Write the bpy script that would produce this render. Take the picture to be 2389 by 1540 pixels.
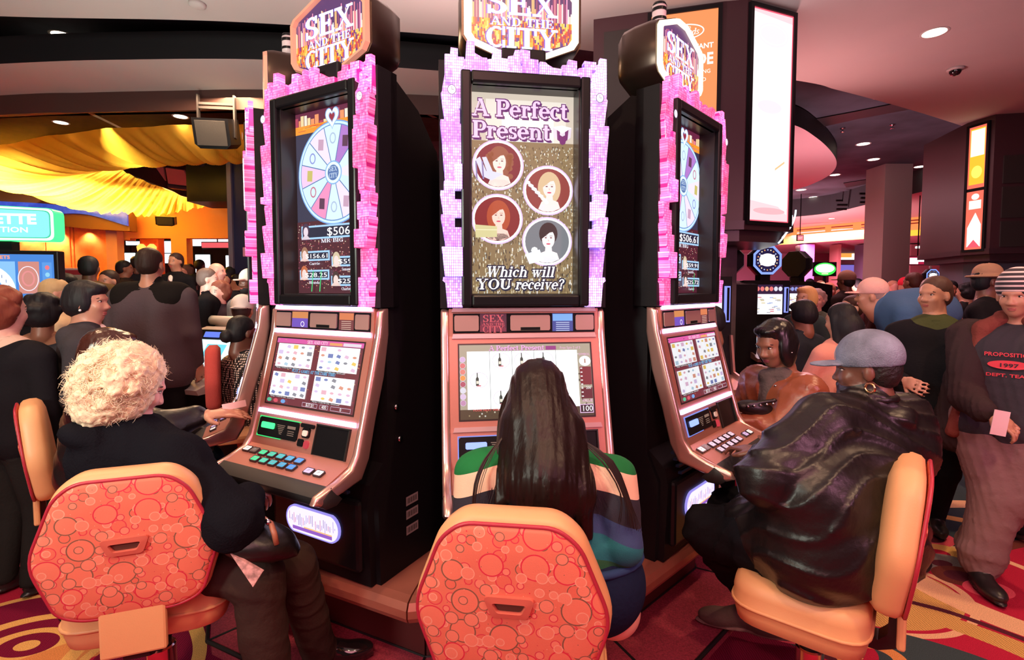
import bpy, bmesh, math, random
import numpy as np
from mathutils import Vector, Matrix, Euler
for _o in list(bpy.data.objects): bpy.data.objects.remove(_o)
S = bpy.context.scene
COL = S.collection
RAD = math.radians
rnd = random.Random(7)

# ---------------------------------------------------------------- camera
CAMH, PITCH, FPX, PPY = 1.65, RAD(3.0), 1195.0, 738.6
cam = bpy.data.cameras.new('camera'); camo = bpy.data.objects.new('camera', cam)
COL.objects.link(camo); camo.location = (0, 0, CAMH)
camo.rotation_euler = (RAD(90) - PITCH, 0, 0)
cam.sensor_width = 36.0; cam.lens = 36.0 * FPX / 2389.0
cam.shift_y = (PPY - 770) / 2389
cam.clip_start = 0.05; cam.clip_end = 200
S.camera = camo
# ---------------------------------------------------------------- world / exposure
S.view_settings.view_transform = 'Standard'
S.view_settings.look = 'None'
S.view_settings.gamma = 1.0
S.view_settings.use_curve_mapping = False
S.view_settings.exposure = 0.0
w = bpy.data.worlds.new('world'); S.world = w; w.use_nodes = True
w.node_tree.nodes['Background'].inputs[0].default_value = (0.95, 0.42, 0.42, 1)
w.node_tree.nodes['Background'].inputs[1].default_value = 0.06

def area(name, loc, size, power, col, rot=(0, 0, 0), spread=180):
    l = bpy.data.lights.new(name, 'AREA'); l.shape = 'DISK'; l.size = size; l.energy = power; l.color = col
    l.spread = RAD(spread)
    o = bpy.data.objects.new(name, l); COL.objects.link(o); o.location = loc; o.rotation_euler = rot
    return o
def spot(name, loc, power, col, size=100, blend=0.8, r=0.05, aim=None):
    l = bpy.data.lights.new(name, 'SPOT'); l.energy = power; l.color = col; l.spot_size = RAD(size); l.spot_blend = blend
    l.shadow_soft_size = r
    o = bpy.data.objects.new(name, l); COL.objects.link(o); o.location = loc
    if aim is not None:
        d = Vector(aim) - Vector(loc); o.rotation_euler = d.to_track_quat('-Z', 'Y').to_euler()
    return o
def point(name, loc, power, col, r=0.1):
    l = bpy.data.lights.new(name, 'POINT'); l.energy = power; l.color = col; l.shadow_soft_size = r
    o = bpy.data.objects.new(name, l); COL.objects.link(o); o.location = loc
    return o
CXY = (-.17, 3.5)
WARM = (1.0, 0.62, 0.36); PINK = (1.0, 0.36, 0.42); ROSE = (1.0, 0.50, 0.55)
# ceiling downlights (at the height of the ceiling slab, most of them behind the photographer)
spot('ceiling_spot', (-1.6, 0.1, 4.15), 150, WARM, 95, 0.6, 0.06, (-1.0, 1.6, 0.9))
spot('ceiling_spot', (0.3, -0.3, 4.15), 150, WARM, 90, 0.6, 0.06, (0.05, 1.4, 0.9))
spot('ceiling_spot', (2.0, 0.2, 4.15), 170, WARM, 95, 0.6, 0.06, (1.6, 2.0, 0.6))
spot('ceiling_spot', (3.6, 2.6, 4.15), 200, WARM, 110, 0.8, 0.06, (3.4, 3.2, 0.0))
spot('ceiling_spot', (-3.2, 2.6, 4.15), 200, WARM, 110, 0.8, 0.06, (-3.0, 3.0, 0.0))
spot('added_uplight', (CXY[0], CXY[1], 2.95), 260, (1, .66, .62), 165, .5, .15, (CXY[0], CXY[1] - .3, 4.2))  # added upward spot hidden behind the machines to brighten the ceiling, no real fixture
area('ceiling_wash', (0.0, -2.0, 3.6), 2.5, 90, PINK, (RAD(35), 0, 0))  # added pink fill from behind the camera
spot('added_uplight', (3.2, 6.3, 2.6), 150, (1, .42, .42), 165, .5, .15, (3.3, 4.5, 4.2))  # added unseen spot, lifts the pink ceiling at right
spot('added_uplight', (-2.4, -1.0, 2.4), 420, (.92, 1, .84), 150, .6, .3, (-1.5, 2.0, 4.2))  # added behind the camera to lift the left ceiling
spot('added_uplight', (3.0, -1.0, 2.4), 250, (1, .38, .58), 150, .6, .3, (2.5, 2.0, 4.2))  # added behind the camera to turn the right ceiling pinker
area('ceiling_wash', (4.5, 7.5, 4.1), 2.0, 130, ROSE)
area('ceiling_wash', (-3.5, 6.2, 4.1), 1.0, 130, WARM)
area('ceiling_wash', (12.0, 20.0, 3.9), 3.0, 1300, (1, .45, .62))  # added to brighten the far wall
area('ceiling_wash', (5.0, 15.0, 4.1), 2.0, 200, ROSE)
spot('added_uplight', (6.0, 9.5, 1.2), 520, (1, .50, .56), 150, .6, .3, (6.0, 12.5, 4.8))  # added unseen spot, lifts the high dark ceiling
spot('added_uplight', (9.0, 17.0, 1.0), 1300, (1, .46, .5), 150, .6, .3, (9.5, 19, 4.2))  # added unseen spot, lifts the far ceiling
spot('added_uplight', (-3.2, 4.4, 1.9), 130, (.95, .95, .85), 150, .6, .2, (-3.2, 6.5, 4.2))  # added unseen spot, lifts the curved ceiling band at left

# ---------------------------------------------------------------- pixel -> world (for measuring positions)
_c, _s = math.cos(PITCH), math.sin(PITCH)
def ray(px, py):
    a = (px - 1194.5) / FPX; b = (py - PPY) / FPX
    return Vector((a, _c - b * _s, -_s - b * _c))
def P(px, py, Y):
    r = ray(px, py); return Vector((r.x * Y / r.y, Y, CAMH + r.z * Y / r.y))
def G(px, py, z):
    r = ray(px, py); t = (z - CAMH) / r.z; return Vector((r.x * t, r.y * t, z))

# ---------------------------------------------------------------- materials
def lin(c):
    if isinstance(c, str):
        c = [int(c[i:i + 2], 16) / 255 for i in (0, 2, 4)]
        return tuple(x / 12.92 if x < 0.04045 else ((x + 0.055) / 1.055) ** 2.4 for x in c)
    return tuple(c)
_M = {}
def mat(name, col=(0.5, 0.5, 0.5), rough=0.6, metal=0.0, emit=None, es=0.0, bump=None, var=None, coat=0.0, trans=0.0, spec=None, sheen=0.0):
    """bump=(scale, strength, (sx,sy,sz)) ; var=(scale, amount)"""
    if name in _M: return _M[name]
    col = lin(col)
    m = bpy.data.materials.new(name); m.use_nodes = True; nt = m.node_tree
    b = nt.nodes['Principled BSDF']; _M[name] = m
    b.inputs['Base Color'].default_value = (*col, 1); b.inputs['Roughness'].default_value = rough
    b.inputs['Metallic'].default_value = metal; b.inputs['Coat Weight'].default_value = coat
    if spec is not None: b.inputs['Specular IOR Level'].default_value = spec
    if sheen: b.inputs['Sheen Weight'].default_value = sheen
    if trans: b.inputs['Transmission Weight'].default_value = trans
    if emit is not None:
        b.inputs['Emission Color'].default_value = (*lin(emit), 1); b.inputs['Emission Strength'].default_value = es
    if bump or var:
        tc = nt.nodes.new('ShaderNodeTexCoord')
    if var:
        n = nt.nodes.new('ShaderNodeTexNoise'); n.inputs['Scale'].default_value = var[0]; n.inputs['Detail'].default_value = 4
        nt.links.new(tc.outputs['Object'], n.inputs['Vector'])
        r = nt.nodes.new('ShaderNodeMapRange'); r.inputs[1].default_value = 0.3; r.inputs[2].default_value = 0.7
        r.inputs[3].default_value = 1 - var[1]; r.inputs[4].default_value = 1 + var[1]
        nt.links.new(n.outputs[0], r.inputs[0])
        mx = nt.nodes.new('ShaderNodeMix'); mx.data_type = 'RGBA'; mx.blend_type = 'MULTIPLY'; mx.inputs[0].default_value = 1
        mx.inputs[6].default_value = (*col, 1); nt.links.new(r.outputs[0], mx.inputs[7])
        nt.links.new(mx.outputs[2], b.inputs['Base Color'])
    if bump:
        n = nt.nodes.new('ShaderNodeTexNoise'); n.inputs['Scale'].default_value = bump[0]; n.inputs['Detail'].default_value = 5
        v = tc.outputs['Object']
        if len(bump) > 2:
            mp = nt.nodes.new('ShaderNodeMapping'); mp.inputs['Scale'].default_value = bump[2]
            nt.links.new(v, mp.inputs[0]); v = mp.outputs[0]
        nt.links.new(v, n.inputs['Vector'])
        bp = nt.nodes.new('ShaderNodeBump'); bp.inputs['Strength'].default_value = bump[1]; bp.inputs['Distance'].default_value = 0.01
        nt.links.new(n.outputs[0], bp.inputs['Height']); nt.links.new(bp.outputs[0], b.inputs['Normal'])
    return m
def glow(col, s=1.0):
    """a lit print / screen colour: emits"""
    key = 'lit_%s_%d' % (col if isinstance(col, str) else '%02x%02x%02x' % tuple(int(255 * x) for x in col), int(s * 100))
    if key in _M: return _M[key]
    return mat(key, (0.02, 0.02, 0.02), 0.35, emit=col, es=s)

# ---------------------------------------------------------------- mesh builder
class MB:
    def __init__(s): s.v = []; s.f = []; s.m = []; s.mats = []; s.cur = 0; s.sm = []; s.smooth = False
    def mat(s, m):
        if m not in s.mats: s.mats.append(m)
        s.cur = s.mats.index(m); return s
    def add(s, vs, fs):
        o = len(s.v); s.v += [tuple(v) for v in vs]
        for f in fs: s.f.append(tuple(i + o for i in f)); s.m.append(s.cur); s.sm.append(s.smooth)
        return s
    def box(s, x0, x1, y0, y1, z0, z1, b=0.0):
        if b <= 0:
            return s.add([(x, y, z) for z in (z0, z1) for y in (y0, y1) for x in (x0, x1)],
                         [(0, 2, 3, 1), (4, 5, 7, 6), (0, 1, 5, 4), (2, 6, 7, 3), (0, 4, 6, 2), (1, 3, 7, 5)])
        return s.rbox(x0, x1, y0, y1, z0, z1, b)
    def rbox(s, x0, x1, y0, y1, z0, z1, b, seg=2):
        bm = bmesh.new(); bmesh.ops.create_cube(bm, size=1)
        for v in bm.verts: v.co = Vector(((x0 + x1) / 2 + v.co.x * (x1 - x0), (y0 + y1) / 2 + v.co.y * (y1 - y0), (z0 + z1) / 2 + v.co.z * (z1 - z0)))
        bmesh.ops.bevel(bm, geom=bm.edges[:], offset=min(b, abs(x1 - x0) * .49, abs(y1 - y0) * .49, abs(z1 - z0) * .49), segments=seg, profile=0.5, affect='EDGES')
        s.bm(bm); return s
    def bm(s, bm, M=None):
        bm.verts.index_update(); s.add([(M @ v.co) if M else v.co.copy() for v in bm.verts], [[v.index for v in f.verts] for f in bm.faces]); bm.free(); return s
    def prism(s, pts, fn, d0, d1, cap=True):
        """pts: 2D outline; fn(a,b,d)->xyz"""
        n = len(pts)
        vs = [fn(a, b, d0) for a, b in pts] + [fn(a, b, d1) for a, b in pts]
        fs = [(i, (i + 1) % n, (i + 1) % n + n, i + n) for i in range(n)]
        if cap: fs += [tuple(range(n - 1, -1, -1)), tuple(range(n, 2 * n))]
        return s.add(vs, fs)
    def loft(s, rings, closed=True, caps=True):
        n = len(rings[0]); vs = [p for r in rings for p in r]; fs = []
        m = n if closed else n - 1
        for k in range(len(rings) - 1):
            for i in range(m):
                j = (i + 1) % n; fs.append((k * n + i, k * n + j, (k + 1) * n + j, (k + 1) * n + i))
        if caps and closed: fs += [tuple(range(n - 1, -1, -1)), tuple(range((len(rings) - 1) * n, len(rings) * n))]
        return s.add(vs, fs)
    def tube(s, pts, r, n=8, caps=True):
        pts = [Vector(p) for p in pts]; rs = r if isinstance(r, (list, tuple)) else [r] * len(pts)
        rings = []; up = None
        for i, p in enumerate(pts):
            t = (pts[min(i + 1, len(pts) - 1)] - pts[max(i - 1, 0)]).normalized()
            if up is None: up = t.orthogonal().normalized()
            up = (up - t * up.dot(t)); up = up.normalized() if up.length > 1e-6 else t.orthogonal().normalized()
            b = t.cross(up)
            rings.append([tuple(p + (up * math.cos(q) + b * math.sin(q)) * rs[i]) for q in [2 * math.pi * k / n for k in range(n)]])
        return s.loft(rings, True, caps)
    def lathe(s, prof, c=(0, 0, 0), n=24, caps=True):
        rings = [[(c[0] + r * math.cos(2 * math.pi * k / n), c[1] + r * math.sin(2 * math.pi * k / n), c[2] + z) for k in range(n)] for r, z in prof]
        return s.loft(rings, True, caps)
    def build(s, name, parent=None, smooth=None, mw=None):
        me = bpy.data.meshes.new(name); me.from_pydata(s.v, [], s.f); 
        for m in s.mats: me.materials.append(m)
        if s.mats: me.polygons.foreach_set('material_index', s.m)
        sm = s.sm if smooth is None else [smooth] * len(s.f)
        me.polygons.foreach_set('use_smooth', sm); me.update()
        o = bpy.data.objects.new(name, me); COL.objects.link(o)
        if parent is not None: o.parent = parent
        return o
def autosmooth(o, ang=35):
    me = o.data; bm = bmesh.new(); bm.from_mesh(me)
    bmesh.ops.remove_doubles(bm, verts=bm.verts, dist=1e-5)
    bmesh.ops.recalc_face_normals(bm, faces=bm.faces)
    for f in bm.faces: f.smooth = True
    for e in bm.edges:
        if len(e.link_faces) == 2 and e.calc_face_angle(0) > RAD(ang): e.smooth = False
    bm.to_mesh(me); bm.free(); return o
def thing(name, label, cat, loc=(0, 0, 0), rz=0.0, group=None):
    o = bpy.data.objects.new(name, None); COL.objects.link(o); o.empty_display_size = 0.1
    o.location = loc; o.rotation_euler = (0, 0, rz); o['label'] = label; o['category'] = cat
    if group: o['group'] = group
    return o
def tag(o, label, cat, group=None):
    o['label'] = label; o['category'] = cat
    if group: o['group'] = group
    return o
def struct(o, kind='structure'):
    o['kind'] = kind; return o
def copy_tree(o, parent=None):
    c = o.copy(); COL.objects.link(c); c.parent = parent
    for ch in [x for x in bpy.data.objects if x.parent == o]: copy_tree(ch, c)
    return c

# ---------------------------------------------------------------- lettering
T_, H_ = 0.19, 0.075
def _arc(cx, cy, rx, ry, a0, a1, wt=T_, wn=H_, n=14):
    out = []
    for i in range(n):
        q = []
        for a in (a0 + (a1 - a0) * i / n, a0 + (a1 - a0) * (i + 1) / n):
            a = RAD(a); wd = wn + (wt - wn) * abs(math.cos(a)) ** 1.5
            for sg in (1, -1):
                q.append((cx + (rx + sg * wd / 2) * math.cos(a), cy + (ry + sg * wn / 2 * 1.0) * math.sin(a) * 1.0))
        out.append([q[0], q[2], q[3], q[1]])
    return out
def _ln(x0, y0, x1, y1, w_=T_):
    dx, dy = x1 - x0, y1 - y0
    if abs(dy) > 0.2 * abs(dx): return [[(x0 - w_ / 2, y0), (x0 + w_ / 2, y0), (x1 + w_ / 2, y1), (x1 - w_ / 2, y1)]]
    L = math.hypot(dx, dy); nx, ny = -dy / L * w_ / 2, dx / L * w_ / 2
    return [[(x0 - nx, y0 - ny), (x1 - nx, y1 - ny), (x1 + nx, y1 + ny), (x0 + nx, y0 + ny)]]
def _sf(x, y, h=0.17): return _ln(x - h, y, x + h, y, H_)
def _glyph(c):
    b, t, X = H_ / 2, 1 - H_ / 2, 0.68
    xt = X - b
    g = {
    'A': (0.98, _ln(.14, 0, .47, 1, H_) + _ln(.52, 1, .84, 0) + _ln(.26, .34, .72, .34, H_) + _sf(.14, b, .13) + _sf(.84, b) + _sf(.47, t, .08)),
    'B': (0.82, _ln(.22, 0, .22, 1) + _ln(.05, b, .5, b, H_) + _ln(.05, t, .48, t, H_) + _ln(.2, .52, .5, .52, H_) + _arc(.48, .755, .18, .23, -90, 90) + _arc(.5, .28, .22, .245, -90, 90)),
    'C': (0.86, _arc(.46, .5, .33, .46, 55, 305) + _ln(.76, .62, .76, 1, H_) + _ln(.76, 0, .76, .34, H_)),
    'D': (0.9, _ln(.22, 0, .22, 1) + _ln(.05, b, .45, b, H_) + _ln(.05, t, .45, t, H_) + _arc(.44, .5, .31, .462, -90, 90)),
    'E': (0.82, _ln(.22, 0, .22, 1) + _ln(.05, b, .72, b, H_) + _ln(.05, t, .7, t, H_) + _ln(.2, .5, .55, .5, H_) + _ln(.73, 0, .73, .3, H_) + _ln(.7, .72, .7, 1, H_) + _ln(.55, .36, .55, .64, H_)),
    'G': (0.9, _arc(.46, .5, .33, .46, 50, 320) + _ln(.7, 0, .7, .42) + _sf(.68, .42) + _ln(.76, .66, .76, 1, H_)),
    'H': (1.0, _ln(.22, 0, .22, 1) + _ln(.78, 0, .78, 1) + _ln(.2, .5, .8, .5, H_) + _sf(.22, b) + _sf(.22, t) + _sf(.78, b) + _sf(.78, t)),
    'I': (0.46, _ln(.23, 0, .23, 1) + _sf(.23, b, .19) + _sf(.23, t, .19)),
    'K': (0.95, _ln(.22, 0, .22, 1) + _ln(.25, .4, .78, 1, H_) + _ln(.45, .6, .8, 0) + _sf(.22, b) + _sf(.22, t) + _sf(.8, b) + _sf(.78, t)),
    'L': (0.78, _ln(.22, 0, .22, 1) + _sf(.22, t) + _ln(.05, b, .7, b, H_) + _ln(.7, 0, .7, .33, H_)),
    'M': (1.15, _ln(.18, 0, .18, 1, H_) + _ln(.24, 1, .56, 0) + _ln(.56, 0, .88, 1, H_) + _ln(.94, 0, .94, 1) + _sf(.18, b, .13) + _sf(.94, b) + _sf(.2, t, .14) + _sf(.94, t, .14)),
    'N': (1.0, _ln(.18, 0, .18, 1, H_) + _ln(.2, 1, .78, 0) + _ln(.82, 0, .82, 1, H_) + _sf(.18, b, .14) + _sf(.18, t, .14) + _sf(.82, t, .14)),
    'O': (0.96, _arc(.48, .5, .34, .46, 0, 360, n=24)),
    'P': (0.84, _ln(.22, 0, .22, 1) + _sf(.22, b, .19) + _ln(.05, t, .5, t, H_) + _ln(.2, .46, .5, .46, H_) + _arc(.5, .71, .23, .255, -90, 90)),
    'R': (0.92, _ln(.22, 0, .22, 1) + _sf(.22, b, .19) + _ln(.05, t, .48, t, H_) + _ln(.2, .5, .5, .5, H_) + _arc(.47, .73, .2, .235, -90, 90) + _ln(.48, .5, .78, 0) + _sf(.78, b, .13)),
    'S': (0.76, _arc(.38, .735, .22, .225, 30, 270) + _arc(.38, .265, .24, .225, -150, 90) + _ln(.62, .68, .62, 1, H_) + _ln(.12, 0, .12, .33, H_)),
    'T': (0.88, _ln(.44, 0, .44, 1) + _sf(.44, b, .2) + _ln(.06, t, .82, t, H_) + _ln(.07, .68, .07, 1, H_) + _ln(.81, .68, .81, 1, H_)),
    'U': (0.95, _ln(.22, .3, .22, 1) + _ln(.76, .3, .76, 1, H_) + _arc(.49, .32, .27, .28, 180, 360) + _sf(.22, t, .19) + _sf(.76, t, .15)),
    'V': (0.95, _ln(.2, 1, .47, 0) + _ln(.49, 0, .78, 1, H_) + _sf(.2, t, .18) + _sf(.78, t, .13)),
    'W': (1.3, _ln(.18, 1, .42, 0) + _ln(.42, 0, .64, 1, H_) + _ln(.64, 1, .88, 0) + _ln(.9, 0, 1.12, 1, H_) + _sf(.18, t, .16) + _sf(.64, t, .14) + _sf(1.12, t, .13)),
    'X': (0.96, _ln(.2, 1, .76, 0) + _ln(.2, 0, .76, 1, H_) + _sf(.2, t) + _sf(.76, b) + _sf(.76, t, .14) + _sf(.2, b, .14)),
    'Y': (0.92, _ln(.18, 1, .46, .45) + _ln(.46, .45, .76, 1, H_) + _ln(.46, 0, .46, .5) + _sf(.46, b, .18) + _sf(.18, t) + _sf(.76, t, .13)),
    'a': (0.66, _arc(.3, .18, .2, .18, 90, 270) + _ln(.48, 0, .48, .5, .15) + _arc(.31, .48, .17, .17, 0, 160) + _sf(.56, b, .08) + _ln(.28, .36, .5, .36, H_) + _ln(.28, b, .5, b, H_)),
    'b': (0.74, _ln(.18, 0, .18, 1, .16) + _sf(.1, t, .09) + _arc(.4, .34, .22, .31, -130, 130)),
    'c': (0.62, _arc(.34, .34, .23, .31, 45, 310) + [[(.4, .48), (.55, .48), (.55, .62), (.42, .62)]]),
    'd': (0.74, _ln(.56, 0, .56, 1, .16) + _sf(.48, t, .09) + _arc(.34, .34, .22, .31, 50, 310) + _sf(.62, b, .1)),
    'e': (0.68, _arc(.34, .34, .24, .31, 0, 315) + _ln(.12, .36, .6, .36, H_)),
    'f': (0.5, _ln(.22, 0, .22, .8, .16) + _arc(.38, .8, .16, .165, 30, 180, .14) + _ln(.04, xt, .44, xt, H_) + _sf(.22, b, .16) + [[(.42, .84), (.54, .84), (.54, .95), (.42, .95)]]),
    'h': (0.82, _ln(.2, 0, .2, 1, .16) + _sf(.14, t, .1) + _sf(.2, b, .15) + _arc(.42, .42, .2, .22, 0, 150, .16) + _ln(.62, 0, .62, .44, .16) + _sf(.62, b, .14)),
    'i': (0.42, _ln(.2, 0, .2, X, .16) + _sf(.2, b, .16) + _sf(.13, xt, .09) + [[(.11, .8), (.29, .8), (.29, .97), (.11, .97)]]),
    'k': (0.8, _ln(.2, 0, .2, 1, .16) + _ln(.22, .28, .6, .66, H_) + _ln(.34, .4, .64, 0, .15) + _sf(.2, b, .15) + _sf(.14, t, .1) + _sf(.64, b, .12) + _sf(.6, xt, .12)),
    'l': (0.42, _ln(.2, 0, .2, 1, .16) + _sf(.2, b, .16) + _sf(.13, t, .1)),
    'm': (1.18, _ln(.2, 0, .2, X, .16) + _sf(.2, b, .14) + _sf(.13, xt, .09) + _arc(.4, .42, .18, .22, 0, 150, .15) + _ln(.58, 0, .58, .44, .15) + _arc(.78, .42, .18, .22, 0, 150, .15) + _ln(.96, 0, .96, .44, .15) + _sf(.58, b, .12) + _sf(.96, b, .12)),
    'n': (0.82, _ln(.2, 0, .2, X, .16) + _sf(.2, b, .15) + _sf(.13, xt, .09) + _arc(.42, .42, .2, .22, 0, 150, .16) + _ln(.62, 0, .62, .44, .16) + _sf(.62, b, .14)),
    'o': (0.7, _arc(.35, .34, .23, .31, 0, 360, n=20)),
    'r': (0.6, _ln(.2, 0, .2, X, .16) + _sf(.2, b, .16) + _sf(.13, xt, .09) + _arc(.4, .43, .17, .21, 40, 150, .12) + [[(.4, .46), (.56, .46), (.56, .63), (.4, .65)]]),
    's': (0.56, _arc(.28, .5, .15, .145, 30, 270, .15) + _arc(.28, .185, .17, .15, -150, 90, .15) + _ln(.45, .48, .45, X, .05) + _ln(.09, 0, .09, .2, .05)),
    't': (0.5, _ln(.22, .14, .22, .88, .16) + _ln(.04, xt, .42, xt, H_) + _arc(.34, .16, .13, .125, 180, 320, .14)),
    'v': (0.74, _ln(.16, X, .36, 0, .16) + _ln(.37, 0, .58, X, H_) + _sf(.16, xt, .14) + _sf(.58, xt, .12)),
    'w': (1.0, _ln(.15, X, .32, 0, .15) + _ln(.32, 0, .48, X, H_) + _ln(.48, X, .66, 0, .15) + _ln(.67, 0, .84, X, H_) + _sf(.15, xt, .13) + _sf(.48, xt, .11) + _sf(.84, xt, .12)),
    'y': (0.74, _ln(.16, X, .38, 0, .16) + _ln(.26, -.28, .58, X, H_) + _sf(.16, xt, .14) + _sf(.58, xt, .12)),
    '?': (0.6, _arc(.28, .76, .2, .2, -60, 180, .16) + _ln(.32, .26, .32, .6, .12) + [[(.22, 0), (.4, 0), (.4, .17), (.22, .17)]]),
    '.': (0.3, [[(.06, 0), (.24, 0), (.24, .17), (.06, .17)]]),
    '!': (0.36, _ln(.18, .28, .18, 1, .15) + [[(.09, 0), (.27, 0), (.27, .17), (.09, .17)]]),
    }
    return g.get(c)
def serif(txt, h=1.0, slant=0.0, track=0.0, width=None, grow=0.0):
    """polygons of a slab-serif line, origin at its left baseline"""
    out = []; x = 0
    for c in txt:
        if c == ' ': x += 0.42; continue
        if c in "'-": 
            out.append([(x + .08, .38), (x + .34, .38), (x + .34, .48), (x + .08, .48)]); x += .4; continue
        g = _glyph(c)
        if g is None: g = _glyph('o')
        for q in g[1]: out.append([(a + x, b) for a, b in q])
        x += g[0] * 1.0 + track
    sx = h if width is None else width / max(x, 1e-6)
    res = []
    for q in out:
        if grow:
            cx = sum(p[0] for p in q) / len(q); cy = sum(p[1] for p in q) / len(q)
            q = [(a + math.copysign(grow, a - cx), b + math.copysign(grow, b - cy)) for a, b in q]
        res.append([(a * sx + slant * b * h, b * h) for a, b in q])
    return res, x * sx
_TX = {}
def sans(txt, h=1.0, width=None, bold=0.0):
    """polygons from Blender's own built-in font"""
    key = (txt, bold)
    if key not in _TX:
        cu = bpy.data.curves.new('t', 'FONT'); cu.body = txt; cu.offset = bold; cu.resolution_u = 2
        o = bpy.data.objects.new('t', cu); COL.objects.link(o)
        dg = bpy.context.evaluated_depsgraph_get(); me = bpy.data.meshes.new_from_object(o.evaluated_get(dg))
        _TX[key] = [[tuple(me.vertices[i].co[:2]) for i in p.vertices] for p in me.polygons]
        bpy.data.meshes.remove(me); bpy.data.objects.remove(o); bpy.data.curves.remove(cu)
    ps = _TX[key]
    if not ps: return [], 0
    x1 = max(p[0] for q in ps for p in q)
    sy = h / 0.72; sx = sy if width is None else width / x1
    return [[(a * sx, b * sy) for a, b in q] for q in ps], x1 * sx

class Flat:
    """flat print or display laid out in metres on a plane: fn(u, v, lift)->xyz"""
    def __init__(s, fn): s.fn = fn; s.mb = MB(); s.lay = 0
    def up(s, n=1): s.lay += n; return s
    def poly(s, pts, m):
        s.mb.mat(m); vs = [s.fn(a, b, s.lay * 0.0004) for a, b in pts]
        s.mb.add(vs, [tuple(range(len(vs)))]); return s
    def rect(s, x0, x1, y0, y1, m): return s.poly([(x0, y0), (x1, y0), (x1, y1), (x0, y1)], m)
    def ell(s, cx, cy, rx, ry, m, n=32, a0=0, a1=360):
        pts = [(cx + rx * math.cos(RAD(a0 + (a1 - a0) * i / n)), cy + ry * math.sin(RAD(a0 + (a1 - a0) * i / n))) for i in range(n + (0 if a1 - a0 >= 360 else 1))]
        if a1 - a0 < 360: pts = [(cx, cy)] + pts
        return s.poly(pts, m)
    def ring(s, cx, cy, rx, ry, t, m, n=36):
        s.mb.mat(m)
        for i in range(n):
            q = []
            for j in (i, i + 1):
                a = 2 * math.pi * j / n; q += [(cx + rx * math.cos(a), cy + ry * math.sin(a)), (cx + (rx - t) * math.cos(a), cy + (ry - t) * math.sin(a))]
            s.mb.add([s.fn(*p, s.lay * 0.0004) for p in (q[0], q[2], q[3], q[1])], [(0, 1, 2, 3)])
        return s
    def frame(s, x0, x1, y0, y1, t, m):
        s.rect(x0, x1, y0, y0 + t, m); s.rect(x0, x1, y1 - t, y1, m); s.rect(x0, x0 + t, y0 + t, y1 - t, m); s.rect(x1 - t, x1, y0 + t, y1 - t, m); return s
    def put(s, polys, x, y, m):
        for q in polys: s.poly([(a + x, b + y) for a, b in q], m)
        return s
    def serif(s, txt, x, y, h, m, align='l', **k):
        ps, wd = serif(txt, h, **k); x -= {'l': 0, 'c': wd / 2, 'r': wd}[align]; return s.put(ps, x, y, m)
    def sans(s, txt, x, y, h, m, align='l', **k):
        ps, wd = sans(txt, h, **k); x -= {'l': 0, 'c': wd / 2, 'r': wd}[align]; return s.put(ps, x, y, m)
    def build(s, name, parent): return s.mb.build(name, parent)
# ================================================================ SETTING
def quadmat(name, **k): return mat(name, **k)
M_ceil = mat('painted_ceiling', (0.46, 0.45, 0.43), 0.9, bump=(60, 0.05))
M_cdark = mat('dark_ceiling', (0.045, 0.055, 0.075), 0.85, var=(1.2, 0.45))
M_black = mat('black_paint', (0.012, 0.011, 0.013), 0.55)
M_blackg = mat('black_gloss', (0.008, 0.008, 0.01), 0.3, spec=.22)
M_brown = mat('brown_fascia', (0.07, 0.03, 0.025), 0.6)
M_woodp = mat('dark_wood_soffit', (0.03, 0.014, 0.013), 0.6, var=(6, 0.3), spec=.03)

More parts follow.
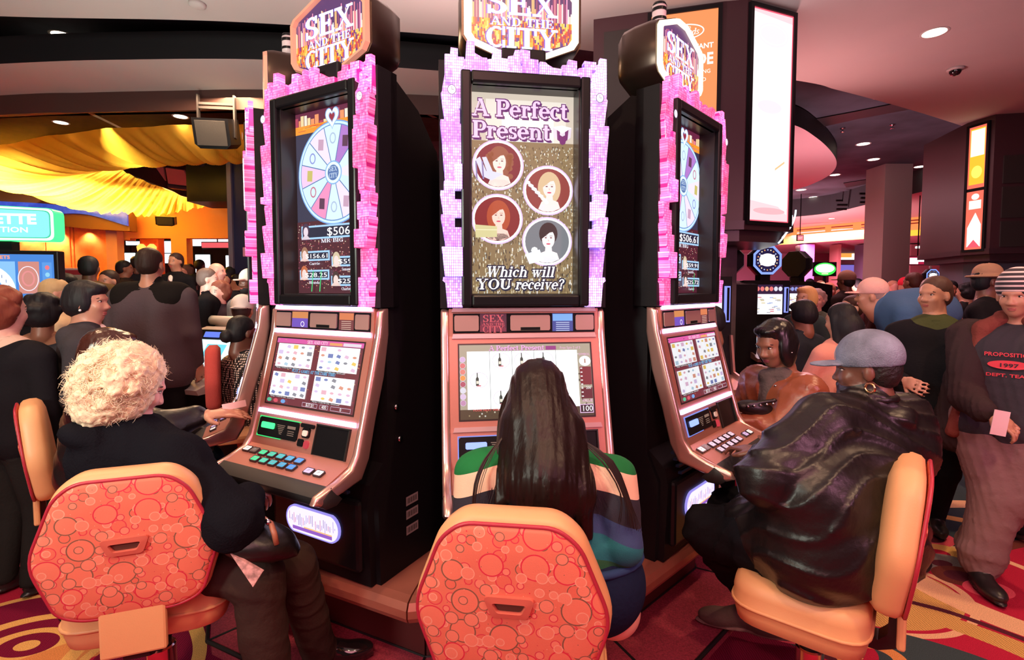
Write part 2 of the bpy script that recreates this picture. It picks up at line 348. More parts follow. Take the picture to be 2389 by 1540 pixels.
def carpet():
    m = bpy.data.materials.new('patterned_carpet'); m.use_nodes = True; nt = m.node_tree; N = nt.nodes; L = nt.links
    b = N['Principled BSDF']; b.inputs['Roughness'].default_value = 0.95; b.inputs['Specular IOR Level'].default_value = 0.1
    geo = N.new('ShaderNodeNewGeometry')
    wn = N.new('ShaderNodeTexNoise'); wn.inputs['Scale'].default_value = 1.1; L.new(geo.outputs['Position'], wn.inputs['Vector'])
    sb = N.new('ShaderNodeVectorMath'); sb.operation = 'SUBTRACT'; sb.inputs[1].default_value = (.5, .5, .5); L.new(wn.outputs['Color'], sb.inputs[0])
    sc = N.new('ShaderNodeVectorMath'); sc.operation = 'SCALE'; sc.inputs[3].default_value = 0.10; L.new(sb.outputs[0], sc.inputs[0])
    ad = N.new('ShaderNodeVectorMath'); L.new(geo.outputs['Position'], ad.inputs[0]); L.new(sc.outputs[0], ad.inputs[1])
    pos = ad.outputs[0]
    RED = (0.50, 0.02, 0.06); PNK = (0.80, 0.10, 0.16); YEL = (0.85, 0.50, 0.16); ORG = (0.75, 0.30, 0.10)
    DRK = (0.10, 0.02, 0.035); TEA = (0.05, 0.075, 0.085); PAL = (0.86, 0.52, 0.30); GRY = (0.22, 0.2, 0.2); BRN = (0.16, 0.04, 0.03); PUR = (0.26, 0.012, 0.06)
    col = N.new('ShaderNodeRGB'); col.outputs[0].default_value = (*RED, 1); cur = [col.outputs[0]]
    def ell(c, rx, ry, rot, inner, colr, wave=None, center=None):
        if isinstance(c, tuple) and len(c) == 2: p = G(c[0], c[1], 0)
        else: p = Vector(c)
        mp = N.new('ShaderNodeMapping'); mp.vector_type = 'TEXTURE'
        mp.inputs[1].default_value = (p.x, p.y, 0); mp.inputs[2].default_value = (0, 0, RAD(rot)); mp.inputs[3].default_value = (rx, ry, 1e3)
        L.new(pos, mp.inputs[0])
        ln = N.new('ShaderNodeVectorMath'); ln.operation = 'LENGTH'; L.new(mp.outputs[0], ln.inputs[0])
        cp = N.new('ShaderNodeMath'); cp.operation = 'COMPARE'; L.new(ln.outputs['Value'], cp.inputs[0])
        cp.inputs[1].default_value = (1 + inner) / 2; cp.inputs[2].default_value = (1 - inner) / 2
        mx = N.new('ShaderNodeMix'); mx.data_type = 'RGBA'; L.new(cp.outputs[0], mx.inputs[0]); L.new(cur[0], mx.inputs[6])
        mx.inputs[7].default_value = (*colr, 1)
        if wave:
            wv = N.new('ShaderNodeTexWave'); wv.inputs['Scale'].default_value = wave; wv.inputs['Distortion'].default_value = 3; wv.inputs['Detail'].default_value = 1
            L.new(geo.outputs['Position'], wv.inputs['Vector'])
            m2 = N.new('ShaderNodeMix'); m2.data_type = 'RGBA'; L.new(wv.outputs['Fac'], m2.inputs[0])
            m2.inputs[6].default_value = (*colr, 1); m2.inputs[7].default_value = (*[x * 0.55 for x in colr], 1); L.new(m2.outputs[2], mx.inputs[7])
        cur[0] = mx.outputs[2]
    # ---- right side
    for k in range(3):  # repeats of big sweeping bands going away
        x, y = 3.4 + 3.2 * k, 5.4 + 2.6 * k
        ell((x + 1.5, y + 1.2, 0), 2.3, 1.5, 20, 0.0, PNK); ell((x + 1.5, y + 1.2, 0), 2.3, 1.5, 20, 0.9, YEL)
        ell((x + 1.5, y + 1.2, 0), 1.3, 0.7, 30, 0.0, RED); ell((x + 1.0, y + 1.0, 0), 0.6, 0.35, 30, 0.3, PAL)
    ell((2080, 900), 2.2, 1.2, 10, 0.8, PAL); ell((2300, 930), 0.9, 0.45, 10, 0.75, YEL)
    ell((2170, 1010), 6.5, 0.17, 33, 0.0, BRN)
    ell((2420, 1118), 3.6, 0.62, 22, 0.0, TEA); ell((2420, 1118), 3.75, 0.70, 22, 0.9, BRN)
    ell((2230, 1400), 1.45, 1.25, 0, 0.93, YEL)
    ell((2100, 1385), 1.0, .62, 12, 0.95, PAL)
    ell((2085, 1375), .56, .44, 12, 0.0, RED); ell((2060, 1385), .46, .36, 12, 0.9, PAL); ell((2060, 1385), .4, .3, 12, 0.0, YEL, 24)
    ell((2560, 1330), 1.25, 1.0, 0, 0.86, PAL)
    for c, r, ic, co, ci in (((2174, 1256), .15, .5, PNK, DRK), ((2178, 1289), .18, .45, YEL, RED), ((2192, 1312), .17, .35, GRY, DRK), ((2232, 1341), .15, .55, BRN, DRK), ((2300, 1372), .13, .6, PNK, RED)):
        ell(c, r, r * .72, 10, 0, ci); ell(c, r, r * .72, 10, ic, co)
    ell((1905, 1590), 1.0, .50, -14, 0, TEA); ell((1905, 1575), 1.24, .76, -14, .86, YEL, 24); ell((1905, 1575), 1.3, .82, -14, .96, DRK)
    ell((1700, 1560), .42, .33, 0, 0, PUR, 30)
    ell((1850, 1455), .2, .14, 0, 0, PNK)
    ell((1946, 1510), .17, .125, 0, 0, DRK); ell((1946, 1510), .17, .125, 0, .66, RED); ell((1946, 1510), .03, .1, 55, 0, YEL)
    ell((2025, 1530), .15, .11, 0, .6, ORG)
    # ---- left side
    for k in range(3):
        x, y = -2.7 - 2.4 * k, 4.8 + 2.0 * k
        ell((x, y, 0), 1.7, 0.9, -20, 0, PNK); ell((x, y, 0), 1.7, .9, -20, .88, YEL); ell((x - .2, y, 0), .9, .42, -20, 0, TEA)
    ell((-60, 1045), 2.2, .35, -12, 0, TEA)
    ell((40, 1125), .55, .3, -15, 0, DRK); ell((60, 1135), .6, .3, -15, .8, YEL); ell((20, 1120), .3, .14, -10, 0, PNK)
    ell((60, 1210), 1.3, .22, 28, 0, PNK); ell((60, 1235), 1.4, .10, 28, 0, PUR, 30); ell((40, 1180), 1.2, .07, 26, 0, YEL)
    ell((96, 1216), .2, .14, 0, 0, RED); ell((96, 1216), .2, .14, 0, .6, PAL)
    ell((10, 1290), .5, .34, 20, 0, PNK, 28); ell((10, 1290), .56, .4, 20, .9, ORG)
    ell((130, 1365), 1.0, .13, 25, 0, ORG); ell((100, 1400), .9, .12, 12, 0, TEA)
    ell((33, 1400), .42, .22, 0, 0, PUR); ell((28, 1396), .34, .18, 0, 0, RED)
    ell((250, 1420), .5, .2, 10, 0, PNK)
    ell((75, 1498), .60, .42, 0, 0, PUR, 30); ell((75, 1498), .60, .42, 0, .93, YEL); ell((78, 1498), .36, .24, 8, .80, YEL); ell((70, 1500), .19, .12, 0, .68, YEL); ell((68, 1502), .055, .035, 0, 0, YEL); ell((200, 1540), .3, .16, 30, 0, RED); ell((230, 1500), .55, .1, 38, 0, ORG)
    ell((420, 1530), .38, .3, 0, 0, PUR, 30); ell((420, 1530), .44, .36, 0, .9, YEL); ell((300, 1560), .3, .5, 30, .8, YEL)
    nz = N.new('ShaderNodeTexNoise'); nz.inputs['Scale'].default_value = 260; L.new(geo.outputs['Position'], nz.inputs['Vector'])
    mr = N.new('ShaderNodeMapRange'); mr.inputs[3].default_value = 0.72; mr.inputs[4].default_value = 1.25; mr.inputs[1].default_value = .3; mr.inputs[2].default_value = .7; L.new(nz.outputs[0], mr.inputs[0])
    mx = N.new('ShaderNodeMix'); mx.data_type = 'RGBA'; mx.blend_type = 'MULTIPLY'; mx.inputs[0].default_value = 1; L.new(cur[0], mx.inputs[6]); L.new(mr.outputs[0], mx.inputs[7])
    L.new(mx.outputs[2], b.inputs['Base Color'])
    bp = N.new('ShaderNodeBump'); bp.inputs['Strength'].default_value = .5; bp.inputs['Distance'].default_value = .004; L.new(nz.outputs[0], bp.inputs['Height']); L.new(bp.outputs[0], b.inputs['Normal'])
    return m
fl = MB().mat(carpet()); fl.box(-16, 26, -3, 32, -0.1, 0); struct(fl.build('floor'))

def slab(name, pts, z, th, m, edge=None, px=True):
    w3 = [G(a, b, z) if px else Vector((a, b, z)) for a, b in pts]
    mb = MB().mat(m); n = len(w3)
    vs = [tuple(v) for v in w3]; mb.add(vs, [tuple(range(n))])
    mb.add([(v.x, v.y, z + th) for v in w3], [tuple(range(n))])
    mb.mat(edge or m)
    for i in range(n):
        a, b = w3[i], w3[(i + 1) % n]
        mb.add([a, b, (b.x, b.y, z + th), (a.x, a.y, z + th)], [(0, 1, 2, 3)])
    o = mb.build(name); return struct(o)
def smooth2(pts, n=8):
    out = []; P0 = [pts[0]] + list(pts) + [pts[-1]]
    for i in range(1, len(P0) - 2):
        for k in range(n):
            t = k / n; a, b, c, d = [Vector((p[0], p[1])) for p in P0[i - 1:i + 3]]
            q = 0.5 * ((2 * b) + (c - a) * t + (2 * a - 5 * b + 4 * c - d) * t * t + (3 * b - a - 3 * c + d) * t ** 3)
            out.append((q.x, q.y))
    out.append(tuple(pts[-1])); return out
Z1 = 4.2
# near ceiling slab: everything over the photographer, its far edge a long curve
edge = [G(a, b, Z1) for a, b in smooth2([(-700, 10), (0, 38), (400, 46), (640, 56), (1060, 84), (1400, 122), (1853, 187), (1950, 209), (2060, 238), (2160, 267), (2270, 302)])]
pts = [(v.x, v.y) for v in edge] + [(7.5, 7.6), (16, 7.0), (16, -3), (-16, -3), (-16, edge[0].y)]
slab('ceiling', pts, Z1, 0.3, M_ceil, M_black, px=False)
# second curved band on the left
band = [G(a, b, Z1) for a, b in smooth2([(-700, 190), (0, 149), (300, 139), (640, 140), (1060, 168), (1250, 190)])]
bfar = [G(a, b, Z1) for a, b in smooth2([(1250, 262), (1060, 245), (640, 225), (400, 224), (0, 240), (-700, 290)])]
slab('ceiling', [(v.x, v.y) for v in band + bfar], Z1, 0.3, M_ceil, M_black, px=False)
# high dark ceiling over all
slab('ceiling', [(-16, 4), (26, 4), (26, 32), (-16, 32)], 4.8, 0.1, M_cdark, px=False)
# beam + dark wood soffit panels
mb = MB().mat(M_brown)
a0 = [G(a, b, 3.95) for a, b in smooth2([(-700, 310), (0, 268), (200, 262), (400, 258), (640, 256), (1060, 270), (1250, 285)])]
mb.loft([[(v.x, v.y, 3.95), (v.x, v.y, 4.8), (v.x, v.y + .12, 4.8), (v.x, v.y + .12, 3.95)] for v in a0], True, True)
struct(mb.build('trim_1'))
soff = thing('soffit_panelling', 'glossy dark wood soffit panels with downlights beside the yellow drape', 'soffit', tuple(G(200, 300, 3.95)))
inv = Vector(soff.location)
pxs = [(-480, 297), (-250, 283), (205, 262), (590, 256), (1000, 266), (1250, 285)]
pxe = [(-420, 400), (-40, 345), (345, 330), (760, 330), (1130, 330), (1400, 330)]
for i in range(5):
    q = [G(*pxs[i], 3.95) + Vector((.03, .03, 0)), G(*pxs[i + 1], 3.95) + Vector((-.03, .03, 0)), G(*pxe[i + 1], 3.95) + Vector((-.03, 0, 0)), G(*pxe[i], 3.95) + Vector((.03, 0, 0))]
    m = MB().mat(M_woodp); q = [v - inv for v in q]
    m.add([(v.x, v.y, 0) for v in q] + [(v.x, v.y, .06) for v in q], [(0, 1, 2, 3), (4, 7, 6, 5), (0, 4, 5, 1), (1, 5, 6, 2), (2, 6, 7, 3), (3, 7, 4, 0)])
    m.build('panel', soff)

def downlight(px, py, z, r=0.085, label=None, power=0, col=WARM):
    p = G(px, py, z)
    t = thing('downlight', label, 'ceiling light', (p.x, p.y, z), 0)
    MB().mat(M_ceil).lathe([(r * 1.0, -.002), (r * 1.22, -.004), (r * 1.25, 0.0), (r * 1.0, .001)], n=24, caps=False).build('rim', t, True)
    MB().mat(glow((1.0, .80, .62), 6.0)).lathe([(0.001, -.003), (r, -.003), (r, .0), (.001, .001)], n=24).build('lens', t)
    if power: spot('downlight_lamp', (p.x, p.y, z - .03), power, col, 120, .9, .03)
    return t
DL = [(145, 82, 4.8, .11, 'round downlight in the dark ceiling band at far left', 0),
      (421, 272, 3.95, .08, 'round downlight in the soffit left of the hanging black speaker', 12),
      (142, 286, 3.95, .08, 'round downlight in the reddish soffit above the yellow drape at far left', 14),
      (2180, 76, Z1, .1, 'large round downlight in the pink ceiling above the dome camera', 40),
      (2056, 226, 4.8, .1, 'round downlight tucked against the edge of the pink ceiling', 0),
      (2014, 336, 4.8, .12, 'round downlight in the dark ceiling beside the round pink soffit', 0),
      (2190, 350, 4.8, .12, 'round downlight in the dark ceiling nearest the right display pillar', 0),
      (2038, 372, 4.8, .12, 'round downlight in the dark ceiling above the square pale column', 0),
      (2146, 389, 4.8, .12, 'round downlight in the dark ceiling just right of the pale column', 0),
      (1948, 408, 4.8, .12, 'round downlight in the dark ceiling by the lower rim of the round soffit', 0),
      (2055, 432, 4.8, .12, 'round downlight touching the top of the pale column', 0),
      (1869, 443, 4.8, .13, 'small round downlight below the round soffit, the left one of a pair', 0),
      (1898, 460, 4.8, .13, 'small round downlight below the round soffit, the right one of a pair', 0),
      (2241, 469, Z1, .12, 'small round downlight in the far pink ceiling left of the right display pillar', 0),
      (1940, 510, Z1, .09, 'faint small downlight in the far pink ceiling above the orange cove', 0)]
for a, b, z, r, lb, pw in DL: downlight(a, b, z, r, lb, pw)

slab('trim_11', [(1700, 300), (1845, 289), (1990, 262), (2120, 236), (2165, 248), (2000, 278), (1890, 303), (1700, 318)], 4.78, .02, M_black)
slab('trim_12', [(1968, 428), (2110, 405), (2125, 412), (1975, 438)], 4.78, .02, M_black)
# round pink soffit
circ = smooth2([(1600, 262), (1750, 268), (1853, 292), (1903, 320), (1938, 352), (1952, 380), (1940, 404), (1905, 425), (1853, 442), (1750, 455), (1600, 462)])
slab('ceiling', circ, 4.45, 0.33, mat('rose_ceiling', (0.70, 0.50, 0.52), 0.9), M_black)
# far fascia and far ceiling
far_e = [G(a, b, Z1) for a, b in smooth2([(1500, 520), (1700, 517), (1845, 506), (1950, 494), (2058, 468), (2160, 445), (2265, 415), (2420, 380)])]
mb = MB().mat(mat('slate_fascia', (0.045, 0.055, 0.065), 0.8))
mb.loft([[(v.x, v.y, Z1 - .0), (v.x, v.y, 4.8), (v.x, v.y + .15, 4.8), (v.x, v.y + .15, Z1)] for v in far_e], True, True)
struct(mb.build('trim_2'))
slab('ceiling', [(v.x, v.y + .1) for v in far_e] + [(26, far_e[-1].y), (26, 32), (far_e[0].x, 32)], Z1, 0.3, M_ceil, px=False)
vt = MB().mat(M_black)
vent = thing('wall_vents', 'black slot air vents set in the slate grey ceiling fascia', 'vent', tuple(G(1990, 470, Z1 + .2)))
for fx, fy in ((1962, 468), (1965, 478), (1963, 488), (2018, 452), (2021, 462), (2019, 472), (2250, 370), (2250, 380), (2250, 390)):
    k = min(far_e, key=lambda v: abs(1194.5 + FPX * v.x / v.y - fx)); q = P(fx, fy, k.y - .03) - Vector(vent.location)
    MB().mat(M_black).box(q.x - .16, q.x + .16, q.y - .02, q.y + .02, q.z - .03, q.z + .03).build('slot', vent)
# orange cove wall
cv_t = [G(a, b, Z1) for a, b in [(1500, 560), (1845, 533), (2058, 513), (2255, 497), (2500, 472)]]
ZB = 3.55
M_cove = mat('cove_wall', (0.75, 0.35, 0.2), 0.8)
mb = MB().mat(M_cove)
for i in range(len(cv_t) - 1):
    a, b = cv_t[i], cv_t[i + 1]; mb.add([(a.x, a.y, ZB), (b.x, b.y, ZB), (b.x, b.y, Z1), (a.x, a.y, Z1)], [(0, 1, 2, 3)])
struct(mb.build('wall_far'))
cove = thing('cove_light', 'long yellow and orange cove light strip along the far wall', 'cove light', (cv_t[2].x, cv_t[2].y, ZB))
mb = MB(); mb2 = MB().mat(mat('amber_cove_panel', (.3, .1, .03), .6, emit=(1, .30, .08), es=.95)); mb.mat(mat('yellow_cove_strip', (.3, .2, .03), .6, emit=(1, .52, .03), es=1.15))
for i in range(len(cv_t) - 1):
    a, b = cv_t[i] - Vector(cove.location), cv_t[i + 1] - Vector(cove.location)
    z0 = ZB - cove.location.z
    mb.add([(a.x, a.y - .05, z0), (b.x, b.y - .05, z0), (b.x, b.y - .05, z0 + .2), (a.x, a.y - .05, z0 + .2)], [(0, 1, 2, 3)])
    mb.add([(a.x, a.y - .01, z0), (b.x, b.y - .01, z0), (b.x, b.y - .01, z0 + .2), (a.x, a.y - .01, z0 + .2)], [(0, 1, 2, 3)])
    mb2.add([(a.x, a.y - .03, z0 + .2), (b.x, b.y - .03, z0 + .2), (b.x, b.y - .03, z0 + .66), (a.x, a.y - .03, z0 + .66)], [(0, 1, 2, 3)])
mb.build('strip', cove); mb2.build('panel', cove)
for x0, x1 in ((1860, 1925), (1940, 1990), (2010, 2058), (2122, 2145), (2166, 2232)):
    for dy in (0, 7):
        m = MB().mat(mat('vent_slot', (.25, .05, .03), .8)); q = []
        for xx in (x0, x1):
            yy = 537 - (xx - 1860) * .085 + dy; k = cv_t[2].y + (xx - 2058) * -.006
            q.append(P(xx, yy, k - .35) - Vector(cove.location))
        m.loft([[(v.x, v.y, v.z - .02), (v.x, v.y, v.z + .02), (v.x, v.y + .02, v.z + .02), (v.x, v.y + .02, v.z - .02)] for v in q]); m.build('vent_slot', cove)
slab('ceiling', [(v.x, v.y) for v in cv_t] + [(26, 32), (6, 32)], ZB, .05, mat('far_soffit', (.40, .30, .34), .9), px=False)
# far walls
M_wallp = mat('mauve_wall', (0.42, 0.22, 0.34), 0.9)
mb = MB().mat(M_wallp); mb.box(4, 26, 27, 27.2, 0, 3.7); struct(mb.build('wall_back'))
mb = MB().mat(mat('left_wall_dark', (0.05, 0.03, 0.04), 0.9)); mb.box(-16, 4, 24, 24.2, 0, 4.8); struct(mb.build('wall_back_left'))
mb = MB().mat(mat('side_wall', (0.12, 0.06, 0.08), 0.9)); mb.box(-16.2, -16, -3, 32, 0, 4.8); struct(mb.build('wall_left'))
mb = MB().mat(mat('side_wall', (0.12, 0.06, 0.08), 0.9)); mb.box(26, 26.2, -3, 32, 0, 4.8); struct(mb.build('wall_right'))

# ---- yellow draped canopy
O = [(620, 291), (450, 291), (300, 296), (150, 311), (0, 337), (-150, 366), (-210, 392), (-110, 410), (0, 428), (100, 462), (200, 486), (300, 500), (400, 504), (545, 502)]
I = [(620, 338), (500, 345), (420, 348), (350, 352), (310, 358), (285, 364), (268, 374), (268, 385), (283, 395), (308, 409), (350, 427), (400, 446), (440, 462), (545, 472)]
Ow = [(G(a, b, 3.85).x, G(a, b, 3.85).y) for a, b in O]; Iw = [(G(a, b, 3.85).x, G(a, b, 3.85).y) for a, b in I]
Os, Is = smooth2(Ow, 44), smooth2(Iw, 44)
m = bpy.data.materials.new('golden_fabric'); m.use_nodes = True; nt = m.node_tree
bs = nt.nodes['Principled BSDF']; bs.inputs['Base Color'].default_value = (0.95, 0.50, 0.04, 1); bs.inputs['Roughness'].default_value = .6
tr = nt.nodes.new('ShaderNodeBsdfTranslucent'); tr.inputs[0].default_value = (1.0, 0.66, 0.10, 1); ms = nt.nodes.new('ShaderNodeMixShader'); ms.inputs[0].default_value = 0.65
nt.links.new(bs.outputs[0], ms.inputs[1]); nt.links.new(tr.outputs[0], ms.inputs[2]); nt.links.new(ms.outputs[0], nt.nodes['Material Output'].inputs[0])
mb = MB().mat(m); mb.smooth = True; rings = []
n = len(Os); NV = 30; arc = [0]
for i in range(1, n): arc.append(arc[-1] + 0.5 * (math.dist(Os[i], Os[i - 1]) + math.dist(Is[i], Is[i - 1])))
for i in range(n):
    r = []
    for k in range(NV + 1):
        v = k / NV; x = Os[i][0] * (1 - v) + Is[i][0] * v; y = Os[i][1] * (1 - v) + Is[i][1] * v
        ph = arc[i] / .34 + 1.6 * v + .35 * math.sin(arc[i] * 1.3)
        f = abs(math.sin(math.pi * ph)) ** .6 + .4 * abs(math.sin(math.pi * (ph * 2.3 + .3 + v)))
        f2 = math.sin(arc[i] * 7.1 + v * 9)
        z = 3.85 - .22 * math.sin(math.pi * v) - .13 * f * (.04 + .96 * math.sin(math.pi * v) ** .7) + .01 * f2
        r.append((x, y, z))
    rings.append(r)
mb.loft(rings, closed=False, caps=False)
tag(mb.build('draped_canopy'), 'swirling golden yellow pleated fabric canopy hung under the ceiling at left', 'drape')
for k, pw in ((30, 230), (110, 260), (190, 260), (270, 280), (350, 240), (430, 240), (500, 200), (550, 160)):
    k = min(k, n - 1); area('canopy_lamp', (Os[k][0] * .5 + Is[k][0] * .5, Os[k][1] * .5 + Is[k][1] * .5, 4.65), 1.0, pw * 1.15, (1, .78, .36))
# dark well in the canopy opening, with the round glass fixture
well = [(Is[i][0], Is[i][1]) for i in range(0, n, 6)]
mb = MB().mat(M_black); mb.loft([[(x, y, 3.86), (x, y, 4.8)] for x, y in well], closed=False, caps=False); struct(mb.build('trim_3'))
fx = thing('glass_ceiling_fixture', 'dark oval ceiling fixture with mauve glass panels inside the drape opening', 'ceiling fixture', tuple(G(370, 420, 3.9)))
c = Vector(fx.location)
M_glassp = mat('mauve_glass', (0.33, 0.22, 0.30), .12, coat=.5)
cc = Vector((G(360, 395, 3.95).x, G(360, 395, 3.95).y))
for k in range(14):
    a0, a1 = RAD(90 + k * 20 + 1), RAD(90 + k * 20 + 19); q = []
    for a in (a0, a1):
        q += [(cc.x + 1.15 * math.cos(a), cc.y + 1.9 * math.sin(a), 3.98), (cc.x + .9 * math.cos(a), cc.y + 1.5 * math.sin(a), 4.25)]
    mm = MB().mat(M_glassp if k % 3 else M_blackg); mm.add([Vector(p) - c for p in (q[0], q[2], q[3], q[1])] + [Vector(p) - c + Vector((0, .04, .02)) for p in (q[0], q[2], q[3], q[1])], [(0, 1, 2, 3), (4, 7, 6, 5), (0, 4, 5, 1), (1, 5, 6, 2), (2, 6, 7, 3), (3, 7, 4, 0)]); mm.build('glass_panel', fx)
MB().mat(mat('dark_ring', (.05, .04, .07), .2)).tube([(cc.x + 1.2 * math.cos(a) - c.x, cc.y + 2.0 * math.sin(a) - c.y, 3.95 - c.z) for a in [2 * math.pi * k / 40 for k in range(41)]], .06, 8).build('ring', fx, True)
# hanging signal letters block (dark box behind the opening)
mb = MB().mat(M_blackg); a, b = P(432, 345, 9.5), P(540, 470, 9.5); mb.box(a.x, b.x, 9.5, 10.3, b.z, 4.7); struct(mb.build('trim_4'))

# ---- left background wall
YL = 13.0
def wx(px, Y=YL): return P(px, 600, Y).x
def wz(py, Y=YL): return P(1194, py, Y).z
M_oran = mat('orange_wall', (0.62, 0.26, 0.10), 0.75)
mb = MB().mat(M_oran)
mb.box(wx(305), wx(600), YL, YL + .2, wz(556), 4.8)                       # above the openings
mb.box(-16, wx(305), YL, YL + .2, wz(560), 4.8)
struct(mb.build('wall_left_back'))
mb = MB().mat(M_oran); mb.box(wx(400), wx(436), YL, YL + .25, 0, wz(556)); struct(mb.build('wall_left_back'))
wd = mat('orange_wood_panel', (0.70, 0.20, 0.09), 0.35, bump=(9, .12, (8, 8, .5)), var=(5, .25))
wp = thing('timber_wall_panelling', 'glossy orange timber wall panels lit from above behind the roulette machine', 'wall panel', (wx(190), YL - .1, 0))
for x0, x1 in ((-60, 55), (58, 118), (121, 176), (179, 184), (187, 266)):
    MB().mat(wd).box(wx(x0) - wp.location.x, wx(x1) - wp.location.x, -.05, .05, 0, wz(522), .01).build('panel', wp)
mb = MB().mat(mat('mauve_pilaster', (.4, .2, .26), .6)).box(wx(267), wx(292), YL - .25, YL - .02, 0, wz(535)); struct(mb.build('trim_5'))
for px_, e in ((150, 60), (222, 60), (90, 40)):
    spot('panel_washer', (wx(px_), YL - .28, wz(536)), e * 6, (1, .5, .18), 110, .8, .03, (wx(px_), YL - .05, 1.4))
    l = thing('wall_washer', {150: 'small amber strip lamp at the top of the left lit timber panel', 222: 'small amber strip lamp at the top of the right lit timber panel', 90: 'small amber strip lamp half hidden behind the green roulette sign'}[px_], 'wall light', (wx(px_), YL - .3, wz(520)))
    MB().mat(glow((1, .55, .12), 4)).box(-.25, .25, -.04, .04, -.03, .0).build('diffuser', l); MB().mat(M_brown).box(-.28, .28, -.06, .06, 0, .05).build('housing', l)
# wavy brown valance with blue glass ribbon
val = thing('wavy_valance', 'brown wall valance with a wavy blue glass ribbon along it', 'wall panel', (wx(100), YL - .5, wz(490)))
top, bot = [], []
for k in range(41):
    px_ = -250 + (305 + 250) * k / 40; top.append((wx(px_, YL - .5), wz(430 + 40 * max(0, min(1, (px_ + 40) / 345)), YL - .5))); bot.append((wx(px_, YL - .5), wz(518 + 18 * math.sin((px_ - 100) / 120) * .5 + 12 * (px_ / 305), YL - .5)))
vl = val.location
mb = MB().mat(mat('brown_valance', (.13, .055, .03), .6)); mb.loft([[(t[0] - vl.x, 0, t[1] - vl.z), (t[0] - vl.x, .25, t[1] - vl.z), (b[0] - vl.x, .25, b[1] - vl.z), (b[0] - vl.x, 0, b[1] - vl.z)] for t, b in zip(top, bot)]); mb.build('valance', val)
mb = MB().mat(mat('blue_glass_ribbon', (.03, .06, .4), .2, emit=(.04, .10, .85), es=.55, var=(8, .4)))
rib = []
for k in range(41):
    px_ = -60 + 360 * k / 40; yc = 468 + 42 * (k / 40) + 7 * math.sin(px_ / 55.0 + 1.0) ; h = 12 + 4 * math.sin(px_ / 40)
    rib.append([(wx(px_, YL - .55) - vl.x, -.05, wz(yc - h, YL - .55) - vl.z), (wx(px_, YL - .55) - vl.x, -.01, wz(yc - h, YL - .55) - vl.z), (wx(px_, YL - .55) - vl.x, -.01, wz(yc + h, YL - .55) - vl.z), (wx(px_, YL - .55) - vl.x, -.05, wz(yc + h, YL - .55) - vl.z)])
mb.loft(rib); mb.build('glass_ribbon', val)
# beyond the openings: bright bar and slot floor
def panel_light(name, x0, x1, y0, y1, Y, c, s, label, cat='light panel'):
    a, b = P(x0, y0, Y), P(x1, y1, Y); t = thing(name, label, cat, ((a.x + b.x) / 2, Y, b.z)); w2 = (b.x - a.x) / 2; h = a.z - b.z
    MB().mat(glow(c, s)).box(-w2, w2, 0, .04, 0, h, .01).build('diffuser', t); MB().mat(M_blackg).box(-w2 - .03, w2 + .03, .04, .1, -.03, h + .03).build('housing', t); MB().mat(M_blackg).box(-.012, .012, .05, .08, h + .03, 4.8 - b.z).build('hanger', t); return t
panel_light('light_panel', 293, 325, 562, 572, 18, (.9, .95, 1), 1.5, 'slim white light panel in the left doorway beyond the standing man')
panel_light('light_panel', 290, 315, 590, 612, 18, (.8, .92, 1), 1.6, 'pale blue lit panel low in the left doorway')
panel_light('light_panel', 372, 398, 545, 590, 18, (.8, .88, 1), 1.5, 'tall pale lit panel at the right side of the left doorway')
panel_light('light_panel', 378, 398, 592, 614, 18, (.9, .95, 1), 1.7, 'small white lit window behind the man in the tie')
panel_light('light_panel', 440, 538, 558, 574, 18, (.95, .9, .95), 1.2, 'wide white ceiling panel in the right doorway')
panel_light('light_panel', 455, 490, 594, 636, 18, (.85, .93, 1), 1.8, 'bright white screen in the right doorway')
panel_light('light_panel', 526, 542, 596, 624, 18, (.85, .9, 1), 1.7, 'narrow white screen at the edge of the dark blue column')
panel_light('light_panel', 438, 448, 590, 630, 18, (.45, .6, 1), .9, 'thin blue lit strip left of the bright screen')
panel_light('light_panel', 470, 540, 566, 578, 17.5, (1, .12, .15), .9, 'red oval ceiling glow panel in the right doorway')
t = thing('wall_torch_lamp', 'pair of red and orange uplights on a far pillar above the standing man', 'lamp', tuple(P(348, 610, 15)))
MB().mat(mat('red_pillar', (.35, .05, .03), .5)).box(-.27, .27, 0, .3, -1.6, .75, .03).build('body', t)
for sx in (-.15, .15): MB().mat(glow((1, .28, .05), 3)).lathe([(.02, .2), (.1, .28), (.12, .42), (.05, .5)], (sx, -.08, 0), 12).build('bulb', t, True)
mb = MB().mat(M_blackg); a, b = P(290, 551, 17), P(400, 562, 17); mb.box(a.x, b.x, 17, 17.2, b.z, a.z); struct(mb.build('trim_6'))
# dark blue column behind the left machines
mb = MB().mat(mat('dark_blue_column', (0.012, 0.012, 0.06), 0.5)); a, b = P(540, 640, 9.0), P(625, 640, 9.0); mb.box(a.x, b.x, 9.0, 9.9, 0, 4.8); struct(mb.build('trim_7'))
mb = MB().mat(mat('grey_column_edge', (0.16, 0.14, 0.2), 0.5)); a, b = P(536, 640, 8.97), P(546, 640, 8.97); mb.box(a.x, b.x, 8.95, 9.3, 0, 4.8); struct(mb.build('trim_8'))
q = P(573, 588, 8.98); sg = MB().mat(mat('pink_notice', (.7, .3, .45), .6)); sg.box(q.x - .045, q.x + .045, 8.97, 8.99, q.z - .08, q.z + .08, .004); tag(sg.build('notice_plate'), 'small pink notice plate on the dark blue column', 'sign')
# pale column on the right
mb = MB().mat(mat('pale_column', (0.42, 0.34, 0.34), 0.8)); a, b = P(2058, 600, 13.0), P(2108, 600, 13.0); mb.box(a.x, b.x + .15, 13.0, 13.7, 0, 4.8); struct(mb.build('trim_9'))

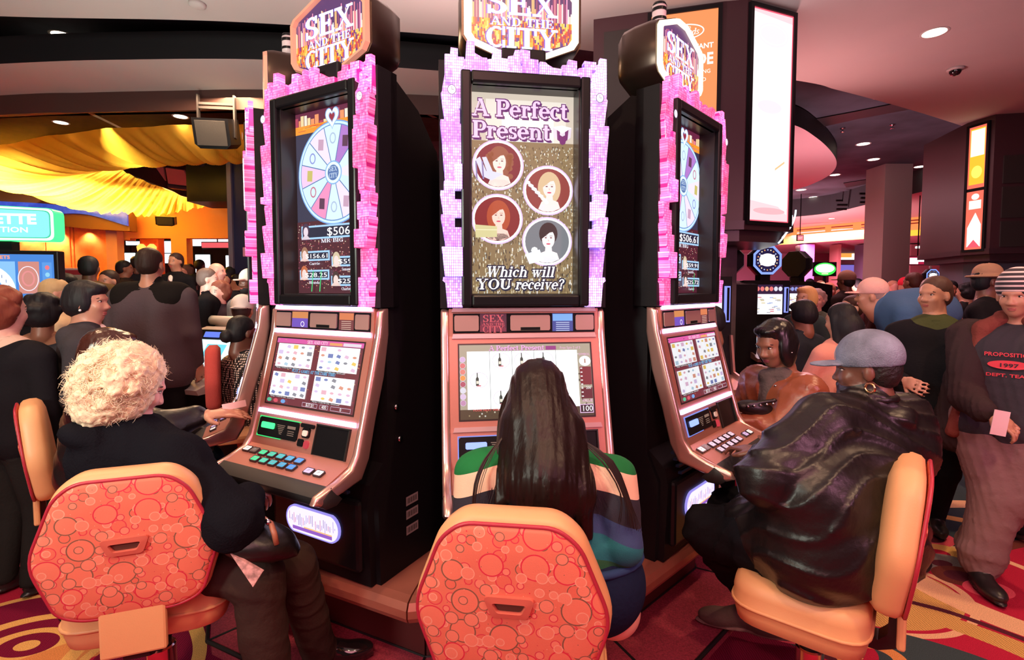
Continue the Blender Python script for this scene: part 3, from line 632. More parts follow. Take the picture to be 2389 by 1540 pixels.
# speakers
def speaker(px, py, Y, w_, h_, d_, rz, label, brk=True, tilt=16):
    p = P(px, py, Y); t = thing('ceiling_speaker', label, 'speaker', tuple(p), rz)
    m = MB().mat(M_blackg); pts = [(-w_ / 2, -h_ * .35), (-w_ * .36, -h_ / 2), (w_ * .36, -h_ / 2), (w_ / 2, -h_ * .35), (w_ / 2, h_ / 2), (-w_ / 2, h_ / 2)]
    m.prism(pts, lambda a, b, d: (a, d, b), -d_ / 2, d_ / 2); ob = m.build('cabinet', t); ob.rotation_euler = (RAD(tilt), 0, 0)
    g = MB().mat(mat('speaker_grille', (.03, .03, .03), .8, bump=(400, .6))); g.box(-w_ * .42, w_ * .42, -d_ / 2 - .012, -d_ / 2 - .002, -h_ * .40, h_ * .42, .004); go = g.build('grille', t); go.rotation_euler = (RAD(tilt), 0, 0)
    if brk:
        b = MB().mat(mat('bracket_steel', (.03, .028, .03), .4, .3))
        for sx in (-1, 1): b.box(sx * w_ * .51 - .01, sx * w_ * .51 + .01, -.03, .03, -.05, h_ * .5 + .3)
        for z in (.0, .05): b.box(-w_ * .51, w_ * .51, -.02, .02, h_ * .5 + .12 + z, h_ * .5 + .15 + z)
        b.build('bracket', t)
    return t
speaker(507, 312, 6.6, .42, .36, .36, RAD(8), 'large black loudspeaker hung in a steel bracket in front of the yellow drape')
speaker(388, 516, 11.5, .36, .2, .22, RAD(20), 'small black wall speaker on the orange wall', False, 10)
# dome camera, sprinkler
d = thing('dome_camera', 'black glossy dome camera on the pink ceiling at right', 'camera', tuple(G(2229, 160, Z1)))
MB().mat(M_ceil).lathe([(.085, 0), (.08, -.02), (.06, -.025)], n=24).build('mount_ring', d, True)
MB().mat(mat('smoked_dome', (.01, .01, .012), .06, coat=1)).lathe([(.06, -.02), (.058, -.045), (.042, -.07), (.015, -.082), (.001, -.083)], n=24, caps=False).build('dome', d, True)
for a, b, l in ((1966, 298, 'left one of two small grey sprinkler heads in the dark ceiling'), (2082, 290, 'right one of two small grey sprinkler heads in the dark ceiling')):
    t = thing('sprinkler_head', l, 'sprinkler', tuple(G(a, b, 4.8))); MB().mat(mat('chrome', (.7, .7, .75), .15, 1)).lathe([(.05, 0), (.045, -.02), (.015, -.03), (.015, -.07), (.04, -.075), (.035, -.085)], n=16).build('head', t, True)
t = thing('smoke_detector', 'pale round smoke detector on the cream ceiling near the top left', 'smoke detector', tuple(G(460, 8, Z1))); MB().mat(M_ceil).lathe([(.07, 0), (.07, -.02), (.05, -.035), (.001, -.036)], n=24).build('body', t, True)

# ---- LED display pillars
def display_pillar(plan, z0, z1, screens, name, label, base=None):
    c = Vector((sum(p[0] for p in plan) / len(plan), sum(p[1] for p in plan) / len(plan), 0))
    t = thing(name, label, 'display pillar', (c.x, c.y, z0))
    pl = [(p[0] - c.x, p[1] - c.y) for p in plan]
    def grow(k): return [(x * k, y * k) for x, y in pl]
    M_p = mat('dark_rose_cladding', (.05, .02, .025), .4)
    m = MB().mat(M_p); m.prism(grow(1), lambda a, b, d: (a, b, d), 0, z1 - z0); m.build('cladding', t)
    m = MB().mat(mat('dark_rose_lip', (.04, .018, .024), .35)); m.prism(grow(1.03), lambda a, b, d: (a, b, d), -.02, .06); m.prism(grow(.93), lambda a, b, d: (a, b, d), -.12, -.02); m.build('bottom_lip', t)
    if base:
        m = MB().mat(base); m.prism([(x * .55, y * .55 + .25) for x, y in pl], lambda a, b, d: (a, b, d), -z0, -.1); m.build('shaft', t)
    for (i, u0, u1, v0, v1, kind) in screens:
        a, b = Vector(pl[i]), Vector(pl[(i + 1) % len(pl)]); e = (b - a); L = e.length; e = e / L; nrm = Vector((e.y, -e.x))
        fn = lambda u, v, w_, a=a, e=e, nrm=nrm: (a.x + e.x * u + nrm.x * (w_ + .02), a.y + e.y * u + nrm.y * (w_ + .02), v)
        if kind == 'dark':
            F = Flat(fn); f2 = MB().mat(mat('grey_panel', (.028, .025, .023), .35)); f2.prism([(u0, v0), (u1, v0), (u1, v1), (u0, v1)], fn, -.02, 0.0); f2.build('panel', t); continue
        bz = MB().mat(M_blackg)
        for q in ((u0 - .035, u1 + .035, v0 - .035, v0), (u0 - .035, u1 + .035, v1, v1 + .035), (u0 - .035, u0, v0, v1), (u1, u1 + .035, v0, v1)):
            bz.prism([(q[0], q[2]), (q[1], q[2]), (q[1], q[3]), (q[0], q[3])], fn, -.02, .015)
        bz.build('screen_frame', t)
        F = Flat(fn); kind(F, u0, u1, v0, v1); F.build('display', t)
    return t
def ad_pink(F, u0, u1, v0, v1):
    W, H = u1 - u0, v1 - v0
    F.rect(u0, u1, v0, v1, glow((1, .10, .16), 1.3)); F.up().rect(u0 + .012, u1 - .012, v0 + .012, v1 - .012, glow((1, .62, .66), 1.25))
    F.up().poly([(u0 + .014, v0 + .1 * H), (u1 - .02, v0 + .07 * H), (u1 - .014, v1 - .04 * H), (u0 + .014, v1 - .02 * H)], glow((1, .90, .93), 1.35))
    F.up().ell((u0 + u1) / 2, v1 - .11 * H, W * .38, W * .22, glow((1, .80, .84), 1.2)); F.up().ring((u0 + u1) / 2, v1 - .11 * H, W * .34, W * .18, .01, glow((1, .95, .97), 1.3))
    F.up().ell(u0 + .45 * W, v0 + .55 * H, W * .3, W * .12, glow((1, .78, .86), 1.2)); F.up().poly([(u0 + .2 * W, v0 + .17 * H), (u1 - .03, v0 + .04 * H), (u1 - .03, v0 + .17 * H), (u0 + .5 * W, v0 + .28 * H)], glow((1, .95, .97), 1.4))
    F.up().poly([(u0 + .62 * W, v0 + .25 * H), (u0 + .86 * W, v0 + .29 * H), (u0 + .86 * W, v0 + .3 * H), (u0 + .62 * W, v0 + .26 * H)], glow((1, .6, .3), 1.1))
    F.up().ell(u0 + .5 * W, v0 + .02 * H + .06, W * .4, .03, glow((1, .5, .55), 1.1))
def ad_orange(F, u0, u1, v0, v1):
    W, H = u1 - u0, v1 - v0; wh = glow((1, .93, .88), 1.5)
    F.rect(u0, u1, v0, v1, glow((1, .30, .10), 1.1)); F.up().poly([(u0, v0), (u1, v0), (u1, v0 + .32 * H), (u0, v0 + .30 * H)], glow((1, .85, .85), 1.3))
    F.up().ell(u0 + .45 * W, v0 + .42 * H, .28 * W, .08 * H, glow((1, .55, .35), 1.2))
    F.up(); F.poly([(u0 + .5 * W, v0 + .26 * H), (u0 + .95 * W, v0 + .24 * H), (u0 + .9 * W, v0 + .44 * H), (u0 + .45 * W, v0 + .46 * H)], glow((1, .86, .5), 1.3))
    tp = v0 + H * .94 - .0
    F.up().ring(u0 + .5 * W, tp - .06, .3 * W, .07, .01, wh); F.serif('Rewards', u0 + .5 * W, tp - .09, .055, wh, 'c', slant=.2, width=.44 * W)
    F.sans('CASINO', u0 + .5 * W, tp - .035, .022, wh, 'c', width=.2 * W)
    F.sans('WIN AN INSTANT', u0 + .06 * W, tp - .22, .045, wh, width=.88 * W, bold=.02); F.sans('UPGRADE', u0 + .06 * W, tp - .36, .1, wh, width=.88 * W, bold=.03)
    F.sans('JUST FOR ACCEPTING', u0 + .1 * W, tp - .44, .035, wh, width=.8 * W); F.sans('A REWARDS CARD', u0 + .14 * W, tp - .51, .035, wh, width=.7 * W); F.sans('WELCOME TO THE', u0 + .2 * W, tp - .58, .03, wh, width=.6 * W)
def ad_side(F, u0, u1, v0, v1):
    W, H = u1 - u0, v1 - v0
    F.rect(u0, u1, v0, v1, glow((1, .16, .10), 1.1)); F.up().rect(u0 + .02, u1 - .02, v0 + .53 * H, v1 - .03, glow((1, .45, .02), 1.4))
    F.up().rect(u0 + .03, u1 - .03, v0 + .76 * H, v1 - .05, glow((1, .9, .6), 1.6)); F.up().ell((u0 + u1) / 2, v0 + .63 * H, .3 * W, .05 * H, glow((1, .8, .1), 1.6))
    F.up().rect(u0, u1, v0 + .475 * H, v0 + .5 * H, M_blackg); F.up().ell((u0 + u1) / 2, v0 + .43 * H, .22 * W, .025 * H, glow((1, .8, .7), 1.4))
    F.up().rect(u0 + .04, u1 - .04, v0 + .33 * H, v0 + .4 * H, glow((1, .85, .7), 1.4)); F.up().poly([(u0 + .03, v0 + .04), (u1 - .03, v0 + .04), (u1 - .03, v0 + .2 * H), (u0 + .55 * W, v0 + .3 * H), (u0 + .03, v0 + .18 * H)], glow((1, .9, .8), 1.6))
    F.up().poly([(u0 + .03, v0 + .03), (u0 + .5 * W, v0 + .08 * H), (u1 - .03, v0 + .03)], glow((1, .1, .15), 1.1))
pA, pB, pC, pD = P(1383, 300, 4.98), P(1678, 300, 4.68), P(1738, 300, 4.64), P(1851, 300, 4.86)
plan = [(pA.x, pA.y), (pB.x, pB.y), (pC.x, pC.y), (pD.x, pD.y), (pD.x + .2, pD.y + .9), (pA.x + .4, pA.y + 1.0)]
La = math.dist(plan[0], plan[1]); Lc = math.dist(plan[2], plan[3]); z0 = 2.21
display_pillar(plan, z0, 4.2, [(0, .10, .44, 1.0, 1.85, 'dark'), (0, .10, .44, .12, .95, 'dark'), (0, La - .60, La - .03, .05, 1.93, ad_orange), (2, .045, Lc - .06, .06, 1.93, ad_pink)], 'display_pillar',
               'tall dark pillar with glowing pink and orange advertising screens behind the right machine', mat('brushed_dark_wood', (.13, .10, .12), .3, bump=(12, .2, (8, 8, .4)), var=(3, .3)))
pA, pB = P(2256, 300, 8.0), P(2322, 300, 7.6)
plan = [(pA.x, pA.y), (pB.x, pB.y), (pB.x + 1.5, pB.y - .3), (pB.x + 1.7, pB.y + 1.2), (pA.x + .3, pA.y + 1.2)]
L0 = math.dist(plan[0], plan[1])
display_pillar(plan, 2.2, 4.2, [(0, .06, L0 - .09, .06, 1.9, ad_side), (1, .12, 1.3, 1.0, 1.4, 'dark'), (1, .12, 1.3, .5, .95, 'dark'), (1, .12, 1.3, .08, .45, 'dark')], 'display_pillar',
               'dark pillar with narrow orange and yellow advertising screens at the right edge', mat('slate_shaft', (.1, .12, .16), .4))
# curved white neon loops beside the pillar
t = thing('neon_loops', 'curved white neon tubes beside the lower corner of the tall display pillar', 'neon light', tuple(P(1848, 530, 4.84)))
for k, dx in enumerate((0, -.035)):
    MB().mat(glow((.75, .9, 1), 1.6)).tube([(dx + .03 - .12 * (i / 8.0) ** 2, 0, .16 - .05 * k - .26 * (i / 8.0)) for i in range(9)], .008, 6).build('tube', t, True)
# ================================================================ SLOT MACHINES ON THE CAROUSEL
CX, CY, RM = -0.17, 3.50, 1.48
Z0 = 0.44
def cpt(ang, r): a = RAD(ang); return (CX + math.sin(a) * r, CY - math.cos(a) * r)

M_rose = mat('rose_gold_metal', (0.52, 0.22, 0.18), 0.38, 0.45, bump=(300, .04))
M_rosed = mat('rose_gold_trim', (0.76, 0.46, 0.42), 0.28, 0.8)
M_plateb = mat('blank_plate', (0.42, 0.26, 0.25), 0.35, .3)
M_cab = mat('black_cabinet', (0.006, 0.005, 0.007), 0.55, bump=(350, .1), spec=.2)
M_rub = mat('black_armrest', (0.02, 0.018, 0.02), 0.5)
STRIP_V = mat('violet_light_strip', (.5, .4, .8), .3, emit=(.66, .55, 1.0), es=6.0)
STRIP_O = mat('unlit_strip', (0.55, 0.36, 0.38), .3, .3)

def sk(X, Y):
    px, py = 980 + X / 2.138, Y / 2.138
    return ((px - 1217) * 1.98 / 1195, 1.65 - 1.98 * ((py - 770) / 1195 + .0785))
SIDE = [
    [(112, 1535), (187, 1535), (187, 1382), (92, 1382), (88, 1400), (102, 1412)],
    [(100, 1380), (187, 1380), (187, 1236), (86, 1236)],
    [(104, 1234), (187, 1234), (187, 1140), (150, 1140), (150, 1092), (128, 1075), (84, 1078), (82, 1092)],
    [(96, 1090), (187, 1090), (187, 1000), (152, 1000), (152, 958), (82, 958), (80, 978)],
    [(105, 956), (187, 956), (187, 835), (150, 835), (150, 920), (98, 920), (98, 956)],
    [(106, 948), (150, 948), (150, 832), (187, 832), (187, 640), (178, 640), (178, 572), (152, 572), (152, 605), (134, 605), (134, 622), (84, 622), (82, 636)],
    [(102, 618), (134, 618), (136, 602), (152, 600), (180, 560), (188, 470), (182, 455), (165, 440), (118, 330), (95, 455), (92, 480), (86, 492)],
]
TOP = [
    [(105, 455), (190, 455), (190, 385), (200, 380), (200, 315), (170, 315), (170, 275), (135, 272), (132, 305), (106, 305)],
    [(198, 385), (312, 385), (312, 320), (290, 320), (250, 300), (250, 245), (212, 242), (208, 300), (205, 330), (198, 335)],
    [(314, 388), (412, 390), (412, 310), (384, 308), (384, 268), (342, 265), (336, 315), (314, 318)],
    [(414, 390), (484, 392), (484, 350), (474, 340), (470, 270), (448, 272), (444, 300), (414, 304)],
    [(486, 392), (570, 394), (570, 305), (526, 302), (526, 262), (478, 258), (474, 300), (486, 330)],
    [(572, 394), (684, 398), (684, 350), (640, 346), (612, 332), (600, 322), (572, 320)],
    [(686, 398), (768, 400), (768, 298), (722, 292), (718, 320), (690, 322)],
    [(770, 400), (840, 402), (840, 345), (862, 345), (862, 305), (800, 302), (798, 335), (770, 340)],
    [(842, 470), (925, 470), (922, 278), (888, 274), (884, 305), (864, 312), (864, 350), (842, 355)],
]
def relief_mat(name, c1, c2, s, c3):
    if name in _M: return _M[name]
    m = bpy.data.materials.new(name); m.use_nodes = True; nt = m.node_tree; _M[name] = m
    b = nt.nodes['Principled BSDF']; b.inputs['Base Color'].default_value = (*c1, 1); b.inputs['Roughness'].default_value = .25
    tc = nt.nodes.new('ShaderNodeTexCoord'); mp = nt.nodes.new('ShaderNodeMapping'); mp.inputs['Rotation'].default_value = (RAD(90), 0, 0)
    nt.links.new(tc.outputs['Object'], mp.inputs[0])
    br = nt.nodes.new('ShaderNodeTexBrick'); br.inputs['Scale'].default_value = 52; br.offset = 0; br.inputs['Mortar Size'].default_value = .035; br.inputs['Brick Width'].default_value = .42; br.inputs['Row Height'].default_value = .55
    nt.links.new(mp.outputs[0], br.inputs[0]); br.inputs['Color1'].default_value = (*c1, 1); br.inputs['Color2'].default_value = (*c3, 1); br.inputs['Mortar'].default_value = (*c2, 1)
    n = nt.nodes.new('ShaderNodeTexNoise'); n.inputs['Scale'].default_value = 7; nt.links.new(tc.outputs['Object'], n.inputs[0])
    r = nt.nodes.new('ShaderNodeMapRange'); r.inputs[1].default_value = .35; r.inputs[2].default_value = .65; r.inputs[3].default_value = s * .45; r.inputs[4].default_value = s * 2.0
    nt.links.new(n.outputs[0], r.inputs[0]); nt.links.new(br.outputs[0], b.inputs['Emission Color']); nt.links.new(r.outputs[0], b.inputs['Emission Strength'])
    nt.links.new(br.outputs[0], b.inputs['Base Color'])
    return m
def print_city(F, x0, x1, y0, y1, seed=1, night=True, s=1.0):
    """a flat printed skyline at night: lit windows and water below"""
    r = random.Random(seed); W, H = x1 - x0, y1 - y0
    F.rect(x0, x1, y0, y1, glow((.16, .02, .06), s)); F.up()
    x = x0
    while x < x1:
        w_ = W * r.uniform(.03, .07); h = H * r.uniform(.45, .92); c = r.choice([(1, .75, .4), (1, .35, .15), (.9, .25, .3), (1, .9, .75), (.5, .06, .12)])
        F.rect(x, min(x + w_ * .85, x1), y0 + H * .38, y0 + h, glow(c, s)); x += w_
    F.rect(x0, x1, y0, y0 + H * .38, glow((1, .35, .03), s)); F.up()
    for k in range(int(26)):
        yy = y0 + H * r.uniform(0, .36); xx = x0 + W * r.uniform(0, .8); F.rect(xx, xx + W * r.uniform(.05, .2), yy, yy + H * .018, glow(r.choice([(1, .7, .1), (.45, .03, .08), (1, .12, .03), (.25, .1, .5)]), s))
    F.up()

def topper(root, lit_rim):
    TY = .08
    t = root; KT = 1.04
    oct_ = [(-.235, -.07), (-.215, -.10), (-.05, -.165), (0.05, -.165), (.215, -.10), (.235, -.07), (.235, .10), (.215, .125), (.05, .195), (-.05, .195), (-.215, .125), (-.235, .10)]
    zc = 2.722 - Z0
    sc = lambda k: [(x * k, y * k) for x, y in oct_]
    m = MB().mat(mat('bronze_housing', (.055, .032, .024), .3, .6)); rings = []
    for k, d in ((.86, .20), (1.0, .16), (1.03, .10), (1.03, .02), (1.0, -.01)): rings.append([(x * k * 1.03, d + TY, zc + y * k) for x, y in oct_])
    m.loft(rings); autosmooth(m.build('topper_housing', t), 40)
    m = MB().mat(lit_rim)
    o_, i_ = sc(.99), sc(.86); n = len(o_)
    vs = [(x, TY - .012, zc + y) for x, y in o_] + [(x, TY - .03, zc + y) for x, y in sc(.95)] + [(x, TY - .03, zc + y) for x, y in sc(.89)] + [(x, TY - .012, zc + y) for x, y in i_]
    m.add(vs, [(r * n + i, r * n + (i + 1) % n, (r + 1) * n + (i + 1) % n, (r + 1) * n + i) for r in range(3) for i in range(n)]); m.build('topper_rim', t)
    F = Flat(lambda u, v, w_: (u * 1.03, TY - .014 - w_, zc + v)); F.poly(sc(.865), glow((.10, .03, .16), 1))
    F.up(); x0 = -.198
    r = random.Random(4)
    for k in range(66):   # lit skyline above, its reflection below
        xx = x0 + k * .006; c = r.choice([(1, .5, .2), (1, .8, .6), (1, .25, .3), (1, .9, .8), (.9, .3, .5), (.3, .05, .15)]); lim = .150 - abs(xx + .003) * .26
        F.rect(xx, xx + .0052, .0, min(lim, .02 + .11 * r.random() ** .8), glow(c, 1.2)); lo = -(.125 - max(0, abs(xx + .003) - .04) * .30); y_ = 0
        while y_ > lo:
            y2 = max(lo, y_ - r.uniform(.004, .03)); F.rect(xx, xx + .006, y2, y_, glow(r.choice([(1, .28, .02), (1, .5, .05), (.9, .08, .03), (1, .7, .2), (.5, .05, .1), (.12, .03, .25)]), 1.1)); y_ = y2
    F.up()
    W_ = glow((1, .95, 1), 1.7); Vv = glow((.25, .12, .75), 1.0)
    for dx, mm in ((-.004, Vv), (0, W_)):
        F.serif('SEX', dx, .020, .090, mm, 'c', width=.285, grow=.03 if mm is Vv else .02); F.serif('AND THE', dx, -.024, .032, mm, 'c', width=.25, grow=.03 if mm is Vv else .005); F.serif('CITY', dx, -.110, .080, mm, 'c', width=.285, grow=.03 if mm is Vv else .02); F.up()
    F.build('topper_sign', t)
    # neck and candle
    MB().mat(M_cab).box(-.09, .09, .03, .16, 2.5 - Z0, 2.6 - Z0, .01).build('topper_neck', t)
    zt = zc + .2
    MB().mat(mat('candle_base', (.05, .04, .04), .4)).lathe([(.05, 0), (.045, .02), (.034, .03)], (0, .1 + TY, zt - .02), 20).build('candle_base', t, True)
    MB().mat(mat('candle_white', (.85, .7, .72), .4)).lathe([(.034, .02), (.034, .055), (.034, .075), (.034, .115)], (0, .1 + TY, zt - .01), 20).build('signal_candle', t, True)
    MB().mat(M_blackg).lathe([(.0355, .045), (.0355, .058)], (0, .1 + TY, zt - .01), 20, False).lathe([(.0355, .088), (.0355, .104)], (0, .1 + TY, zt - .01), 20, False).lathe([(.036, .115), (.03, .13), (.002, .132)], (0, .1 + TY, zt - .01), 20).build('candle_band', t, True)

def portrait(F, cx, cy, r, skin, hair, bg, top, style):
    F.ell(cx, cy, r * 1.14, r * 1.1, glow((.80, .60, 1), 1.1)); F.up().ell(cx, cy, r * 1.08, r * 1.04, glow((1, .96, 1), 1.5)); F.up().ell(cx, cy, r, r * .96, glow(bg, .9)); F.up()
    H = glow(hair, .8); Sk = glow(skin, 1.15)
    F.ell(cx + .05 * r, cy + .1 * r, .52 * r, .72 * r, H, 26) if style != 'up' else F.ell(cx + .05 * r, cy + .35 * r, .42 * r, .5 * r, H, 22)
    if style == 'curl':
        rr = random.Random(3)
        for k in range(16): F.ell(cx + .05 * r + rr.choice([-1, 1]) * r * rr.uniform(.35, .55), cy + r * rr.uniform(-.55, .5), r * .14, r * .12, H, 10)
    F.up(); F.poly([(cx - .45 * r, cy - .83 * r), (cx - .3 * r, cy - .5 * r), (cx - .1 * r, cy - .42 * r), (cx - .08 * r, cy - .2 * r), (cx + .2 * r, cy - .2 * r), (cx + .22 * r, cy - .42 * r), (cx + .45 * r, cy - .5 * r), (cx + .55 * r, cy - .78 * r), (cx + .2 * r, cy - .93 * r), (cx - .2 * r, cy - .93 * r)], Sk)
    F.poly([(cx - .42 * r, cy - .84 * r), (cx - .3 * r, cy - .62 * r), (cx + .45 * r, cy - .64 * r), (cx + .5 * r, cy - .8 * r), (cx, cy - .95 * r)], glow(top, 1.0)) if top else None
    F.up().ell(cx + .05 * r, cy + .12 * r, .29 * r, .42 * r, Sk, 22); F.up()
    D = glow((.25, .05, .06), .7)
    for s in (-1, 1): F.ell(cx + .05 * r + s * .12 * r, cy + .17 * r, .055 * r, .025 * r, D, 10); F.rect(cx + .05 * r + s * .12 * r - .07 * r, cx + .05 * r + s * .12 * r + .07 * r, cy + .245 * r, cy + .262 * r, H)
    F.ell(cx + .05 * r, cy - .1 * r, .1 * r, .035 * r, glow((.85, .12, .2), .9), 12); F.poly([(cx + .04 * r, cy + .12 * r), (cx + .09 * r, cy + .02 * r), (cx + .03 * r, cy + .02 * r)], glow((.9, .55, .45), 1))
    F.poly([(cx - .25 * r, cy + .12 * r), (cx - .2 * r, cy + .5 * r), (cx + .1 * r, cy + .62 * r), (cx + .34 * r, cy + .45 * r), (cx + .1 * r, cy + .4 * r)], H); F.up()

def screen_present(F, x0, x1, y0, y1):
    W, H = x1 - x0, y1 - y0; U = lambda u: x0 + u * W; V = lambda v: y1 - v * H
    def r(u0, u1, v0, v1, m): F.rect(U(u0), U(u1), V(v1), V(v0), m)
    r(0, 1, 0, 1, glow((.36, .25, .12), .8)); F.up(); r(0, 1, 0, .235, glow((.72, .63, .52), 1.0)); F.up(); r(.15, .92, .03, .235, glow((.88, .82, .72), 1.05)); F.up(); r(.3, .8, .07, .235, glow((.95, .92, .85), 1.1)); F.up()
    rr = random.Random(11)
    cols = [(.95, .85, .6), (.1, .07, .04), (.75, .8, .7), (.2, .14, .06), (.55, .42, .2), (1, .95, .85), (.07, .06, .05)]
    for k in range(1900):
        u, v = rr.random() * .99, .25 + .74 * rr.random(); w_ = rr.uniform(.004, .012); h = rr.uniform(.002, .007) * (1 + 2.4 * v)
        r(u, min(1, u + w_), v, min(1, v + h), glow(rr.choice(cols), .9))
    F.up()
    pk = glow((.96, .62, .86), 1.15); dk = glow((.22, .04, .28), .6)
    for (d, mm, g) in ((.006, dk, .05), (0, dk, .07), (0, pk, .015)):
        F.serif('A Perfect', U(.02) + d, V(.115) - d, .066, mm, width=W * .92, grow=g); F.serif('Present', U(.02) + d, V(.222) - d, .066, mm, width=W * .75, grow=g); F.up()
    # present box
    F.poly([(U(.79), V(.155)), (U(.885), V(.185)), (U(.885), V(.235)), (U(.80), V(.205))], glow((.9, .8, .9), 1)); F.poly([(U(.885), V(.185)), (U(.975), V(.155)), (U(.965), V(.205)), (U(.885), V(.235))], glow((.85, .75, .88), 1)); F.poly([(U(.79), V(.155)), (U(.88), V(.145)), (U(.975), V(.155)), (U(.885), V(.185))], glow((1, .95, 1), 1.1)); F.up()
    pu = glow((.25, .03, .22), .8)
    F.poly([(U(.83), V(.168)), (U(.86), V(.177)), (U(.86), V(.226)), (U(.835), V(.217))], pu); F.poly([(U(.91), V(.177)), (U(.945), V(.165)), (U(.935), V(.216)), (U(.91), V(.226))], pu); F.poly([(U(.85), V(.19)), (U(.885), V(.2)), (U(.93), V(.188)), (U(.915), V(.235)), (U(.885), V(.243)), (U(.86), V(.235))], pu); F.up()
    portrait(F, U(.265), V(.355), W * .215, (1, .78, .70), (.42, .13, .06), (.25, .02, .03), (1, .75, .7), 'curl')
    portrait(F, U(.745), V(.475), W * .215, (1, .80, .76), (1, .72, .42), (.35, .06, .05), (.9, .9, .95), 'bob')
    portrait(F, U(.255), V(.625), W * .215, (1, .66, .56), (.62, .10, .03), (.28, .02, .02), (.06, .03, .03), 'bob')
    portrait(F, U(.735), V(.735), W * .215, (1, .86, .86), (.03, .02, .02), (.22, .25, .28), (.85, .9, 1), 'up')
    # gifts by the portraits: shoes, garland, clutch, ring box
    sh = glow((.72, .74, .95), 1.1); sd = glow((.35, .3, .6), .8)
    for dx in (0, .06):
        F.poly([(U(.05 + dx), V(.335 - dx * .2)), (U(.09 + dx), V(.32)), (U(.15 + dx), V(.39)), (U(.25 + dx), V(.42 - dx * .3)), (U(.2 + dx), V(.435 - dx * .3)), (U(.11 + dx), V(.415))], sh); F.poly([(U(.045 + dx), V(.34)), (U(.06 + dx), V(.345)), (U(.07 + dx), V(.43)), (U(.055 + dx), V(.43))], sd); F.up()
    for k in range(12): F.ell(U(.55 + k * .016), V(.44 + k * .0085 + .004 * (k % 2)), .008, .007, glow((.9, .92, 1), 1.2), 10)
    F.up(); F.poly([(U(.04), V(.655)), (U(.25), V(.662)), (U(.25), V(.715)), (U(.05), V(.72))], glow((.75, .7, .35), 1)); F.up(); F.rect(U(.05), U(.25), V(.682), V(.678), glow((1, .95, .6), 1))
    F.poly([(U(.52), V(.80)), (U(.66), V(.775)), (U(.70), V(.83)), (U(.56), V(.85))], glow((.85, .88, 1), 1.1)); F.ell(U(.61), V(.78), .014, .014, glow((1, 1, 1), 1.5), 8); F.up()
    wt = glow((1, .96, .95), 1.3); nk = glow((.03, .04, .10), .5)
    for (d, mm, g) in ((.003, nk, .09), (-.002, nk, .08), (0, wt, .01)):
        F.serif('Which will', U(.14) + d, V(.915) - d, .042, mm, width=W * .66, slant=.22, grow=g); F.serif('YOU', U(.05) + d, V(.978) - d, .042, mm, width=W * .33, slant=.1, grow=g); F.serif('receive?', U(.42) + d, V(.978) - d, .042, mm, width=W * .47, slant=.22, grow=g); F.up()

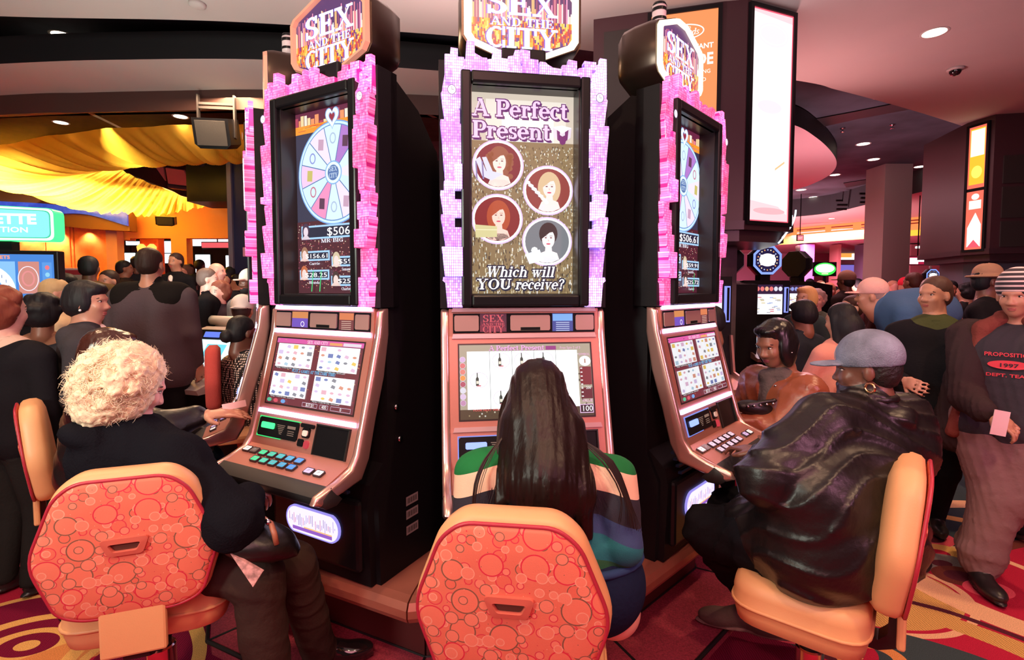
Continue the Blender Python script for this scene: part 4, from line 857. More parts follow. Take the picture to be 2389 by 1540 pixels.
def screen_wheel(F, x0, x1, y0, y1, seed=0):
    W, H = x1 - x0, y1 - y0; U = lambda u: x0 + u * W; V = lambda v: y1 - v * H
    def r(u0, u1, v0, v1, m): F.rect(U(u0), U(u1), V(v1), V(v0), m)
    r(0, 1, 0, 1, glow((.05, .055, .13), .6)); F.up(); print_city(F, x0, x1, V(.115), y1, 5, s=1.0)
    cx, cy, R = U(.56), V(.35), W * .52
    r(0, 1, .60, 1, glow((.10, .012, .03), .8)); F.up()
    rr = random.Random(2)
    for k in range(520):
        u, v = rr.random() * .985, .61 + .36 * rr.random(); r(u, u + .012, v, v + .005, glow(rr.choice([(1, .4, .3), (.35, .04, .06), (1, .85, .6), (.6, .1, .2), (.1, .02, .05)]), .8))
    F.up()
    def cl(x): return max(x0, min(x1, x))
    def disc(rad, m):
        F.poly([(cl(cx + rad * math.cos(a)), cy + rad * math.sin(a)) for a in [2 * math.pi * k / 60 for k in range(60)]], m)
    disc(R, glow((.20, .42, .85), 1.0)); F.up(); disc(R * .975, glow((.62, .84, 1), 1.15)); F.up(); disc(R * .93, glow((.16, .34, .75), .9)); F.up()
    cs = [(.70, .90, 1), (.45, .2, .62), (.72, .88, 1), (.86, .80, 1), (.66, .86, 1), (.90, .78, .98), (.70, .88, 1), (.92, .30, .55), (.66, .86, 1), (.9, .6, .85), (.72, .90, 1), (.88, .78, .96)]
    for k in range(12):
        a0, a1 = 105 - 30 * k, 75 - 30 * k; pts = [(cl(cx), cy)]
        for i in range(7):
            a = RAD(a0 + (a1 - a0) * i / 6); pts.append((cl(cx + R * .91 * math.cos(a)), cy + R * .91 * math.sin(a)))
        F.poly(pts, glow(cs[k], 1.1))
    F.up()
    for k in range(12):
        a = RAD(90 + 15 + 30 * k); n = (-math.sin(a) * .002, math.cos(a) * .002)
        q = [(cx, cy), (cx + R * .91 * math.cos(a), cy + R * .91 * math.sin(a))]
        if x0 < q[1][0] < x1: F.poly([(q[0][0] - n[0], q[0][1] - n[1]), (q[1][0] - n[0], q[1][1] - n[1]), (q[1][0] + n[0], q[1][1] + n[1]), (q[0][0] + n[0], q[0][1] + n[1])], glow((.1, .25, .6), .8))
        # prize icon in the sector
        am = RAD(90 - 30 * k); ix, iy = cx + R * .66 * math.cos(am), cy + R * .66 * math.sin(am)
        if x0 + .03 < ix < x1 - .03:
            c = [(.5, .65, .9), (.15, .05, .12), (.7, .2, .3), (.8, .7, .2), (.3, .35, .85), (.8, .5, .7)][k % 6]
            F.ring(ix, iy, .019, .024, .006, glow(c, .9), 14) if k % 2 == 0 else F.poly([(ix - .018, iy - .022), (ix + .014, iy - .026), (ix + .018, iy + .02), (ix - .014, iy + .024)], glow(c, .8))
    F.up(); disc_ = lambda rad, m: F.ell(cx, cy, rad, rad, m, 30)
    disc_(R * .23, glow((.25, .5, .9), 1)); F.up(); disc_(R * .205, glow((.72, .9, 1), 1.2)); F.up(); disc_(R * .15, glow((.12, .25, .6), .8)); F.up()
    F.serif('SEX', cx, cy + .006, .02, glow((.7, .85, 1), 1), 'c', width=.048); F.serif('CITY', cx, cy - .022, .02, glow((.7, .85, 1), 1), 'c', width=.052)
    def heart(s, m):
        pts = []
        for k in range(28):
            a = 2 * math.pi * k / 28; pts.append((cx + s * 16 * math.sin(a) ** 3, V(.055) + s * (13 * math.cos(a) - 5 * math.cos(2 * a) - 2 * math.cos(3 * a) - math.cos(4 * a)) * 1.25))
        F.poly(pts, m)
    heart(.0026, glow((.3, .55, .9), 1)); F.up(); heart(.0023, glow((.85, .93, 1), 1.3)); F.up(); heart(.0013, glow((.3, .45, .8), 1)); F.up(); heart(.0010, glow((.45, .04, .08), .8)); F.up()
    B = glow((.40, .68, .98), 1.05); Dk = glow((.02, .03, .10), .5); Wt = glow((1, .97, 1), 1.4)
    def box(u0, u1, v0, v1, txt, name, face, hair, big=False):
        r(u0, u1, v0, v1, B); F.up(); r(u0 + .02, u1 - .02, v0 + .01, v1 - .01, Dk); F.up()
        F.ell(U(u0 + .07), V((v0 + v1) / 2 - .01), W * .055, W * .08, glow(hair, .8), 14); F.up(); F.ell(U(u0 + .07), V((v0 + v1) / 2 - .005), W * .035, W * .05, glow(face, 1), 14); F.poly([(U(u0), V(v1)), (U(u0 + .14), V(v1)), (U(u0 + .1), V(v1 - .02)), (U(u0 + .04), V(v1 - .02))], glow(face, .9)); F.up()
        F.sans(txt, U(u1 - .03), V(v1 - .015), (v1 - v0 - .03) * H, Wt, 'r', width=W * (.5 if big else .33), bold=.0); F.serif(name, U((u0 + u1) / 2), V(v1 + .022), .016 if big else .012, glow((.85, .88, 1), 1.2), 'c', width=W * (.32 if big else .16)); F.up()
    box(.08, .99, .625, .70, '$506.61', 'MR BIG', (.9, .75, .85), (.08, .04, .1), True)
    box(.06, .50, .765, .82, '$156.61', 'Carrie', (1, .7, .65), (.5, .25, .15)); box(.53, .985, .80, .855, '$59.91', 'Samantha', (1, .8, .75), (.9, .75, .5))
    box(.06, .50, .87, .925, '$28.25', 'Miranda', (1, .75, .7), (.75, .2, .08)); box(.53, .985, .905, .96, '$25.72', 'Charlotte', (1, .75, .7), (.08, .04, .04))
    for u in (.24, .36, .80): F.poly([(U(u), V(.99)), (U(u + .012), V(.99)), (U(u + .04), V(.875)), (U(u + .03), V(.875))], glow((.05, .9, .25), .9))

def lower_four(F, x0, x1, y0, y1, dim=1.0, title='SEX AND CITY', seed=5):
    W, H = x1 - x0, y1 - y0; U = lambda u: x0 + u * W; V = lambda v: y1 - v * H; rr = random.Random(seed)
    def r(u0, u1, v0, v1, m): F.rect(U(u0), U(u1), V(v1), V(v0), m)
    r(0, 1, 0, 1, glow((.22, .03, .05), .8)); F.up(); r(.0, 1, 0, .07, glow((.85, .12, .45), .9)); F.up()
    for k in range(160):
        u, v = rr.random() * .98, rr.random() * .98; r(u, u + .02, v, v + .008, glow(rr.choice([(.9, .25, .1), (.1, .02, .05), (.6, .05, .08), (1, .6, .3)]), .7))
    F.up()
    wtile = glow((.95, .96, 1), 1.3 * dim); ic = [(.95, .65, .15), (.2, .25, .55), (.5, .7, .85), (.8, .35, .25), (.75, .6, .9), (.3, .3, .35), (.9, .5, .6), (.85, .55, .75)]
    for (u, v) in ((.03, .08), (.535, .08), (.03, .52), (.535, .52)):
        r(u, u + .435, v, v + .36, wtile); F.up()
        for i in range(5):
            for j in range(4):
                cx, cy = U(u + (i + .5) * .087), V(v + (j + .5) * .09)
                if rr.random() < .2: continue
                c = glow(rr.choice(ic), .9 * dim + .1); q = rr.random()
                if q < .35: F.ell(cx, cy, W * .022, H * .018, c, 10)
                elif q < .6: F.rect(cx - W * .028, cx + W * .028, cy - H * .03, cy + H * .03, c)
                else: F.poly([(cx - W * .025, cy - H * .012), (cx + W * .02, cy - H * .03), (cx + W * .028, cy + H * .012), (cx - W * .01, cy + H * .03)], c)
            if i: F.rect(U(u + i * .087) - .0006, U(u + i * .087) + .0006, V(v + .36), V(v), glow((.7, .75, .85), 1 * dim))
        F.up(); r(u, u + .3, v + .365, v + .385, glow((.05, .03, .05), .5)); F.up(); F.sans('Playing 1 Credit Per Line ...Good Luck!', U(u + .02), V(v + .383), .006, glow((1, 1, 1), 1), width=W * .3)
    F.serif(title, U(.38), V(.062), .014, glow((1, .75, .85), 1.1), width=W * .24); r(.64, .78, .025, .065, glow((.9, .4, .15), 1)); r(.79, .98, .02, .065, glow((.85, .75, .85), 1))
    F.up(); F.serif('PLAY 4 GAMES AT THE SAME TIME!', U(.26), V(.505), .013, glow((.1, .6, 1), 1.1), width=W * .5)
    for u, c in ((.02, (.1, .6, .35)), (.10, (.8, .1, .15)), (.19, (.2, .45, .9))): F.ell(U(u + .03), V(.955), W * .028, H * .03, glow(c, .9), 14)
    for u0, u1, tx in ((.45, .62, '$37.01'), (.65, .74, '400'), (.77, .98, '0')):
        F.frame(U(u0), U(u1), V(.985), V(.925), .0012, glow((.9, .8, 1), 1)); F.sans(tx, U((u0 + u1) / 2), V(.975), .013, glow((1, 1, 1), 1.2), 'c')
def lower_bottles(F, x0, x1, y0, y1):
    W, H = x1 - x0, y1 - y0; U = lambda u: x0 + u * W; V = lambda v: y1 - v * H; rr = random.Random(8)
    def r(u0, u1, v0, v1, m): F.rect(U(u0), U(u1), V(v1), V(v0), m)
    r(0, 1, 0, 1, glow((.55, .48, .35), .8)); F.up(); r(0, 1, .87, 1, glow((.14, .09, .04), .5)); F.up()
    for k in range(240):
        u, v = rr.random() * .99, rr.random() * .98
        if v < .1: continue
        r(u, u + .01, v, v + .02, glow(rr.choice([(.85, .8, .6), (.08, .05, .03), (.4, .3, .15), (.9, .9, .8)]), .7))
    F.up(); r(.055, .895, .09, .87, glow((.97, .97, 1), 1.45)); F.up()
    for k in range(1, 5): F.rect(U(.055 + .168 * k) - .0008, U(.055 + .168 * k) + .0008, V(.87), V(.09), glow((.05, .2, .15), .5))
    for (u, v) in ((.14, .48), (.31, .22), (.475, .22), (.31, .73), (.64, .22), (.475, .73)):
        F.ring(U(u), V(v), W * .067, H * .105, .0012, glow((.5, .35, .6), .9), 30); g = glow((.03, .10, .08), .5); x, y = U(u) - .006, V(v)
        F.up(); F.poly([(x - .006, y - .022), (x + .006, y - .022), (x + .006, y + .006), (x + .002, y + .013), (x + .002, y + .028), (x - .002, y + .028), (x - .002, y + .013), (x - .006, y + .006)], g); F.rect(x - .003, x + .014, y - .024, y - .019, glow((.8, .2, .25), .9)); F.up().rect(x - .004, x + .005, y - .014, y - .003, glow((.9, .85, .7), 1))
    pk = glow((.92, .45, .80), 1); dk = glow((.2, .03, .2), .5)
    for d, mm in ((.001, dk), (0, pk)): F.serif('A Perfect Present', U(.22) + d, V(.083) - d, .019, mm, width=W * .42, grow=.03); F.up()
    r(.65, .73, .03, .085, glow((.4, .05, .3), .8)); F.sans('Free Spin 2 of 5', U(.76), V(.075), .010, pk, width=W * .16)
    cs = [(.75, .5, .8), (.8, .2, .2), (.85, .25, .2), (1, .35, .08), (.5, .1, .15), (.8, .8, .9), (.8, .6, .85), (.6, .3, .5)]
    for k in range(8): F.ell(U(.022), V(.2 + k * .083), W * .02, H * .036, glow(cs[k], .95), 16); F.ring(U(.022), V(.2 + k * .083), W * .022, H * .04, .001, glow((.9, .8, 1), 1), 16)
    F.sans('SYMBOL', U(.905), V(.17), .009, pk, width=W * .085); F.ell(U(.95), V(.25), W * .045, H * .07, glow((1, .98, 1), 1.3)); F.up(); F.rect(U(.945), U(.955), V(.28), V(.22), glow((.6, .3, .2), .7))
    r(.905, .995, .33, .58, glow((.30, .02, .03), .7)); r(.905, .995, .62, .77, glow((.2, .02, .03), .6)); r(.89, .995, .845, .965, glow((.9, .6, .9), 1)); F.up(); r(.895, .99, .855, .955, glow((.03, .01, .03), .5)); F.up(); F.sans('200', U(.965), V(.64), .010, glow((1, 1, 1), 1.1), 'c'); F.sans('100', U(.988), V(.94), .022, glow((1, 1, 1), 1.3), 'r')
    for k in range(8): F.rect(U(.91), U(.925), V(.36 + k * .055), V(.345 + k * .055), glow((1, 1, 1), 1))
    F.sans('VALUE', U(.91), V(.815), .011, pk, width=W * .08); F.sans('YOUR NEXT WIN PAYS 200', U(.09), V(.895), .008, glow((1, .1, .12), 1), width=W * .3)

def build_machine(ang, kind, label, led, rim, relief, group='slot machines round the carousel', lit=True, at=None):
    x, y = at or cpt(ang, RM)
    t = thing('slot_machine', label, 'slot machine', (x, y, Z0), RAD(ang), group)
    Zs = lambda z: z - Z0
    # --- black body
    def inner(pts, w_, m, name, **k):
        mb = MB().mat(m); mb.prism([(a, Zs(b)) for a, b in pts], lambda a, b, d: (d, a, b), -w_, w_); return autosmooth(mb.build(name, t), 30)
    inner([(-.03, .44), (-.045, .78), (-.03, .86), (.05, .93), (.06, 1.0), (.03, 1.57), (.10, 1.58), (.10, 2.50), (.16, 2.52), (.30, 2.44), (.42, 2.30), (.46, 2.1), (.46, .44)], .29, M_cab, 'cabinet')
    inner([(.0, .44), (-.01, .80), (.05, .92), (.05, 1.56), (.12, 1.6), (.12, 2.49), (.40, 2.28), (.44, 2.1), (.44, .44)], .315, M_cab, 'side_panel')
    # --- lower door with the lit oval plate and vent
    mb = MB().mat(M_blackg); mb.rbox(-.26, .26, -.065, -.03, Zs(.50), Zs(.80), .02); mb.build('lower_door', t)
    ov = [(.125 * math.copysign(1, c) * 1 + .055 * c if False else (.10 * (1 if c > 0 else -1) + .055 * c), .055 * s_) for c, s_ in [(math.cos(2 * math.pi * k / 24 + .01), math.sin(2 * math.pi * k / 24 + .01)) for k in range(24)]]
    Zp = Zs(.66)
    mb = MB().mat(glow((.35, .3, .9), 1.0)); mb.prism([(a * 1.05, b * 1.1) for a, b in ov], lambda a, b, d: (a, d, Zp + b), -.074, -.064)
    mb.build('door_plate', t)
    F = Flat(lambda u, v, w_: (u, -.0745 - w_, Zp + v)); F.poly(ov, glow((.85, .75, 1), 1.25)); F.up(); rr = random.Random(6)
    F.rect(-.12, .12, -.045, -.030, glow((.3, .12, .6), 1)); F.rect(-.05, .12, -.030, -.024, glow((1, .5, .2), 1.2))
    for k in range(30): F.rect(-.14 + .0095 * k, -.137 + .0095 * k, rr.uniform(-.03, 0), rr.uniform(.0, .035), glow(rr.choice([(.4, .3, .8), (.7, .15, .4), (.2, .15, .5)]), .9))
    F.build('lit_plate', t)
    for k in range(4):
        mb = MB().mat(mat('blue_black_vent', (.02, .03, .09), .3)); mb.box(-.20, .20, -.03 - .012 * k, -.022 - .012 * k + .01, Zs(.905 - .028 * k), Zs(.915 - .028 * k)); mb.build('vent_slat', t)
    # --- front profile
    A, B, C_, D, E = (0.0, 1.575), (-.008, 1.468), (-.095, 1.125), (-.135, .985), (-.29, .925)
    prof = [A, B, C_, D]
    def front(P0, P1):
        d = Vector((P1[0] - P0[0], P1[1] - P0[1])); L = d.length; d /= L; n = Vector((d.y, -d.x))  # towards the player
        if n.x > 0: n = -n
        return (lambda u, v, w_: (u, P0[0] + d.x * v + n.x * w_, Zs(P0[1] + d.y * v + n.y * w_))), L
    hw = .30
    for nm, P0, P1 in (('head_plate', A, B), ('face_plate', B, C_), ('bill_plate', C_, D)):
        fn, L = front(P0, P1); mb = MB().mat(M_rose); mb.prism([(-hw, 0), (hw, 0), (hw, L), (-hw, L)], fn, -.04, 0); mb.build(nm, t)
    # --- side rails
    rail = [(0.03, 1.575), (0.012, 1.56), (.0, 1.468), (-.045, 1.30), (-.09, 1.14), (-.125, 1.02), (-.155, .975), (-.22, .95), (-.315, .925), (-.33, .90), (-.30, .885), (-.20, .90), (-.10, .92), (-.06, .99), (-.02, 1.14), (.03, 1.30), (.06, 1.468), (.06, 1.575)]
    for s in (-1, 1):
        mb = MB().mat(M_rosed); mb.prism([(a, Zs(b)) for a, b in rail], lambda a, b, d: (d, a - .008, b), s * .298, s * .332)
        o = mb.build('side_rail', t); bm = bmesh.new(); bm.from_mesh(o.data); bmesh.ops.recalc_face_normals(bm, faces=bm.faces); bmesh.ops.bevel(bm, geom=[e for e in bm.edges if abs(e.verts[0].co.x - e.verts[1].co.x) < 1e-5], offset=.012, segments=3, profile=.5, affect='EDGES', clamp_overlap=True); bm.to_mesh(o.data); bm.free(); autosmooth(o, 50)
    # --- head plate inset
    fn, L = front(A, B)
    mb = MB().mat(M_blackg); mb.prism([(-.285, .018), (.285, .018), (.285, L - .012), (-.285, L - .012)], fn, 0, .003); mb.build('head_inset', t)
    for (u0, u1, m_) in ((-.28, -.185, M_plateb), (-.06, .10, M_plateb), (.205, .28, M_plateb)):
        mb = MB().mat(m_); mb.prism([(u0 + .004, .026), (u1 - .004, .026), (u1, .032), (u1, L - .026), (u1 - .004, L - .02), (u0 + .004, L - .02), (u0, L - .026), (u0, .032)], fn, 0.003, .008); mb.build('blank_plate', t)
    F = Flat(lambda u, v, w_: fn(u, v, .0035 + w_)); F.rect(-.18, -.075, .02, L - .016, glow((.12, .02, .05), .8)); F.up()
    rr = random.Random(3)
    for k in range(26): F.rect(-.18 + k * .004, -.178 + k * .004, L - .03 - .05 * rr.random(), L - .018, glow((.5, .05, .1), .7))
    F.up(); r_ = glow((.85, .12, .15), .9) if kind == 'present' else glow((.8, .35, .4), .9)
    vv = lambda v: L - v
    def put_s(txt, u, v, h, w_, m_):
        ps, wd = serif(txt, h, width=w_)
        for q in ps: F.poly([(u + a, v - b) for a, b in q], m_)
    if kind == 'present':
        put_s('SEX', -.170, .052, .028, .085, r_); put_s('AND THE', -.172, .066, .010, .09, r_); put_s('CITY', -.170, .094, .026, .085, r_)
    else:
        F.rect(-.178, -.077, .022, .05, glow((.8, .3, .1), .9)); F.rect(-.178, -.077, .05, L - .018, glow((.2, .1, .6), .9)); F.up(); F.ring(-.11, .075, .012, .012, .003, glow((1, .95, 1), 1.2), 16)
    F.build('title_plate', t); F = Flat(lambda u, v, w_: fn(u, v, .0035 + w_)); F.rect(.11, .195, .02, L - .016, glow((.05, .08, .35), .9) if kind == 'present' else glow((.25, .05, .06), .8)); F.up()
    F.rect(.112, .193, .022, .05, glow((.2, .45, .9), 1) if kind == 'present' else glow((.85, .25, .1), .9)); F.up()
    for k in range(5): F.rect(.125, .18, .055 + k * .008, .058 + k * .008, glow((.6, .7, 1), .9) if kind == 'present' else glow((.8, .5, .4), .9))
    F.build('rules_plate', t); F = Flat(lambda u, v, w_: fn(u, v, .0085 + w_)); F.rect(-.02, .06, L - .034, L - .02, M_blackg); F.up(); F.frame(-.02, .06, L - .034, L - .02, .001, glow((.5, .3, .2), .5))
    F.build('notice_label', t)
    # --- light strips
    for P0, P1, v0, v1 in ((A, B, -.004, .012), (B, C_, -.008, .010), (C_, D, -.006, .012)):
        f2, _ = front(P0, P1); mb = MB().mat(STRIP_V if lit else (STRIP_O)); mb.prism([(-.285, v0), (.285, v0), (.29, v1), (-.29, v1)], f2, 0, .008)
        mb.build('light_strip', t)
    # --- lower screen
    fn, L = front(B, C_); x0, x1, v0, v1 = -.262, .262, .035, .32
    mb = MB().mat(mat('screen_bezel', (.03, .02, .02), .3))
    for q in ((x0 - .006, x1 + .006, v0 - .006, v0), (x0 - .006, x1 + .006, v1, v1 + .006), (x0 - .006, x0, v0, v1), (x1, x1 + .006, v0, v1)):
        mb.prism([(q[0], q[2]), (q[1], q[2]), (q[1], q[3]), (q[0], q[3])], fn, 0, .002)
    mb.build('screen_bezel', t)
    F = Flat(lambda u, v, w_: fn(u, (v0 + v1) - v, .0008 + w_ * .8))
    (lower_bottles if kind == 'present' else lower_four)(F, x0, x1, v0, v1, **({} if kind == 'present' else dict(dim={-28.5: 1.0, 47: .72}.get(ang, .8), seed=int(ang) + 90)))
    F.build('game_screen', t)
    # --- bill panel
    fn, L = front(C_, D); mb = MB().mat(M_blackg)
    def rr_(u0, u1, a0, a1, r=.008): return [(u0 + r, a0), (u1 - r, a0), (u1, a0 + r), (u1, a1 - r), (u1 - r, a1), (u0 + r, a1), (u0, a1 - r), (u0, a0 + r)]
    mb.prism(rr_(-.27, -.02, .03, .108), fn, 0, .006); mb.build('bill_acceptor', t)
    mb = MB().mat(glow(led, 1.8)); mb.prism(rr_(-.245, -.165, .05, .075, .004), fn, .006, .012); mb.build('bill_slot', t)
    mb = MB().mat(glow(led, .9))
    for q in ((-.274, -.016, .026, .030), (-.274, -.270, .03, .108), (-.274, -.12, .108, .112)): mb.prism([(q[0], q[2]), (q[1], q[2]), (q[1], q[3]), (q[0], q[3])], fn, 0, .004)
    mb.build('bill_light_edge', t)
    F = Flat(lambda u, v, w_: fn(u, v, .0065 + w_)); tn = glow((.5, .3, .22), .5)
    for k in range(6): F.rect(-.15 + .004 * k, -.10 - .003 * k, .052 + .007 * k, .055 + .007 * k, tn)
    F.rect(-.085, -.035, .05, .062, tn)
    for k in range(3): F.rect(-.08, -.04, .070 + .008 * k, .073 + .008 * k, tn)
    F.build('bill_print', t)
    mb = MB().mat(M_blackg); mb.prism(rr_(-.005, .07, .028, .045, .004), fn, 0, .01); mb.prism(rr_(.008, .05, .045, .085, .006), fn, 0, .008); mb.build('ticket_slot', t)
    mb = MB().mat(mat('key_cream', (.8, .7, .66), .4)); mb.prism(rr_(.015, .045, .055, .078, .005), fn, .008, .013); mb.build('ticket_key', t)
    mb = MB().mat(M_blackg); mb.prism(rr_(-.012, .022, .092, .122, .005), fn, 0, .005); mb.build('card_reader', t)
    mb = MB().mat(glow((.85, .05, .08), .7)); mb.prism(rr_(.03, .055, .094, .126, .008), fn, 0, .009); mb.build('call_button', t)
    mb = MB().mat(M_blackg); mb.prism([(.085, .02), (.27, .02), (.27, .142), (.085, .142)], fn, .0, .003)
    mb.build('coin_door', t); mb = MB().mat(mat('door_frame_black', (.02, .02, .02), .35))
    for q in ((.085, .27, .02, .025), (.085, .09, .02, .142), (.265, .27, .02, .142)): mb.prism([(q[0], q[2]), (q[1], q[2]), (q[1], q[3]), (q[0], q[3])], fn, .003, .010)
    mb.build('coin_door_frame', t)
    # --- button deck
    fn, L = front(D, E); mb = MB().mat(M_rose)
    mb.prism([(-.298, -.01), (.298, -.01), (.298, L - .03), (-.298, L - .03)], fn, -.03, 0); mb.build('button_deck', t)
    mb = MB().mat(M_rub); pr = [(L - .035, .002), (L - .01, .002), (L + .02, -.008), (L + .028, -.03), (L + .015, -.055), (L - .03, -.075), (L - .06, -.07)]
    o_ = [[fn(u, a, b) for a, b in pr] for u in (-.335, -.328, .328, .335)]
    o_[0] = [fn(-.335, L - .01 + (a - L + .01) * .7, -.035 + (b + .035) * .7) for a, b in pr]; o_[3] = [fn(.335, L - .01 + (a - L + .01) * .7, -.035 + (b + .035) * .7) for a, b in pr]
    mb.loft(o_); autosmooth(mb.build('armrest', t), 50)
    M_btn = mat('button_frame', (.04, .03, .04), .25)
    cols = []
    gr = led[1] > .7 and led[2] < .5
    for i in range(5):
        c = (.05, .75 - .12 * i, .35 + .12 * i) if gr else ((.75, .62, .85) if ang == 47 else (.35, .3, .7))
        for j in range(2): cols.append((-.155 + .055 * i, .048 + .04 * j, c))
    cols += [(-.262, .045, (1, .95, .95)), (-.215, .045, (.12, .09, .08)), (.16, .085, (.55, .45, .85)), (.215, .085, (1, .95, 1))]
    for (u, v, c) in cols:
        mb = MB().mat(M_btn); mb.prism(rr_(u - .022, u + .022, v - .016, v + .016, .004), fn, 0, .008); b = mb.build('button', t)
        F = Flat(lambda a, q, w_: fn(a, q, .0085 + w_)); F.poly(rr_(u - .018, u + .018, v - .012, v + .012, .003), mat('key_%02x%02x%02x' % tuple(int(255 * k) for k in c), c, .3, emit=c, es=.35)); F.up(); F.poly([(u - .010, v + .006), (u - .004, v - .008), (u + .010, v - .005), (u + .002, v + .002)], glow(tuple(min(1, k + .3) for k in c), .6)); F.mb.build('button_cap', b)
    # --- tower
    mb = MB().mat(M_cab)
    for q in ((-.333, -.22, 1.578, 2.52), (.22, .333, 1.578, 2.52), (-.22, .22, 1.578, 1.625), (-.22, .22, 2.445, 2.52)): mb.box(q[0], q[1], .0, .11, Zs(q[2]), Zs(q[3]))
    mb.box(-.333, .333, .075, .11, Zs(1.578), Zs(2.52)); mb.build('tower', t)
    mb = MB().mat(M_blackg)
    for q in ((-.252, -.213, 1.585, 2.475), (.213, .252, 1.585, 2.475), (-.213, .213, 1.585, 1.63), (-.213, .213, 2.43, 2.475)): mb.rbox(q[0], q[1], -.045, .0, Zs(q[2]), Zs(q[3]), .008)
    mb.build('tower_screen_frame', t)
    mb = MB().mat(mat('frame_recess', (.03, .028, .03), .3))
    for q in ((-.222, -.210, 1.60, 2.46), (.210, .222, 1.60, 2.46)): mb.box(q[0], q[1], -.02, .07, Zs(q[2]), Zs(q[3]))
    mb.box(-.213, .213, -.02, .07, Zs(1.60), Zs(1.632)); mb.box(-.213, .213, -.02, .07, Zs(2.43), Zs(2.46)); mb.build('tower_recess', t)
    F = Flat(lambda u, v, w_: (u, .058 - w_, Zs(v)))
    (screen_present if kind == 'present' else screen_wheel)(F, -.212, .212, 1.634, 2.43); F.build('tower_screen', t)
    # --- skyline reliefs
    rv = relief_map[relief]
    for k, s in enumerate(SIDE):
        for mi in (False, True): relief_fn(s, mi, .018 + .014 * ((k * 2 + mi) % 3), rv[(k + mi) % 3], t, Zs)
    for k, s in enumerate(TOP): relief_fn(s, False, .018 + .014 * (k % 2), rv[(k * 2) % 3], t, Zs)
    # clock faces
    for s in (-1, 1):
        cxk, czk = sk(138, 487); F = Flat(lambda u, v, w_: (s * abs(cxk) + u, -.0505 - w_, Zs(czk) + v)); F.ell(0, 0, .015, .017, glow((1, .95, 1), 1.3), 20); F.up(); F.ring(0, 0, .0165, .0185, .0025, glow((.35, .2, .5), .7), 20); F.rect(-.0008, .0008, 0, .012, glow((.2, .1, .3), .6)); F.rect(0, .009, -.0008, .0008, glow((.2, .1, .3), .6)); F.build('clock_face', t)
    topper(t, rim)
    # cabinet hardware on the right flank: lock barrels and barcode labels
    for z, yy in ((1.16, .10), (1.02, .12)):
        mb = MB().mat(mat('chrome', (.7, .7, .75), .15, 1)); mb.tube([(.314, yy, Zs(z)), (.325, yy, Zs(z))], .012, 12); mb.build('door_lock', t, True)
    for k, z in enumerate((.73, .67, .60)):
        F = Flat(lambda u, v, w_: (.3158 + w_, .20 + u, Zs(v))); F.rect(-.04, .04, z - .02, z + .02, mat('label_grey', (.35, .3, .32), .6)); F.up()
        for i in range(12): F.rect(-.034 + i * .0055, -.032 + i * .0055 + .001 * (i % 3), z - .012, z + .012, M_black)
        F.build('barcode_label', t)
    return t
def relief_fn(pts, mirror, d, m, t, Zs):
    q = [sk(a, b) for a, b in pts]; q = [((-a - .003 if mirror else a), Zs(b)) for a, b in q]
    mb = MB().mat(m); cx_, cz_ = sum(a for a, b in q) / len(q), sum(b for a, b in q) / len(q)
    sh = [(cx_ + (a - cx_) * .955, cz_ + (b - cz_) * .975) for a, b in q]
    mb.loft([[(a, 0.0, b) for a, b in q], [(a, -d, b) for a, b in q], [(a, -d - .005, b) for a, b in sh]]); return mb.build('building_relief', t)
relief_map = {'pink': [relief_mat('pink_lit_relief_%d' % i, (1.0, .30, .62), (.50, .02, .20), q, (.90, .10, .36)) for i, q in enumerate((.62, 1.15, .85))],
              'lav': [relief_mat('lavender_lit_relief_%d' % i, c, (.20, .08, .55), q, d) for i, (q, c, d) in enumerate(((.55, (.80, .66, 1.0), (.50, .28, .90)), (.9, (.85, .72, 1.0), (.58, .36, .95)), (.68, (.66, .45, 1.0), (.40, .18, .85))))]}
RIM_O = mat('orange_lit_rim', (.6, .3, .2), .3, .3, emit=(1, .42, .30), es=.35); RIM_W = mat('white_gold_lit_rim', (.6, .5, .3), .3, emit=(1, .88, .62), es=1.6)
BL = (.25, .35, 1.0); GN = (.05, 1.0, .25)
build_machine(-64, 'wheel', 'slot machine seen edge-on behind the left one, silver rail beside a reaching hand', BL, RIM_O, 'pink', at=(-1.385, 2.80))
build_machine(-28.5, 'wheel', 'left slot machine with pink skyline frame, prize wheel screen and green bill slot', GN, RIM_O, 'pink', at=(-.813, 2.187))
build_machine(8.6, 'present', 'central slot machine with lavender skyline frame and four round portraits on its screen', BL, RIM_W, 'lav', lit=False)
build_machine(47, 'wheel', 'right slot machine with pink skyline frame, before the leather jacket player', BL, RIM_W, 'pink', at=(.85, 2.45))
build_machine(88, 'wheel', 'slot machine mostly hidden behind the right one, beside the brown jacket woman', BL, RIM_O, 'pink', at=(1.22, 3.52))

